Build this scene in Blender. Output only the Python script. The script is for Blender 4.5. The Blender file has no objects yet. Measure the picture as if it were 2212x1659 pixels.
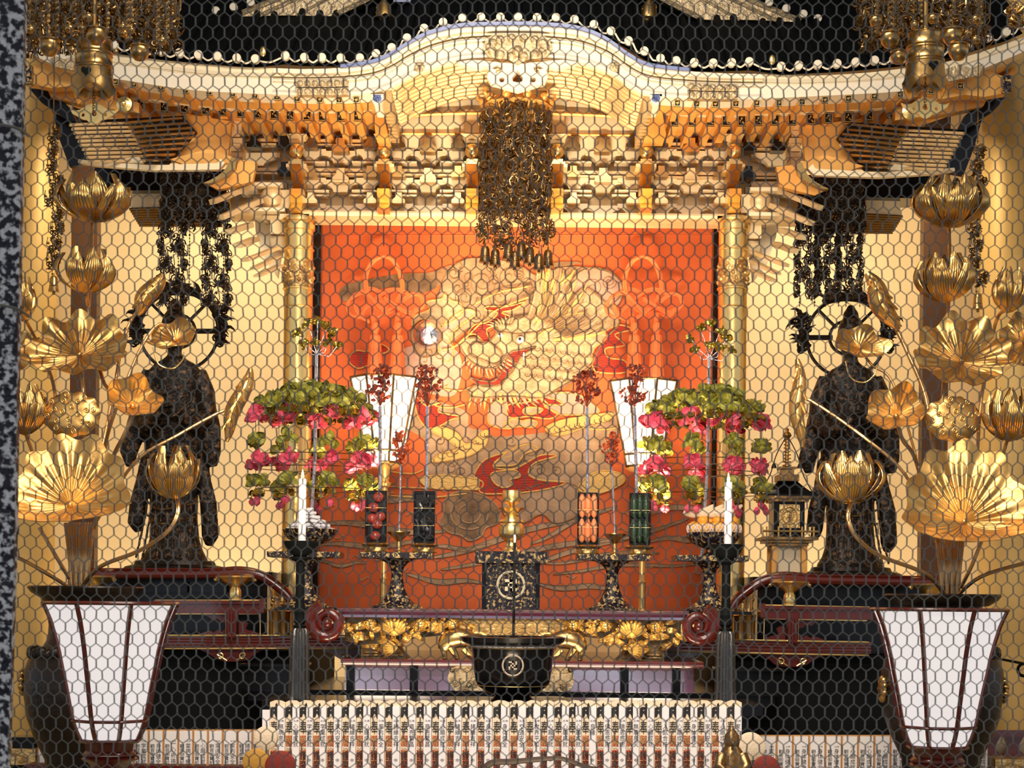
import bpy, math, random
from mathutils import Vector, Matrix, noise
from mathutils.geometry import tessellate_polygon
R = random.Random(7)
PI = math.pi
sc = bpy.context.scene
COL = sc.collection
# ---------------- camera, world, lights, exposure ----------------
F = 3792.0; CX = 1106.0; HY = 1300.0; ROLL = math.radians(0.55); CZ = 1.6
cd = bpy.data.cameras.new('camera'); cam = bpy.data.objects.new('camera', cd); COL.objects.link(cam)
cd.sensor_width = 36; cd.lens = F / 2212 * 36; cd.clip_start = 0.1; cd.clip_end = 100
cd.shift_x = 0.0; cd.shift_y = (HY - 829.5) / 2212
cam.matrix_world = Matrix.Translation((0, 0, CZ)) @ Matrix.Rotation(PI / 2, 4, 'X') @ Matrix.Rotation(ROLL, 4, 'Z')
cd.dof.use_dof = True; cd.dof.focus_distance = 11.5; cd.dof.aperture_fstop = 20
sc.camera = cam
sc.view_settings.view_transform = 'Standard'; sc.view_settings.look = 'None'
sc.view_settings.gamma = 1; sc.view_settings.use_curve_mapping = False
sc.view_settings.exposure = 0.0
W = bpy.data.worlds.new('world'); sc.world = W; W.use_nodes = True
nt = W.node_tree; bg = nt.nodes['Background']
tc = nt.nodes.new('ShaderNodeTexCoord'); sep = nt.nodes.new('ShaderNodeSeparateXYZ'); rp = nt.nodes.new('ShaderNodeValToRGB')
nt.links.new(tc.outputs['Generated'], sep.inputs[0]); mr = nt.nodes.new('ShaderNodeMapRange')
mr.inputs[1].default_value = -1; mr.inputs[2].default_value = 1
nt.links.new(sep.outputs[2], mr.inputs[0]); nt.links.new(mr.outputs[0], rp.inputs[0])
cr = rp.color_ramp; cr.elements[0].position = 0.3; cr.elements[0].color = (.12, .08, .05, 1)
cr.elements[1].position = 0.75; cr.elements[1].color = (.55, .45, .36, 1)
e = cr.elements.new(0.52); e.color = (.34, .40, .42, 1)
# bright openings of the hall far behind the viewer, low on the horizon
ns = nt.nodes.new('ShaderNodeTexNoise'); ns.inputs['Scale'].default_value = 24; nt.links.new(tc.outputs['Generated'], ns.inputs['Vector'])
r2 = nt.nodes.new('ShaderNodeValToRGB'); nt.links.new(ns.outputs['Fac'], r2.inputs[0]); r2.color_ramp.elements[0].position = .53; r2.color_ramp.elements[1].position = .57
r3 = nt.nodes.new('ShaderNodeValToRGB'); nt.links.new(mr.outputs[0], r3.inputs[0]); c3 = r3.color_ramp; c3.elements[0].position = .455; c3.elements[0].color = (0, 0, 0, 1)
c3.elements[1].position = .64; c3.elements[1].color = (0, 0, 0, 1)
for p_ in (.468, .625): q_ = c3.elements.new(p_); q_.color = (1, 1, 1, 1)
mu = nt.nodes.new('ShaderNodeMix'); mu.data_type = 'RGBA'; mu.blend_type = 'MULTIPLY'; mu.inputs[0].default_value = 1; nt.links.new(r2.outputs[0], mu.inputs[6]); nt.links.new(r3.outputs[0], mu.inputs[7])
ad = nt.nodes.new('ShaderNodeMix'); ad.data_type = 'RGBA'; ad.blend_type = 'MIX'; ad.inputs[7].default_value = (3.2, 3.5, 4.2, 1)
nt.links.new(mu.outputs[2], ad.inputs[0]); nt.links.new(rp.outputs[0], ad.inputs[6]); nt.links.new(ad.outputs[2], bg.inputs[0]); bg.inputs[1].default_value = 0.5

def area(name, loc, target, size, power, color, sy=None, spread=None):
    l = bpy.data.lights.new(name, 'AREA'); l.energy = power; l.color = color; l.size = size
    if sy: l.shape = 'RECTANGLE'; l.size_y = sy
    if spread: l.spread = spread
    o = bpy.data.objects.new(name, l); COL.objects.link(o); o.location = loc
    o.rotation_euler = (Vector(target) - Vector(loc)).to_track_quat('-Z', 'Y').to_euler(); return o
def spot(name, loc, target, power, color, ang=90, rad=.08, blend=.6):
    l = bpy.data.lights.new(name, 'SPOT'); l.energy = power; l.color = color; l.spot_size = math.radians(ang); l.spot_blend = blend; l.shadow_soft_size = rad
    o = bpy.data.objects.new(name, l); COL.objects.link(o); o.location = loc
    o.rotation_euler = (Vector(target) - Vector(loc)).to_track_quat('-Z', 'Y').to_euler(); return o
def point(name, loc, power, color, rad=.06):
    l = bpy.data.lights.new(name, 'POINT'); l.energy = power; l.color = color; l.shadow_soft_size = rad
    o = bpy.data.objects.new(name, l); COL.objects.link(o); o.location = loc; return o
WARM = (1, .72, .42); WW = (1, .85, .66)
# unseen lights added to brighten altar, boards, lotuses and walls; lamps under the eaves
area('front_key_light', (0, 6.5, 7.0), (0, 11.8, 2.6), 3.0, 250, (1, .88, .74), 1.2)  # key light added high in front of the altar
area('board_fill_light', (0, 7.3, 3.6), (0, 9.4, .8), 3.4, 34, (1, .93, .9), .2, math.radians(90))  # added fill that whitens the prayer boards
area('altar_fill_light', (0, 10.26, 1.0), (0, 11.75, 4.9), 2.2, 7, (1, .8, .56), .12, math.radians(100))  # added low fill for the front of the altar table
area('upward_fill_light', (0, 7.0, .3), (0, 11.8, 4.9), 1.6, 52, (1, .79, .54), .3, math.radians(48))  # added warm fill from below for eaves and brackets
for sx in (-1, 1):
    area('lotus_fill_light', (sx * 1.2, 5.2, 3.4), (sx * 2.1, 8.7, 2.4), .8, 15, (1, .84, .62), .4, math.radians(70))  # added warm fill aimed at the lotus arrangements
    area('wall_fill_light', (sx * 2.4, 12.9, 5.0), (sx * 2.4, 14.6, 2.4), 1.0, 48, (1, .82, .56), .3)  # added fill to brighten the back wall
    area('wall_low_fill_light', (sx * 2.4, 13.45, .95), (sx * 2.6, 14.6, 2.4), 1.3, 32, (1, .84, .6), .3)  # added fill from below, evening out the back wall
    area('eave_lamp_light', (sx * .75, 11.3, 2.0), (sx * .8, 12.3, 4.4), .5, 34, WARM, .1, math.radians(95))

# ---------------- helpers ----------------
_c, _s = math.cos(ROLL), math.sin(ROLL)
def P(px, py, D):
    dx = (px - CX) / F * D; dy = (HY - py) / F * D
    return Vector((dx * _c - dy * _s, D, CZ + dx * _s + dy * _c))
def S(D): return D / F
def V(*a): return Vector(a)
def spline(pts, n=6, closed=False):
    pts = [Vector(p) for p in pts]; N = len(pts); out = []
    rng = N if closed else N - 1
    for i in range(rng):
        if closed: a, b, c, d = pts[(i - 1) % N], pts[i], pts[(i + 1) % N], pts[(i + 2) % N]
        else: a, b, c, d = pts[max(i - 1, 0)], pts[i], pts[i + 1], pts[min(i + 2, N - 1)]
        for k in range(n):
            t = k / n
            out.append(.5 * ((2 * b) + (c - a) * t + (2 * a - 5 * b + 4 * c - d) * t * t + (3 * b - a - 3 * c + d) * t ** 3))
    if not closed: out.append(pts[-1])
    return out

class MB:
    def __init__(s): s.v = []; s.f = []; s.m = []; s.uv = {}
    def add(s, vs, fs, mi=0, uvs=None):
        b = len(s.v); s.v += [Vector(v) for v in vs]
        for i, f in enumerate(fs):
            if uvs: s.uv[len(s.f)] = uvs[i]
            s.f.append([b + k for k in f]); s.m.append(mi)
        return s
    def box(s, c, size, rot=None, mi=0, taper=1.0):
        c = Vector(c); hx, hy, hz = size[0] / 2, size[1] / 2, size[2] / 2
        vs = []
        for z in (-hz, hz):
            k = taper if z < 0 else 1
            for x, y in ((-hx, -hy), (hx, -hy), (hx, hy), (-hx, hy)): vs.append(Vector((x * k, y * k, z)))
        if rot is not None:
            if not isinstance(rot, Matrix): rot = Matrix.Rotation(rot, 3, 'Y')
            vs = [rot @ v for v in vs]
        return s.add([c + v for v in vs], [(3, 2, 1, 0), (4, 5, 6, 7), (0, 1, 5, 4), (1, 2, 6, 5), (2, 3, 7, 6), (3, 0, 4, 7)], mi)
    def tube(s, pts, r, n=8, mi=0, caps=True, closed=False, flat=1.0):
        pts = [Vector(p) for p in pts]; N = len(pts)
        rs = r if isinstance(r, (list, tuple)) else [r] * N
        vs = []; up = None
        for i, p in enumerate(pts):
            if closed: t = pts[(i + 1) % N] - pts[(i - 1) % N]
            else: t = pts[min(i + 1, N - 1)] - pts[max(i - 1, 0)]
            if t.length < 1e-9: t = V(0, 0, 1)
            t.normalize()
            if up is None:
                up = V(0, 1, 0) if abs(t.y) < .9 else V(1, 0, 0)
            a = (up - t * up.dot(t)); 
            if a.length < 1e-6: a = t.orthogonal()
            a.normalize(); up = a; b = t.cross(a)
            for k in range(n):
                q = 2 * PI * k / n
                vs.append(p + (a * math.cos(q) * flat + b * math.sin(q)) * rs[i])
        fs = []
        for i in range(N if closed else N - 1):
            for k in range(n):
                j = (i + 1) % N
                fs.append((i * n + k, i * n + (k + 1) % n, j * n + (k + 1) % n, j * n + k))
        if caps and not closed: fs.append(tuple(range(n - 1, -1, -1))); fs.append(tuple((N - 1) * n + k for k in range(n)))
        return s.add(vs, fs, mi)
    def lathe(s, c, prof, n=24, mi=0, sx=1, sy=1, rot=None, lobes=0, amp=0, a0=0):
        """prof: (radius, height) upward or downward; c: point the heights are relative to"""
        c = Vector(c); vs = []; fs = []; N = len(prof)
        for r, z in prof:
            for k in range(n):
                q = 2 * PI * k / n + a0; rr = max(r, 1e-5) * (1 + (amp * math.cos(lobes * q) if lobes else 0))
                v = V(rr * math.cos(q) * sx, rr * math.sin(q) * sy, z)
                if rot: v = rot @ v
                vs.append(c + v)
        up = prof[-1][1] >= prof[0][1]
        for i in range(N - 1):
            for k in range(n):
                f = (i * n + k, i * n + (k + 1) % n, (i + 1) * n + (k + 1) % n, (i + 1) * n + k)
                fs.append(f if up else f[::-1])
        b = tuple(range(n)); t = tuple((N - 1) * n + k for k in range(n))
        fs.append(b[::-1] if up else b); fs.append(t if up else t[::-1])
        return s.add(vs, fs, mi)
    def plate(s, pts, y0, th, mi=0, holes=None, side=None):
        """polygon of world (x,z) points facing the hall at depth y0, going th back"""
        loops = [[Vector((p[0], 0, p[1])) for p in pts]] + [[Vector((p[0], 0, p[1])) for p in h] for h in (holes or [])]
        tri = tessellate_polygon([[Vector((p.x, p.z, 0)) for p in l] for l in loops])
        flat = [p for l in loops for p in l]; n = len(flat)
        vs = [V(p.x, y0, p.z) for p in flat] + [V(p.x, y0 + th, p.z) for p in flat]
        fs = []
        for t in tri:
            a, b, c = [flat[i] for i in t]
            cr_ = (b.x - a.x) * (c.z - a.z) - (b.z - a.z) * (c.x - a.x)
            if abs(cr_) < 1e-12: continue
            if cr_ < 0: t = t[::-1]
            fs.append(tuple(t)); fs.append(tuple(i + n for i in t[::-1]))
        s.add(vs, fs, mi)
        base = 0; sf = []
        for l in loops:
            L = len(l); ar = sum(l[i].x * l[(i + 1) % L].z - l[(i + 1) % L].x * l[i].z for i in range(L))
            if l is not loops[0]: ar = -ar
            for i in range(L):
                a, b = base + i, base + (i + 1) % L
                sf.append((b, a, a + n, b + n) if ar > 0 else (a, b, b + n, a + n))
            base += L
        return s.add(vs, sf, mi if side is None else side)
    def pplate(s, pts, D, th, mi=0, holes=None, side=None, n=0):
        """same, pixel outline at distance D"""
        def cv(q):
            w = [P(a, b, D) for a, b in q]
            if n: w = spline(w, n, True)
            return [(p.x, p.z) for p in w]
        return s.plate(cv(pts), D, th, mi, [cv(h) for h in (holes or [])], side)
    def ball(s, c, r, n=12, m=8, mi=0, sx=1, sy=1, sz=1):
        return s.lathe(c, [(r * math.sin(PI * i / m) , -r * sz * math.cos(PI * i / m)) for i in range(m + 1)], n, mi, sx, sy)
    def sheet(s, f, nu, nv, t=.002, mi=0, wrap=False):
        """thin solid sheet f(u,v), u,v in 0..1"""
        g = [[Vector(f(i / nu, j / nv)) for j in range(nv + (0 if wrap else 1))] for i in range(nu + 1)]
        NV = len(g[0]); top = []; bot = []
        for i in range(nu + 1):
            for j in range(NV):
                a = g[min(i + 1, nu)][j] - g[max(i - 1, 0)][j]
                b = (g[i][(j + 1) % NV] - g[i][(j - 1) % NV]) if wrap else (g[i][min(j + 1, NV - 1)] - g[i][max(j - 1, 0)])
                nn = a.cross(b); nn = nn.normalized() if nn.length > 1e-12 else V(0, 0, 0)
                top.append(g[i][j]); bot.append(g[i][j] - nn * t)
        N = len(top); fs = []; uv = []
        J = NV if wrap else NV - 1
        for i in range(nu):
            for j in range(J):
                k = (j + 1) % NV
                q = (i * NV + j, (i + 1) * NV + j, (i + 1) * NV + k, i * NV + k)
                w = ((i / nu, j / nv), ((i + 1) / nu, j / nv), ((i + 1) / nu, (j + 1) / nv), (i / nu, (j + 1) / nv))
                fs.append(q); uv.append(w); fs.append(tuple(x + N for x in q[::-1])); uv.append(w[::-1])
        def edge(a, b): fs.append((a, b, b + N, a + N)); uv.append(((0, 0),) * 4)
        for j in range(J):
            k = (j + 1) % NV; edge(nu * NV + k, nu * NV + j)[0:0] if False else edge(nu * NV + j, nu * NV + k)
            edge(k, j)
        if not wrap:
            for i in range(nu): edge((i + 1) * NV, i * NV); edge(i * NV + NV - 1, (i + 1) * NV + NV - 1)
        return s.add(top + bot, fs, mi, uv)
    def build(s, name, mats, parent=None, base=None, sharp=38, loc=None):
        mats = mats if isinstance(mats, (list, tuple)) else [mats]
        if parent is not None: o0 = WL[parent.name]
        elif loc is not None: o0 = Vector(loc)
        else:
            xs = [v.x for v in s.v]; ys = [v.y for v in s.v]; zs = [v.z for v in s.v]
            o0 = V((min(xs) + max(xs)) / 2, (min(ys) + max(ys)) / 2, min(zs))
        me = bpy.data.meshes.new(name); me.from_pydata([v - o0 for v in s.v], [], s.f)
        for m in mats: me.materials.append(M[m])
        me.polygons.foreach_set('material_index', s.m)
        me.polygons.foreach_set('use_smooth', [True] * len(s.f))
        if s.uv:
            ul = me.uv_layers.new(name='UVMap'); flat = [0.0] * (2 * len(me.loops)); k = 0
            for i, f in enumerate(s.f):
                u = s.uv.get(i)
                for q in range(len(f)):
                    if u: flat[2 * k], flat[2 * k + 1] = u[q]
                    k += 1
            ul.data.foreach_set('uv', flat)
        me.validate(); me.set_sharp_from_angle(angle=math.radians(sharp))
        o = bpy.data.objects.new(name, me); COL.objects.link(o)
        if parent is not None: o.parent = parent; WL[o.name] = o0
        else: o.location = o0; WL[o.name] = o0
        return o
WL = {}
def tag(o, label=None, cat=None, group=None, kind=None):
    if label: o['label'] = label
    if cat: o['category'] = cat
    if group: o['group'] = group
    if kind: o['kind'] = kind
    return o
def thing(name, label, cat, loc, group=None):
    o = bpy.data.objects.new(name, None); COL.objects.link(o); o.location = loc; o.empty_display_size = .05
    WL[o.name] = Vector(loc); return tag(o, label, cat, group)
def kids(o): return CH.get(o.name, [])
CH = {}
def copy_tree(o, parent=None, label=None, group=None, loc=None):
    c = o.copy(); COL.objects.link(c)
    if parent is not None: c.parent = parent
    if loc is not None: c.location = loc
    if label: c['label'] = label
    if group: c['group'] = group
    for ch in list(o.children): copy_tree(ch, c)
    return c
def text_mesh(body, size, sharedcache={}):
    k = body
    if k not in sharedcache:
        cu = bpy.data.curves.new('text', 'FONT'); cu.body = body; cu.size = 1; cu.align_x = 'CENTER'; cu.space_line = .98; cu.extrude = .02; cu.resolution_u = 2
        ob = bpy.data.objects.new('text', cu); COL.objects.link(ob)
        dg = bpy.context.evaluated_depsgraph_get(); me = bpy.data.meshes.new_from_object(ob.evaluated_get(dg))
        bpy.data.objects.remove(ob); bpy.data.curves.remove(cu)
        vs = [Vector(v.co) for v in me.vertices]; fs = [tuple(p.vertices) for p in me.polygons]
        if vs:
            xm = (min(v.x for v in vs) + max(v.x for v in vs)) / 2; ym = max(v.y for v in vs); w = max(v.x for v in vs) - min(v.x for v in vs); h = ym - min(v.y for v in vs)
            vs = [Vector(((v.x - xm), (v.y - ym), v.z)) for v in vs]
        else: w = h = 1
        bpy.data.meshes.remove(me); sharedcache[k] = (vs, fs, w, h)
    return sharedcache[k]
def add_text(mb, body, top, w, h, mi=0, th=.001):
    """lettering standing on a vertical face: top = world point of its upper middle"""
    vs, fs, tw, thh = text_mesh(body, 1)
    mb.add([V(top.x + v.x * w / tw, top.y - .0003 - (v.z + .02) * th * 25, top.z + v.y * h / thh) for v in vs], fs, mi)

# ---------------- materials ----------------
M = {}
def mat(name, col, rough=.5, metal=0.0, bump=0, bscale=30, var=0, vscale=6, col2=None, emit=0, coat=0, uvwave=0, tex='noise', thr=None, sheen=0, spec=.5, trans=0, detail=4):
    m = bpy.data.materials.new(name); m.use_nodes = True; n = m.node_tree; b = n.nodes['Principled BSDF']; L = n.links.new
    b.inputs['Base Color'].default_value = (*col, 1); b.inputs['Roughness'].default_value = rough; b.inputs['Metallic'].default_value = metal
    b.inputs['Coat Weight'].default_value = coat; b.inputs['Coat Roughness'].default_value = .08; b.inputs['Specular IOR Level'].default_value = spec
    if sheen: b.inputs['Sheen Weight'].default_value = sheen
    if trans: b.inputs['Transmission Weight'].default_value = trans
    if emit: b.inputs['Emission Color'].default_value = (*col, 1); b.inputs['Emission Strength'].default_value = emit
    tcn = n.nodes.new('ShaderNodeTexCoord')
    def texn(kind, scale):
        if kind == 'voronoi':
            t = n.nodes.new('ShaderNodeTexVoronoi'); t.inputs['Scale'].default_value = scale; out = t.outputs['Distance']
        elif kind == 'wave':
            t = n.nodes.new('ShaderNodeTexWave'); t.inputs['Scale'].default_value = scale; t.inputs['Distortion'].default_value = 6; t.inputs['Detail'].default_value = 2; out = t.outputs['Fac']
        elif kind == 'waves':
            t = n.nodes.new('ShaderNodeTexWave'); t.inputs['Scale'].default_value = scale; t.bands_direction = 'Z'; t.inputs['Distortion'].default_value = 1.5; out = t.outputs['Fac']
        else:
            t = n.nodes.new('ShaderNodeTexNoise'); t.inputs['Scale'].default_value = scale; t.inputs['Detail'].default_value = detail; out = t.outputs['Fac']
        L(tcn.outputs['Object'], t.inputs['Vector']); return out
    if col2 is not None:
        o = texn(tex, vscale); r = n.nodes.new('ShaderNodeValToRGB'); L(o, r.inputs[0]); a, c = r.color_ramp.elements
        if thr: a.position, c.position = thr
        else: a.position, c.position = .35, .65
        a.color = (*col, 1); c.color = (*col2, 1); L(r.outputs[0], b.inputs['Base Color'])
        if emit: L(r.outputs[0], b.inputs['Emission Color'])
    if bump:
        o = texn(tex if tex != 'noise' and not col2 else 'noise', bscale)
        bp = n.nodes.new('ShaderNodeBump'); bp.inputs['Strength'].default_value = bump; bp.inputs['Distance'].default_value = .01
        L(o, bp.inputs['Height']); L(bp.outputs[0], b.inputs['Normal'])
    if uvwave:
        t = n.nodes.new('ShaderNodeTexWave'); t.bands_direction = 'Y'; t.inputs['Scale'].default_value = uvwave; L(tcn.outputs['UV'], t.inputs['Vector'])
        bp = n.nodes.new('ShaderNodeBump'); bp.inputs['Strength'].default_value = 1; bp.inputs['Distance'].default_value = .012
        L(t.outputs['Fac'], bp.inputs['Height']); L(bp.outputs[0], b.inputs['Normal'])
    M[name] = m; return m
mat('gold_leaf', (.86, .68, .40), .42, .35, .12, 14, col2=(.72, .52, .26), vscale=4)
mat('gold_panel', (.84, .70, .46), .5, .15, .08, 10)
mat('gold_bright', (.95, .68, .26), .28, .9, .15, 25)
mat('gold_amber', (.85, .46, .12), .45, .35, .1, 12, col2=(.72, .34, .07), vscale=5)
mat('gold_carved', (.85, .6, .25), .35, .8, .9, 45, col2=(.35, .2, .07), vscale=22)
mat('gold_relief', (.60, .47, .28), .4, .5, 1.0, 38, col2=(.42, .3, .16), vscale=30)
mat('brass', (.62, .40, .15), .3, .95, .15, 18, col2=(.42, .26, .09), vscale=5)
mat('brass_dark', (.30, .18, .07), .34, .9, .3, 40, col2=(.10, .06, .025), vscale=12)
mat('petal_gold', (.74, .47, .16), .3, .95, .2, 30, col2=(.42, .24, .08), vscale=5)
mat('leaf_gold', (.68, .42, .14), .34, .92, .25, 16, col2=(.46, .26, .08), vscale=3)
mat('stem_gold', (.55, .34, .15), .3, .9)
mat('bronze_black', (.012, .009, .008), .38, .5, .4, 40, col2=(.028, .018, .012), vscale=14)
mat('bronze_relief', (.014, .010, .008), .38, .5, 1.0, 45, col2=(.13, .075, .04), vscale=30, thr=(.52, .62))
mat('black_lacquer', (.005, .005, .006), .2, 0, coat=.06, spec=.22)
mat('black_matte', (.004, .005, .005), .7, spec=.12)
mat('gold_dim', (.40, .31, .22), .6, 0)
mat('purple_panel', (.20, .08, .14), .1, 0, coat=1); M['purple_panel'].node_tree.nodes['Principled BSDF'].inputs['Coat IOR'].default_value = 2.6
mat('dark_wood', (.05, .028, .018), .5)
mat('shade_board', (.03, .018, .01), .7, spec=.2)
mat('tile_black', (.004, .005, .006), .7, 0, .2, 20, spec=.1)
mat('red_lacquer', (.10, .010, .006), .25, 0, coat=.5)
mat('purple_lacquer', (.07, .012, .03), .12, 0, coat=1); M['purple_lacquer'].node_tree.nodes['Principled BSDF'].inputs['Coat IOR'].default_value = 2.3
mat('makie', (.015, .012, .02), .22, .2, coat=.5, tex='wave', vscale=9, col2=(.5, .34, .12), thr=(.74, .82))
mat('dark_silver', (.10, .095, .09), .32, .85)
mat('makie_fine', (.014, .010, .018), .35, .1, .3, 60, coat=.05, spec=.25, col2=(.55, .36, .13), vscale=52, thr=(.54, .6))
mat('silk_orange', (.74, .15, .035), .8, 0, .2, 160, col2=(.62, .12, .025), vscale=2.5, sheen=.2)
mat('silk_red', (.62, .035, .01), .7, 0, .9, 26, tex='waves', sheen=.2)
mat('silk_cord', (.90, .19, .045), .55, 0, .5, 120)
mat('silk_cloud', (.31, .19, .10), .75, 0, .6, 55, col2=(.50, .33, .19), vscale=7)
mat('silk_cloud_dark', (.13, .075, .033), .75, 0, .6, 50, col2=(.36, .21, .1), vscale=8)
mat('silk_pink', (.50, .30, .21), .75, 0, .6, 60, col2=(.62, .39, .28), vscale=9)
mat('silk_cream', (.58, .43, .25), .65, .05, .8, 60, col2=(.42, .28, .14), vscale=20)
mat('silk_gold', (.74, .47, .14), .5, .3, .7, 70)
mat('lotus_green', (.20, .20, .02), .5, .1, .3, 60, col2=(.42, .40, .06), vscale=30)
mat('lotus_pink', (.60, .035, .10), .6, 0, .2, 60, col2=(.80, .13, .20), vscale=25)
mat('red_leaf', (.16, .018, .008), .45, .1, .2, 60, col2=(.30, .05, .02), vscale=30)
mat('orange_leaf', (.42, .07, .02), .5, .1, .2, 60)
mat('silver', (.8, .8, .85), .2, 1, .5, 60)
mat('white_candle', (.9, .86, .84), .5)
mat('rice_white', (.85, .84, .86), .6)
mat('paper', (.86, .80, .76), .7)
mat('wood_pale', (.84, .66, .44), .6, 0, .1, 40)
mat('wood_frame', (.55, .28, .1), .45)
mat('wood_beam', (.075, .03, .009), .5)
mat('ink', (.012, .01, .01), .7)
mat('ink_red', (.45, .04, .02), .6, 0, col2=(.55, .3, .1), vscale=160, thr=(.5, .56))
mat('wall_gold', (.92, .74, .44), .55, .1, .05, 8, col2=(.88, .68, .38), vscale=1.5)
mat('pillar_gold', (.62, .40, .12), .5, .2, .08, 8, col2=(.72, .48, .17), vscale=2)
mat('white_cap', (.80, .71, .55), .5, .05)
mat('gold_rib', (.56, .38, .17), .45, .3)
mat('blue_edge', (.10, .14, .35), .3, 0)
mat('lamp_paper', (1, .93, .91), .6, .0, .25, 30, emit=.72)
mat('lamp_paper_warm', (1, .88, .76), .6, emit=1.0)
for k_ in ('lamp_paper', 'lamp_paper_warm'): M[k_].node_tree.nodes['Principled BSDF'].inputs['Base Color'].default_value = (.32, .29, .28, 1)
mat('flame', (1, .62, .25), .5, emit=6)
mat('wire', (.22, .23, .215), .5, .2, .3, 200)
mat('post_paint', (.01, .013, .03), .4, 0, 1.0, 60, col2=(.9, .95, 1), vscale=85, thr=(.48, .57), detail=6)
mat('yellow_pad', (.52, .26, .035), .7, 0, .2, 60); mat('red_pad', (.22, .018, .008), .6, 0, .2, 60); mat('cream_pad', (.78, .62, .42), .8, 0, .4, 90)
mat('apple_red', (.35, .05, .035), .2, 0, coat=.5); mat('carrot', (.85, .28, .1), .4, coat=.3); mat('cucumber', (.02, .05, .02), .3, 0, .5, 60, coat=.4)
mat('kelp', (.01, .01, .012), .15, 0, .8, 40, coat=.8)
mat('orange_fruit', (.95, .42, .03), .4); mat('net_white', (.85, .78, .76), .7)
mat('glass', (1, 1, 1), .02, trans=1)
mat('eye_white', (.9, .9, .88), .1); mat('eye_black', (.01, .01, .01), .05)
mat('floor_tatami', (.35, .28, .13), .7, 0, .2, 80)
XM = P(1111.5, 800, 12).x
def _mirror(s, xm=None):
    xm = XM if xm is None else xm
    o = MB(); o.v = [V(2 * xm - v.x, v.y, v.z) for v in s.v]; o.f = [f[::-1] for f in s.f]; o.m = list(s.m)
    o.uv = {k: tuple(u[::-1]) for k, u in s.uv.items()}; return o
MB.mirror = _mirror
def interp(pts, x):
    if x <= pts[0][0]: return pts[0][1]
    for (a, b), (c, d) in zip(pts, pts[1:]):
        if x <= c:
            t = (x - a) / (c - a); return b + (d - b) * t
    return pts[-1][1]
def smooth_curve(pts, n=8):
    q = spline([(a, b, 0) for a, b in pts], n); return [(v.x, v.y) for v in q]
# ---------------- the setting ----------------
def struct(o): o['kind'] = 'structure'; return o
def pbox(name, x0, y0, x1, y1, D, th, m, parent=None, **k):
    """upright slab whose front covers pixels x0..x1, y0..y1 at distance D"""
    a = P((x0 + x1) / 2, (y0 + y1) / 2, D); mb = MB().box((a.x, D + th / 2, a.z), ((x1 - x0) * S(D), th, (y1 - y0) * S(D)))
    return mb.build(name, m, parent, **k)
def rect(mb, x0, y0, x1, y1, D, th, mi=0):
    a = P((x0 + x1) / 2, (y0 + y1) / 2, D); return mb.box((a.x, D + th / 2, a.z), ((x1 - x0) * S(D), th, (y1 - y0) * S(D)), None, mi)
struct(MB().box((0, 9, -.05), (12, 14, .1)).build('floor', 'floor_tatami'))
struct(MB().box((0, 14.6, 3.6), (12, .1, 7.2)).build('wall_back', 'wall_gold'))
for nm, sx in (('wall_left', -1), ('wall_right', 1)): struct(MB().box((sx * 5.2, 12.3, 3.6), (.1, 4.6, 7.2)).build(nm, 'wall_gold'))
struct(MB().box((0, 11.2, 7.25), (10.5, 7.0, .1)).build('ceiling', 'black_matte'))
# round gilded pillars of the sanctuary and brown beams beside them
for nm, px in (('left', 42), ('right', 2196)):
    a = P(px, 800, 13.2)
    struct(tag(MB().lathe((a.x, 13.2, 0), [(.27, 0), (.27, 7.2)], 32).build('pillar', 'pillar_gold'), 'broad gilded pillar at the %s edge of the sanctuary' % nm))
for nm, px in (('left', 180), ('right', 2020)):
    a = P(px, 800, 13.6)
    struct(tag(MB().box((a.x, 13.65, 3.6), (.2, .12, 7.2)).build('pillar', 'wood_beam'), 'brown square post behind the lotus flowers on the %s' % nm))
# ---------------- wire netting and its post ----------------
def netting():
    D = 2.8; s = S(D); mb = MB(); pw, ph = 25.4, 26.2; vert = 16.5
    rnd = random.Random(3); nodes = {}
    def nd(i, j, k):   # k 0 lower end of upright, 1 upper end
        key = (i, j, k)
        if key not in nodes:
            x = i * pw + (pw / 2 if j % 2 else 0); y = j * ph + (vert / 2 if k == 0 else -vert / 2)
            wx = 7 * noise.noise(V(x * .004, y * .004, 1)) + rnd.uniform(-.8, .8); wy = 7 * noise.noise(V(x * .004, y * .004, 9)) + rnd.uniform(-.8, .8)
            nodes[key] = P(-60 + x + wx, -60 + y + wy, D + .004 * noise.noise(V(x * .01, y * .01, 5)))
        return nodes[key]
    for j in range(0, 69):
        for i in range(0, 132):
            a, b = nd(i, j, 1), nd(i, j, 0)
            pts = [a.lerp(b, t / 6) for t in range(7)]
            for q in range(1, 6): pts[q] = pts[q] + V(s * .35 * (-1) ** q, 0, 0)
            mb.tube(pts, [s * 1.05, s * 1.85, s * 1.5, s * 1.85, s * 1.5, s * 1.85, s * 1.05], 5, caps=False)
            for ni in ((i, j + 1) if j % 2 else (i - 1, j + 1), (i + 1, j + 1) if j % 2 else (i, j + 1)):
                if 0 <= ni[0] < 132 and j + 1 < 69: mb.tube([b, nd(ni[0], ni[1], 1)], s * 1.08, 5, caps=False)
    return tag(mb.build('wire_netting', 'wire'), 'grey hexagonal wire netting stretched in front of the whole altar', 'netting')
netting()
pm = MB(); D = 2.72
pl = [P(52, -40, D), P(38, 700, D), P(30, 1200, D), P(14, 1700, D)]
for i in range(3):
    a, b = pl[i], pl[i + 1]
    vs = [a, b, b + V(0, .02, 0), a + V(0, .02, 0)]; w = V(-.12, 0, 0); vs += [v + w for v in vs]
    pm.add(vs, [(0, 1, 2, 3), (4, 7, 6, 5), (0, 4, 5, 1), (3, 2, 6, 7), (0, 3, 7, 4), (1, 5, 6, 2)])
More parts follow.
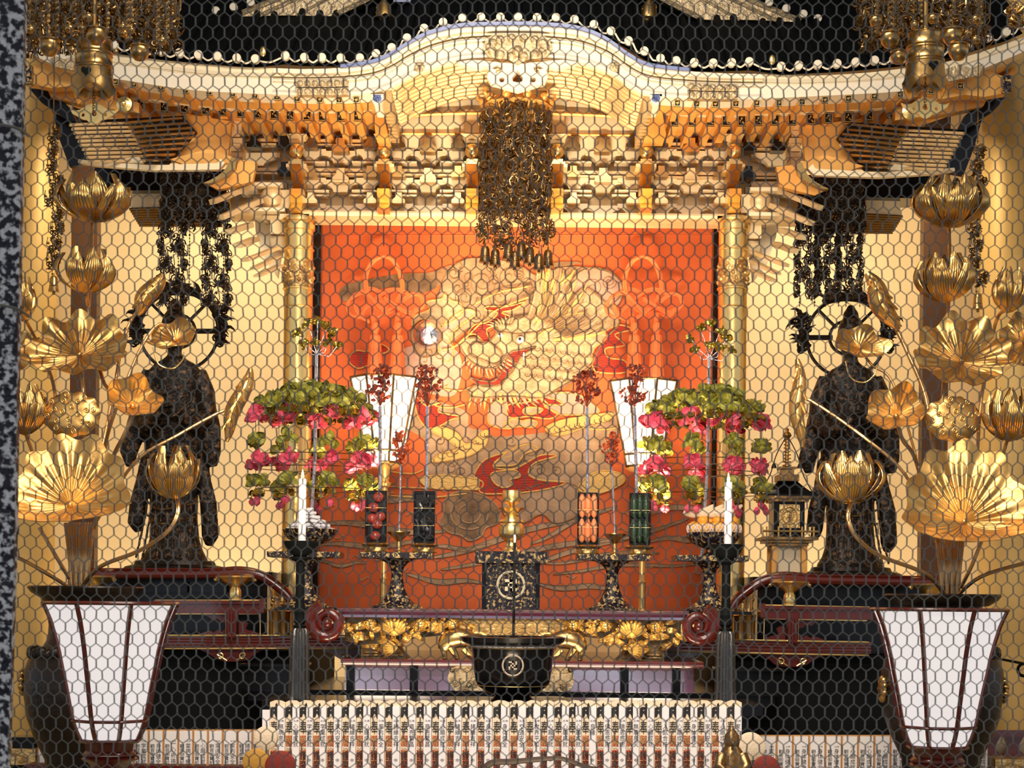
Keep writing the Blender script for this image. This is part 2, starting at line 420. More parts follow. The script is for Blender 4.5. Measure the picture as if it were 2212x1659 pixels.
b = pl[-1]; pm.box((b.x - .06, D + .04, b.z / 2), (.12, .08, b.z))
po = thing('netting_post', 'rough blue-black post with white speckles edging the netting at far left', 'post', (pl[0].x - .06, D, 0))
pm.build('shaft', 'post_paint', po)
tw = MB()
for y in (272, 662):
    tw.tube(spline([P(-30, y - 4, 2.7), P(0, y - 3, 2.69), P(30, y + 3, 2.69), P(50, y + 12, 2.72), P(62, y + 22, 2.78)], 4), S(2.7) * 3.4, 6)
tw.build('binding_wire', 'wire', po)
# ---------------- the gilded palace over the altar ----------------
PD = 11.2
TOP = smooth_curve([(40, 66), (120, 92), (180, 104), (249, 115), (401, 135), (502, 144), (589, 147), (660, 149), (740, 146), (807, 136), (850, 117), (880, 98), (927, 75), (988, 60), (1050, 56), (1118, 55), (1185, 57), (1252, 65), (1309, 87), (1359, 122), (1402, 143), (1480, 153), (1560, 158), (1648, 160), (1750, 163), (1860, 158), (1954, 147), (2041, 134), (2120, 112), (2230, 74)], 6)
BOT = smooth_curve([(40, 104), (120, 142), (180, 158), (249, 171), (401, 194), (520, 202), (640, 206), (740, 206), (807, 200), (850, 186), (880, 168), (927, 148), (988, 131), (1054, 124), (1118, 123), (1185, 125), (1252, 134), (1325, 160), (1359, 186), (1402, 204), (1480, 213), (1599, 215), (1773, 208), (1954, 197), (2057, 174), (2158, 135), (2230, 104)], 6)
pal = thing('palace_shrine', 'cream and gold palace front with undulating gabled eave above the dragon hanging', 'shrine', (XM, 12.3, 1.2))
def strip(mb, f0, f1, D, th, x0=44, x1=2226, mi=0, step=10):
    n = int((x1 - x0) / step); xs = [x0 + (x1 - x0) * i / n for i in range(n + 1)]
    a = []; b = []
    for x in xs:
        t, bo = interp(TOP, x), interp(BOT, x); a.append(P(x, t + (bo - t) * f0, D)); b.append(P(x, t + (bo - t) * f1, D))
    vs = a + b + [v + V(0, th, 0) for v in a] + [v + V(0, th, 0) for v in b]; N = len(xs); fs = []
    for i in range(N - 1):
        fs += [(i, N + i, N + i + 1, i + 1), (2 * N + i, 2 * N + i + 1, 3 * N + i + 1, 3 * N + i), (i, i + 1, 2 * N + i + 1, 2 * N + i), (N + i, 3 * N + i, 3 * N + i + 1, N + i + 1)]
    fs += [(0, 2 * N, 3 * N, N), (N - 1, 2 * N - 1, 4 * N - 1, 3 * N - 1)]
    return mb.add(vs, fs, mi)
mb = MB(); strip(mb, 0, .34, PD + .05, .2, mi=1); strip(mb, .40, .98, PD + .02, .2); strip(mb, .36, .39, PD + .015, .2, mi=1)
strip(mb, .0, .17, PD, .1, 590, 1648); strip(mb, .2, .3, PD + .02, .1, 590, 1648, mi=1); strip(mb, .41, .47, PD, .1, 590, 1648); strip(mb, .9, .99, PD + .0, .1, 590, 1648)
mb.build('eave_board', ['white_cap', 'gold_panel'], pal)
mb = MB(); strip(mb, -.13, -.02, PD - .02, .12, 735, 1490); mb.build('roof_edging', 'blue_edge', pal)
# carved gold plates on the eave board
def carved(mb, pts, D, th=.03, n=0): mb.pplate(pts, D, th, n=n)
mb = MB(); carved(mb, [(1042, 104), (1050, 84), (1070, 72), (1118, 74), (1166, 72), (1186, 84), (1194, 104), (1180, 124), (1140, 128), (1118, 140), (1096, 128), (1056, 124)], PD - .03)
for k in range(14):
    a = k * 2 * PI / 14; q = P(1118 + 60 * math.cos(a), 102 + 20 * math.sin(a), PD - .03); mb.ball(q, .03, 8, 6, sy=.5)
mb.ball(P(1118, 110, PD - .04), .035, 10, 8)
mb.build('crest_plate', 'gold_relief', pal)
for x0, x1 in ((640, 752), (1486, 1594)):
    mb = MB()
    for r0, r1 in ((.42, .68), (.72, .98)):
        strip(mb, r0, r1, PD - .02, .06, x0, x1)
        for k in range(7):
            x = x0 + 8 + k * (x1 - x0 - 16) / 6; y = interp(TOP, x) + (interp(BOT, x) - interp(TOP, x)) * (r0 + r1) / 2; mb.ball(P(x, y, PD - .02), .022, 8, 6, sy=.5)
    mb.build('carved_plate', 'gold_relief', pal)
for x, y in ((906, 145), (1328, 145)):
    mb = MB()
    for k in range(6): a = k * PI / 3; mb.ball(P(x + 6 * math.cos(a), y + 6 * math.sin(a), PD), .017, 8, 6, sy=.6)
    mb.ball(P(x, y, PD - .005), .014, 8, 6); mb.build('rivet_flower', 'gold_relief', pal)
# pendant under the crest
mb = MB()
out = [(985, 134), (1020, 129), (1118, 138), (1215, 129), (1252, 134), (1225, 142), (1200, 148), (1186, 142), (1180, 152), (1184, 166), (1176, 180), (1158, 184), (1146, 188), (1132, 192), (1118, 196), (1104, 192), (1090, 188), (1078, 184), (1060, 180), (1052, 166), (1056, 152), (1050, 142), (1036, 148), (1010, 142)]
def circ(x, y, r, n=12, a0=0, a1=2 * PI): return [(x + r * math.cos(a0 + (a1 - a0) * k / n), y + r * math.sin(a0 + (a1 - a0) * k / n)) for k in range(n)]
mb.pplate(out, PD - .02, .07, holes=[circ(1084, 172, 6), circ(1152, 172, 6), [(1118, 152), (1124, 160), (1130, 168), (1128, 176), (1118, 178), (1108, 176), (1106, 168), (1112, 160)], [(1062, 148), (1074, 140), (1084, 146), (1080, 156), (1070, 158), (1073, 150)], [(1174, 148), (1162, 140), (1152, 146), (1156, 156), (1166, 158), (1163, 150)]])
mb.build('gable_pendant', 'white_cap', pal)
# round tile ends, lip of the tiles, ridge rolls and roof
DISC = [(118, 70), (160, 80), (203, 88), (245, 95), (287, 101), (346, 109), (387, 113), (428, 117), (469, 120), (511, 124), (551, 126), (616, 119), (657, 123), (695, 123), (736, 124), (777, 124), (812, 115), (846, 102), (879, 81), (916, 60), (957, 47), (999, 38), (1039, 36), (1081, 36), (1119, 36), (1160, 37), (1201, 37), (1241, 41), (1283, 52), (1320, 66), (1358, 87), (1392, 109), (1427, 125), (1461, 130), (1500, 134), (1541, 135), (1581, 134), (1619, 132), (1688, 142), (1726, 140), (1767, 138), (1809, 136), (1849, 133), (1890, 129), (1932, 125), (1974, 120), (2016, 113), (2058, 104), (2096, 93), (2136, 80), (2175, 68), (2210, 52)]
RX = Matrix.Rotation(-PI / 2, 3, 'X')
dm = MB(); dm.lathe((0, 0, 0), [(.0275, -.04), (.0275, -.002), (.024, 0), (.0235, -.003), (.0, -.001)], 20, rot=Matrix.Rotation(PI / 2, 3, 'X'))
first = None
for x, y in DISC:
    q = P(x, y, PD)
    if first is None:
        dm.v = [v + q for v in dm.v]; first = dm.build('tile_end', 'white_cap', pal); fq = q
    else:
        c = first.copy(); COL.objects.link(c); c.location = first.location + (q - fq)
mb = MB(); rm = MB()
for i in range(len(DISC) - 1):
    (x0, y0), (x1, y1) = DISC[i], DISC[i + 1]
    a, b = P(x0 + 9, y0 + 6, PD), P(x1 - 9, y1 + 6, PD); m = P((x0 + x1) / 2, (y0 + y1) / 2 + 12, PD)
    mb = MB(); mb.tube(spline([a, m, b], 4), .006, 6); mb.build('tile_lip', 'white_cap', pal)
up = [(x, y - 2) for x, y in DISC]; g = []
for v in range(7):
    t = v / 6; g.append([P(x, y + 12, PD + .03) + V(0, 2.4 * t, 1.45 * t + .35 * t * t) for x, y in up])
vs = [p for row in g for p in row]; n = len(up); fs = []
for i in range(6):
    for j in range(n - 1): fs.append((i * n + j, (i + 1) * n + j, (i + 1) * n + j + 1, i * n + j + 1))
m2 = len(vs); vs2 = [p - V(0, 0, .03) for p in vs]; fs += [tuple(k + m2 for k in f[::-1]) for f in fs]
rm.add(vs + vs2, fs)
for j in range(n): rm.tube([g[i][j] + V(0, 0, .022) for i in range(7)], .026, 8)
rm.build('roof', 'tile_black', pal)
# upper gable on the roof
D = 12.1
def stripes(mb, a, b, c, d, n, r, D, back=.1):
    """n bars filling quad a->b (one side) and d->c (other side)"""
    for k in range(n):
        t = (k + .5) / n; p = P(a[0] + (d[0] - a[0]) * t, a[1] + (d[1] - a[1]) * t, D); q = P(b[0] + (c[0] - b[0]) * t, b[1] + (c[1] - b[1]) * t, D)
        mb.tube([p, q], r, 6)
for sg in (0, 1):
    mb = MB(); mb.pplate([(508, 36), (602, -4), (700, -60), (900, -60), (800, -4), (719, 35), (620, 33)], D, .12)
    mb.tube([P(508, 34, D), P(605, -4, D), P(700, -50, D)], .02, 6); mb.tube([P(560, 34, D), P(680, -20, D)], .015, 6); mb.tube([P(719, 35, D - .02), P(800, -4, D - .02), P(870, -40, D - .02)], .02, 6); mb.tube([P(640, 34, D), P(740, -20, D)], .012, 6)
    mb = mb if not sg else mb.mirror(); mb.build('bargeboard', 'gold_relief', pal)
for x, y in ((466, 22), (504, 14), (541, 4), (1662, 4), (1699, 17), (1736, 29), (1767, 39)):
    q = P(x, y, D - .05); c = first.copy(); COL.objects.link(c); c.location = first.location + (q - fq)
mb = MB(); rect(mb, 850, -40, 1250, 6, D - .05, .2); rect(mb, 990, -40, 1248, 17, D - .08, .2, 0)
for y in (2, 9): mb.tube([P(992, y, D - .09), P(1246, y + 2, D - .09)], .006, 6)
mb.build('ridge_board', 'blue_edge', pal)
for x in (829, 1402):
    mb = MB()
    for k in range(9): mb.ball(P(x + R.uniform(-9, 9), 16 + R.uniform(-2, 28), D - .1), .03, 8, 6, sy=.5)
    mb.lathe(P(x, 46, D - .1), [(.01, 0), (.055, .03), (.05, .1), (.02, .14), (.01, .3)], 12, sy=.5); mb.build('ridge_ornament', 'brass', pal)
for x, y in ((568, 111), (1668, 129)):
    MB().ball(P(x, y, PD - .02), .03, 12, 8, sx=.65, sy=.3, sz=1.1).build('eave_ornament', 'gold_bright', pal)
# rafters
R1 = [(250, 178), (290, 183), (348, 190), (401, 196), (452, 200), (503, 203), (551, 207), (599, 210), (642, 214), (691, 216), (733, 217), (770, 217), (1463, 224), (1504, 226), (1545, 226), (1589, 225), (1634, 223), (1682, 223), (1732, 221), (1782, 217), (1832, 214), (1888, 209), (1944, 205), (2010, 197), (2074, 187)]
R2 = [(260, 221), (306, 225), (355, 231), (399, 234), (445, 238), (481, 240), (521, 243), (557, 246), (593, 247), (627, 249), (664, 250), (697, 251), (736, 252), (773, 251), (1457, 262), (1495, 262), (1534, 262), (1568, 262), (1602, 262), (1638, 261), (1674, 260), (1711, 260), (1751, 258), (1789, 256), (1832, 254), (1876, 250), (1925, 245), (1980, 238)]
for lst, D0, D1, w, h in ((R1, 11.25, 11.6, 12, 13), (R2, 11.62, 12.2, 16, 21)):
    proto = None
    for x, y in lst:
        q = P(x, y, D0); s = S(D0)
        if proto is None:
            mb = MB().box(q + V(0, (D1 - D0) / 2, 0), (w * s, D1 - D0, h * s)); proto = mb.build('rafter', 'gold_amber', pal); pq = q
            cp = MB().box(q + V(0, -.006, 0), (w * s * 1.12, .012, h * s * 1.08)); 
            for k in range(5): cp.ball(q + V(R.uniform(-.3, .3) * w * s, -.012, R.uniform(-.35, .35) * h * s), .006, 6, 4, mi=1)
            for dx, dz in ((-1, 0), (1, 0), (0, 1), (0, -1)): cp.box(q + V(dx * w * s * .5, -.013, dz * h * s * .48), (.003 if dx else w * s, .003, .003 if dz else h * s), mi=1)
            cap = cp.build('rafter_cap', ['black_lacquer', 'gold_bright'], proto)
        else:
            c = proto.copy(); COL.objects.link(c); c.location = proto.location + (q - pq); k = cap.copy(); COL.objects.link(k); k.parent = c
mb = MB()
def soffit(mb, xs, yf, D0, D1, mi=0, dz=0):
    a = [P(x, yf(x), D0) for x in xs]; b = [V(v.x, D1, v.z + dz) for v in a]; n = len(a)
    vs = a + b + [v + V(0, 0, .03) for v in a + b]; fs = []
    for i in range(n - 1): fs += [(i, n + i, n + i + 1, i + 1), (2 * n + i, 2 * n + i + 1, 3 * n + i + 1, 3 * n + i)]
    mb.add(vs, fs, mi)
for x0, x1 in ((60, 840), (1392, 2200)):
    xs = [x0 + (x1 - x0) * k / 30 for k in range(31)]
    mb = MB(); soffit(mb, xs, lambda x: interp(BOT, x) - 2, 11.22, 11.62); mb.build('soffit', 'gold_amber', pal)
    mb = MB(); soffit(mb, xs, lambda x: interp(BOT, x) + 33, 11.63, 12.3); mb.build('soffit', 'gold_amber', pal)
mb = MB()
for x0, x1 in ((240, 838), (1396, 1985)):
    n = 30; a = [x0 + (x1 - x0) * k / n for k in range(n + 1)]
    for i in range(n):
        u, v = a[i], a[i + 1]; p = [P(u, interp(BOT, u) + 20, 11.6), P(v, interp(BOT, v) + 20, 11.6), P(v, interp(BOT, v) + 34, 11.6), P(u, interp(BOT, u) + 34, 11.6)]
        p += [w + V(0, .05, 0) for w in p]; mb.add(p, [(0, 3, 2, 1), (4, 5, 6, 7), (3, 7, 6, 2), (0, 1, 5, 4)])
mb.build('eave_rail', 'gold_panel', pal)
# ribs of the curved gable ceiling
BA = [(x, interp(BOT, x)) for x in range(838, 1400, 8)]
for k in range(10):
    D = 11.28 + .085 * k; mb = MB(); pts = [P(x, y + 3, 11.28) for x, y in BA]; pts = [V(p.x, D, p.z) for p in pts]
    tail = P(843, 205, 11.28); tr = P(1397, 210, 11.28)
    pts = [V(pts[0].x, D, pts[0].z - .14)] + pts + [V(pts[-1].x, D, pts[-1].z - .14)]
    mb.tube(pts, .03, 6); mb.build('ceiling_rib', 'gold_rib', pal)
mb = MB(); a = [(x, y) for x, y in BA]; D = 12.15
pts = [P(x, y, 11.28) for x, y in BA]; poly = [(p.x, p.z + .05) for p in pts]; q0, q1 = P(838, 318, D), P(1400, 322, D)
poly = [(poly[0][0], q0.z)] + poly + [(poly[-1][0], q1.z)]
mb.plate(poly, D, .05); mb.build('gable_panel', 'gold_panel', pal)
mb = MB(); mb.tube(spline([P(858, 262, 12.1), P(880, 252, 12.1), P(950, 246, 12.1), P(1110, 244, 12.1), P(1270, 248, 12.1), P(1340, 254, 12.1), P(1368, 266, 12.1)], 5), .014, 6)
mb.tube([P(850, 288, 12.12), P(1380, 292, 12.12)], .01, 6); mb.build('gable_rail', 'gold_amber', pal)
# bracket frieze
def bx(mb, x, y, w, h, D, dp, mi=0, rot=None, taper=1): q = P(x, y, D); s = S(D); return mb.box((q.x, q.y + dp / 2, q.z), (w * s, dp, h * s), rot, mi, taper)
mb = MB(); rect(mb, 498, 262, 1728, 478, 12.35, .1)
for y, h, D in ((308, 7, 12.2), (316, 3, 12.18), (371, 7, 12.2), (379, 4, 12.18), (462, 8, 12.15)): rect(mb, 500, y - h / 2, 1726, y + h / 2, D, .2)
rect(mb, 640, 462, 1600, 470, 12.0, .3)
mb.build('frieze_wall', 'gold_leaf', pal)
def arc_arm(mb, x, y, w, h, D, dp):
    pts = [(x - w / 2, y), (x + w / 2, y), (x + w / 2, y + h * .35)] + [(x + w / 2 - w * .3 * math.sin(a), y + h * .35 + h * .65 * (1 - math.cos(a))) for a in (0.4, .8, 1.2, 1.57)] + [(x - w / 2 + w * .3 * math.sin(a), y + h * .35 + h * .65 * (1 - math.cos(a))) for a in (1.57, 1.2, .8, .4)] + [(x - w / 2, y + h * .35)]
    mb.pplate(pts, D, dp)
for xb in (545, 735, 925, 1115, 1303, 1493, 1683):
    mb = MB()
    if 600 < xb < 1620:
        for y, D in ((322, 12.16), (384, 12.2), (440, 12.24)):
            arc_arm(mb, xb - 62, y, 62, 24, D, .12); arc_arm(mb, xb + 62, y, 62, 24, D, .12); arc_arm(mb, xb, y + 4, 76, 26, D + .02, .12)
            for dx in (-62, 62): bx(mb, xb + dx, y + 28, 74, 4, D - .02, .1)
        for dx in (-45, 45): rect(mb, xb + dx - 26, 420, xb + dx + 20, 424, 12.2, .1)
    else:
        for y in (330, 392): arc_arm(mb, xb, y, 120, 28, 12.2, .1)
    mb.build('bracket_arm', 'gold_panel', pal)
def block(x, y, D, s, m, name='gap_shadow_block'):  # shadowed gaps between bracket arms, modelled as solid toned blocks
    mb = MB(); q = P(x, y, D); k = S(D) * s
    mb.plate([(q.x + a * k, q.z + b * k) for a, b in ((-7, 13), (7, 13), (7, 3), (14, -3), (15, -9), (-15, -9), (-14, -3), (-7, 3))], D, .1)
    mb.plate([(q.x + a * k, q.z + b * k) for a, b in ((-14, -9), (14, -9), (13, -11.5), (-13, -11.5))], D - .01, .1)
    return mb.build(name, m, pal)
for xb in (735, 925, 1115, 1303, 1493):
    for dx, s in ((-64, 1), (0, 1.25), (64, 1)):
        block(xb + dx, 308 + (6 if dx == 0 else 0), 12.05, s, 'brass_dark' if dx else 'brass')
        block(xb + dx, 371 + (8 if dx == 0 else 0), 12.07, s, 'brass' if dx else 'gold_leaf')
        if dx: block(xb + dx, 428, 12.1, s * .95, 'gold_leaf')
for x, y in ((548, 306), (612, 306), (614, 363), (1619, 314), (1681, 314), (1618, 372)): block(x, y, 12.03, 1.05, 'black_lacquer')
def nose(xc):
    mb = MB(); s = S(11.95)
    bx(mb, xc, 262, 30, 50, 12.1, .2); bx(mb, xc, 293, 44, 8, 11.95, .35, taper=.8); bx(mb, xc, 302, 30, 12, 12, .3)
    mb.ball(P(xc, 327, 11.95), s * 15, 16, 10, mi=1, sz=1.1); bx(mb, xc, 347, 24, 8, 11.95, .3, mi=1); bx(mb, xc, 357, 44, 7, 11.92, .4); bx(mb, xc, 351, 34, 5, 11.94, .4, mi=1)
    def prof(pts, w, mi):
        c = P(xc, 380, 11.9); vs = [V(c.x + sx * w * s / 2, D, P(xc, y, 11.9).z) for sx in (-1, 1) for y, D in pts]; n = len(pts)
        fs = [tuple(range(n)), tuple(range(2 * n - 1, n - 1, -1))] + [(i, i + n, (i + 1) % n + n, (i + 1) % n) for i in range(n)]
        mb.add(vs, fs, mi)
    prof([(362, 11.8), (375, 11.92), (390, 12.02), (404, 12.08), (404, 12.3), (362, 12.3)], 25, 2)  # concave arm in darker brass, carrying its underside shadow
    prof([(403, 11.98), (410, 11.86), (422, 11.84), (430, 11.9), (436, 11.93), (446, 11.88), (453, 11.84), (457, 11.88), (457, 12.3), (403, 12.3)], 26, 1)
    return mb.build('bracket_nose', ['gold_leaf', 'gold_bright', 'brass'], pal)
for xc in (640, 829, 1020, 1204, 1396, 1587): nose(xc)
for x in (509, 1719):
    mb = MB()
    for y, w, h in ((270, 26, 24), (288, 18, 14), (304, 28, 12), (318, 20, 18), (334, 26, 10), (360, 20, 40), (385, 32, 12)): bx(mb, x, y, w, h, 11.95, .35)
    mb.build('corner_bracket', 'gold_leaf', pal)
for x in (815, 1417):
    mb = MB(); mb.pplate([(x - 13, 203), (x + 13, 203), (x + 13, 216), (x + 6, 226), (x - 6, 226), (x - 13, 216)], 11.2, .3)
    mb.build('corbel_head', 'white_cap', pal)
    mb = MB()
    for k in range(7): a = PI / 2 + k * 2 * PI / 7; mb.ball(P(x + 6 * math.cos(a), 213 + 5 * math.sin(a), 11.196), .0095, 8, 5, sx=1.1)
    mb.ball(P(x, 213, 11.19), .008, 8, 5); mb.box(P(x, 206, 11.198), (.05, .006, .006))
    mb.build('corbel_flower', 'blue_edge', pal)
    mb = MB(); mb.pplate([(x - 10, 222), (x + 10, 222), (x + 22, 290), (x - 4 if x < 1100 else x - 22, 290)], 11.6, .3); mb.build('corbel', 'gold_amber', pal)
# columns with carved bands and the black strips for dark gaps
for k, px in enumerate((642, 1580)):
    c = P(px, 900, 12.05); s = S(12.05); r = 31 * s; zt = P(px, 470, 12.05).z; z0 = P(400, 1404, 11.4).z + .001
    def zz(y): return P(px, y, 12.05).z
    mb = MB(); mb.lathe((c.x, 12.05, 0), [(r, z0), (r, zt)], 32, lobes=0)
    for y0, y1, rr in ((474, 482, 1.22), (486, 500, 1.12), (538, 543, 1.08), (622, 628, 1.1), (662, 666, 1.05)): mb.lathe((c.x, 12.05, 0), [(r, zz(y1)), (r * rr, zz(y1) + .005), (r * rr, zz(y0) - .005), (r, zz(y0))], 32)
    col = mb.build('column', 'gold_bright', pal)
    mb = MB(); mb.lathe((c.x, 12.05, 0), [(r * 1.02, zz(622)), (r * 1.06, zz(615)), (r * 1.06, zz(572)), (r * 1.02, zz(565))], 32)
    for q in range(40): a = R.uniform(PI, 2 * PI); mb.ball((c.x + r * 1.05 * math.cos(a), 12.05 + r * 1.05 * math.sin(a), zz(R.uniform(574, 614))), .014, 6, 5)
    mb.build('column_band', 'gold_carved', col)
mb = MB()
for x0, x1 in ((670, 690), (1538, 1552)): mb = MB(); rect(mb, x0, 462, x1, 1330, 12.35, .1); mb.build('gap_strip', 'black_lacquer', pal)  # black strip standing in for the dark gap beside the hanging
mb = MB(); rect(mb, 604, 462, 668, 474, 12, .2); rect(mb, 1550, 466, 1616, 478, 12, .2); mb.build('lintel_end', 'gold_leaf', pal)
# wings: fanned corner rafters, white curved boards, amber boards, slanting slats
def wing(mir):
    def bd(mb, name, m): (mb.mirror() if mir else mb).build(name, m, pal)
    D = 11.5
    for nm, rows in (('a', [((151 + 4.6 * k, 270 + 8.8 * k), (276 + 4.2 * k, 266 + 9 * k)) for k in range(10)]),
                     ('b', [((273 + 5.6 * k, 266 + 10 * k), e) for k, e in enumerate([(392, 256), (402, 267), (412, 277), (419, 287), (416, 297), (404, 309), (392, 321), (376, 334), (362, 346)])])):
        for i, (a, b) in enumerate(rows):
            p, q = P(*a, D - .15), P(*b, D + .1); mb = MB(); mb.tube([p, q], S(D) * 3.1, 6, flat=1.8); bd(mb, 'fan_rafter', 'brass' if nm == 'b' else 'gold_leaf')
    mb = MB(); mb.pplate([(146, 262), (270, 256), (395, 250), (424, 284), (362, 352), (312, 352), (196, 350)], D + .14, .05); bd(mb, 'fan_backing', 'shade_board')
    mb = MB(); mb.pplate([(340, 236), (500, 262), (492, 340), (360, 348), (420, 300), (400, 262)], D + .2, .06); mb.pplate([(366, 344), (450, 322), (500, 338), (498, 352), (400, 356)], D + .1, .05)
    mb.pplate([(440, 394), (500, 372), (520, 345), (555, 350), (545, 392), (470, 410)], D + .3, .06); bd(mb, 'side_board', 'gold_amber')
    mb = MB(); mb.pplate([(170, 344), (230, 350), (330, 357), (470, 352), (476, 342), (486, 352), (474, 366), (330, 368), (210, 358), (168, 350)], D, .05); mb.pplate([(310, 352), (300, 338), (235, 346), (240, 352)], D + .02, .03); bd(mb, 'curved_board', 'gold_panel')
    mb = MB(); mb.pplate([(500, 338), (511, 343), (508, 362), (490, 380), (452, 396), (440, 396), (470, 380), (486, 366), (494, 352)], D - .05, .06); bd(mb, 'eave_tip', 'brass')
    for a, b, w in (((459, 436), (544, 402), 11), ((477, 470), (562, 434), 11), ((495, 501), (540, 486), 11), ((512, 531), (552, 516), 10), ((530, 562), (600, 535), 7), ((548, 580), (602, 555), 6), ((556, 596), (604, 574), 5)):
        p, q = P(*a, 11.7), P(*b, 12.0); mb = MB(); d = (q - p); L = d.length; rot = d.to_track_quat('X', 'Z').to_matrix(); mb.box((p + q) / 2, (L, .06, w * S(11.8)), rot); bd(mb, 'slanting_slat', 'gold_leaf')
    mb = MB(); mb.pplate([(545, 395), (620, 395), (620, 460), (600, 600), (570, 560), (552, 500), (548, 440)], 12.25, .05); bd(mb, 'side_panel', 'gold_panel')
    mb = MB(); mb.ball(P(590, 430, 12.1), .09, 16, 10); bx(mb, 612, 430, 34, 40, 12.05, .2); bx(mb, 608, 490, 48, 30, 12.1, .15); bx(mb, 602, 525, 40, 30, 12.15, .12, taper=.7); bx(mb, 588, 470, 40, 10, 12.1, .15); bd(mb, 'side_bracket', 'gold_leaf')
    for y, w in ((398, 60), (452, 70)): mb = MB(); bx(mb, 580, y, w, 8, 12, .2); bd(mb, 'side_beam', 'gold_panel')
    # corner hip rafter with black scalloped board
    mb = MB(); mb.pplate([(52, 150), (118, 128), (160, 150), (245, 178), (245, 205), (150, 186), (110, 190), (60, 180)], 11.3, .1); mb.pplate([(100, 190), (250, 210), (300, 222), (300, 244), (180, 226), (110, 210)], 11.45, .1); bd(mb, 'hip_board', 'gold_amber')
    mb = MB(); mb.box(P(62, 163, 11.22), (.05, .05, .11)); bd(mb, 'hip_cap', 'makie_fine')
    mb = MB(); mb.pplate([(62, 190), (112, 196), (150, 232), (165, 262), (150, 262), (120, 242), (90, 222)], 11.5, .05); bd(mb, 'hip_shade_board', 'black_lacquer'); mb = MB(); mb.pplate([(112, 236), (160, 262), (200, 352), (150, 360), (128, 300)], 11.75, .05); bd(mb, 'hip_shade_board', 'black_lacquer')
    mb = MB(); mb.pplate([(112, 118), (140, 128), (160, 120), (215, 140), (215, 165), (160, 152), (120, 144)], PD - .02, .04); bd(mb, 'carved_plate', 'gold_relief')
    mb = MB(); c = P(268, 225, 11.15); mb.lathe(c, [(.05, -.03), (.05, 0), (.02, .01), (0, .012)], 18, rot=Matrix.Rotation(PI / 2, 3, 'X')); mb.ball(c + V(0, -.02, 0), .018, 8, 6); bd(mb, 'rafter_boss', 'gold_bright')
    # black upper eave behind the hanging ornaments, with its board and small fan rafters
    mb = MB(); mb.pplate([(205, 362), (500, 366), (470, 395), (440, 410), (250, 412), (200, 392)], 12.5, .3); bd(mb, 'rear_eave', 'black_lacquer')
    mb = MB(); mb.pplate([(285, 415), (520, 425), (520, 452), (285, 448)], 12.6, .05); bd(mb, 'rear_beam', 'gold_panel')
    for k in range(8):
        mb = MB(); mb.tube([P(280 + 3 * k, 452 + 5 * k, 12.6), P(480, 446 + 6 * k, 12.5)], .011, 6); bd(mb, 'rear_rafter', 'brass')
wing(False); wing(True)
# ---------------- embroidered dragon hanging ----------------
def T(X, Y): return (740 + X / 2.989, 555 + Y / 2.989)
def TB(X, Y): return (740 + X / 2.989, 1104 + Y / 2.989)
HD = 12.62
hang = thing('dragon_hanging', 'orange silk hanging embroidered with a big cream dragon among clouds and flames', 'tapestry', P(1112, 1318, HD))
mb = MB(); rect(mb, 684, 464, 1541, 1345, HD, .02)
for y in (508,): mb.tube([P(686, y, HD), P(1540, y, HD)], .004, 6)
mb.build('cloth', 'silk_orange', hang)
PJ = random.Random(2)
def patch(name, pts, m, lay, cord='silk_gold', th=None, cr_=.006, n=5):
    D = HD - .004 * lay - PJ.uniform(0, .0025)
    w = spline([P(a, b, D) for a, b in pts], n, True)
    mb = MB(); mb.plate([(p.x, p.z) for p in w], D, HD - D + .004)
    if cord: mb.tube([V(p.x, D, p.z) for p in w], cr_, 6, 1, closed=True)
    return mb.build(name, [m, cord or m], hang)
def TT(*q): return [T(a, b) for a, b in q]
patch('embroidered_cloud', [(733, 640), (742, 618), (790, 604), (868, 591), (930, 588), (976, 572), (962, 600), (940, 622), (900, 634), (850, 620), (790, 632), (752, 652)], 'silk_cloud_dark', 1, None)
patch('embroidered_cloud', TT((620, 240), (670, 110), (780, 20), (900, 10), (1060, 30), (1150, 60), (1260, 120), (1380, 75), (1540, 65), (1700, 90), (1790, 150), (1800, 240), (1700, 330), (1500, 420), (1180, 480), (1000, 420), (820, 460), (700, 560), (640, 620), (500, 640), (440, 480), (560, 380)), 'silk_cloud', 1, 'silk_cloud_dark')
patch('embroidered_cloud', TT((1420, 30), (1540, 35), (1440, 60), (1300, 70), (1210, 90), (1290, 50)), 'silk_cloud_dark', 2, None)
for c in [(R.uniform(640, 1250), R.uniform(60, 360), R.uniform(28, 44)) for _ in range(16)] + [(R.uniform(560, 1500), R.uniform(1120, 1400), R.uniform(30, 50)) for _ in range(16)] + [(R.uniform(440, 700), R.uniform(620, 860), R.uniform(30, 44)) for _ in range(5)]:
    x, y, r = c; a0 = R.uniform(0, 6); mb = MB(); mb.tube([P(*T(x + r * (1 - k / 20) * math.cos(a0 + k * .5), y + r * (1 - k / 20) * math.sin(a0 + k * .5)), HD - .0095) for k in range(15)], .003, 5); mb.build('cloud_curl', 'silk_cloud_dark', hang)
for c in ((900, 170, 90), (790, 260, 80), (1080, 130, 85), (1010, 260, 80), (1250, 250, 75), (1620, 200, 85), (1720, 160, 50), (860, 380, 55)):
    x, y, r = c; mb = MB(); pts = [P(*T(x + r * (1 - k / 26) * math.cos(k * .55), y + r * (1 - k / 26) * math.sin(k * .55)), HD - .008) for k in range(24)]; mb.tube(pts, .0035, 5); mb.build('cloud_curl', 'silk_cloud_dark', hang)
patch('embroidered_cloud', TT((1500, 120), (1600, 70), (1720, 90), (1800, 170), (1790, 300), (1680, 340), (1560, 300), (1470, 200)), 'silk_pink', 2, 'silk_cloud_dark')
patch('embroidered_cloud', TT((380, 600), (640, 560), (760, 640), (760, 800), (700, 900), (500, 860), (400, 780)), 'silk_pink', 1, None)
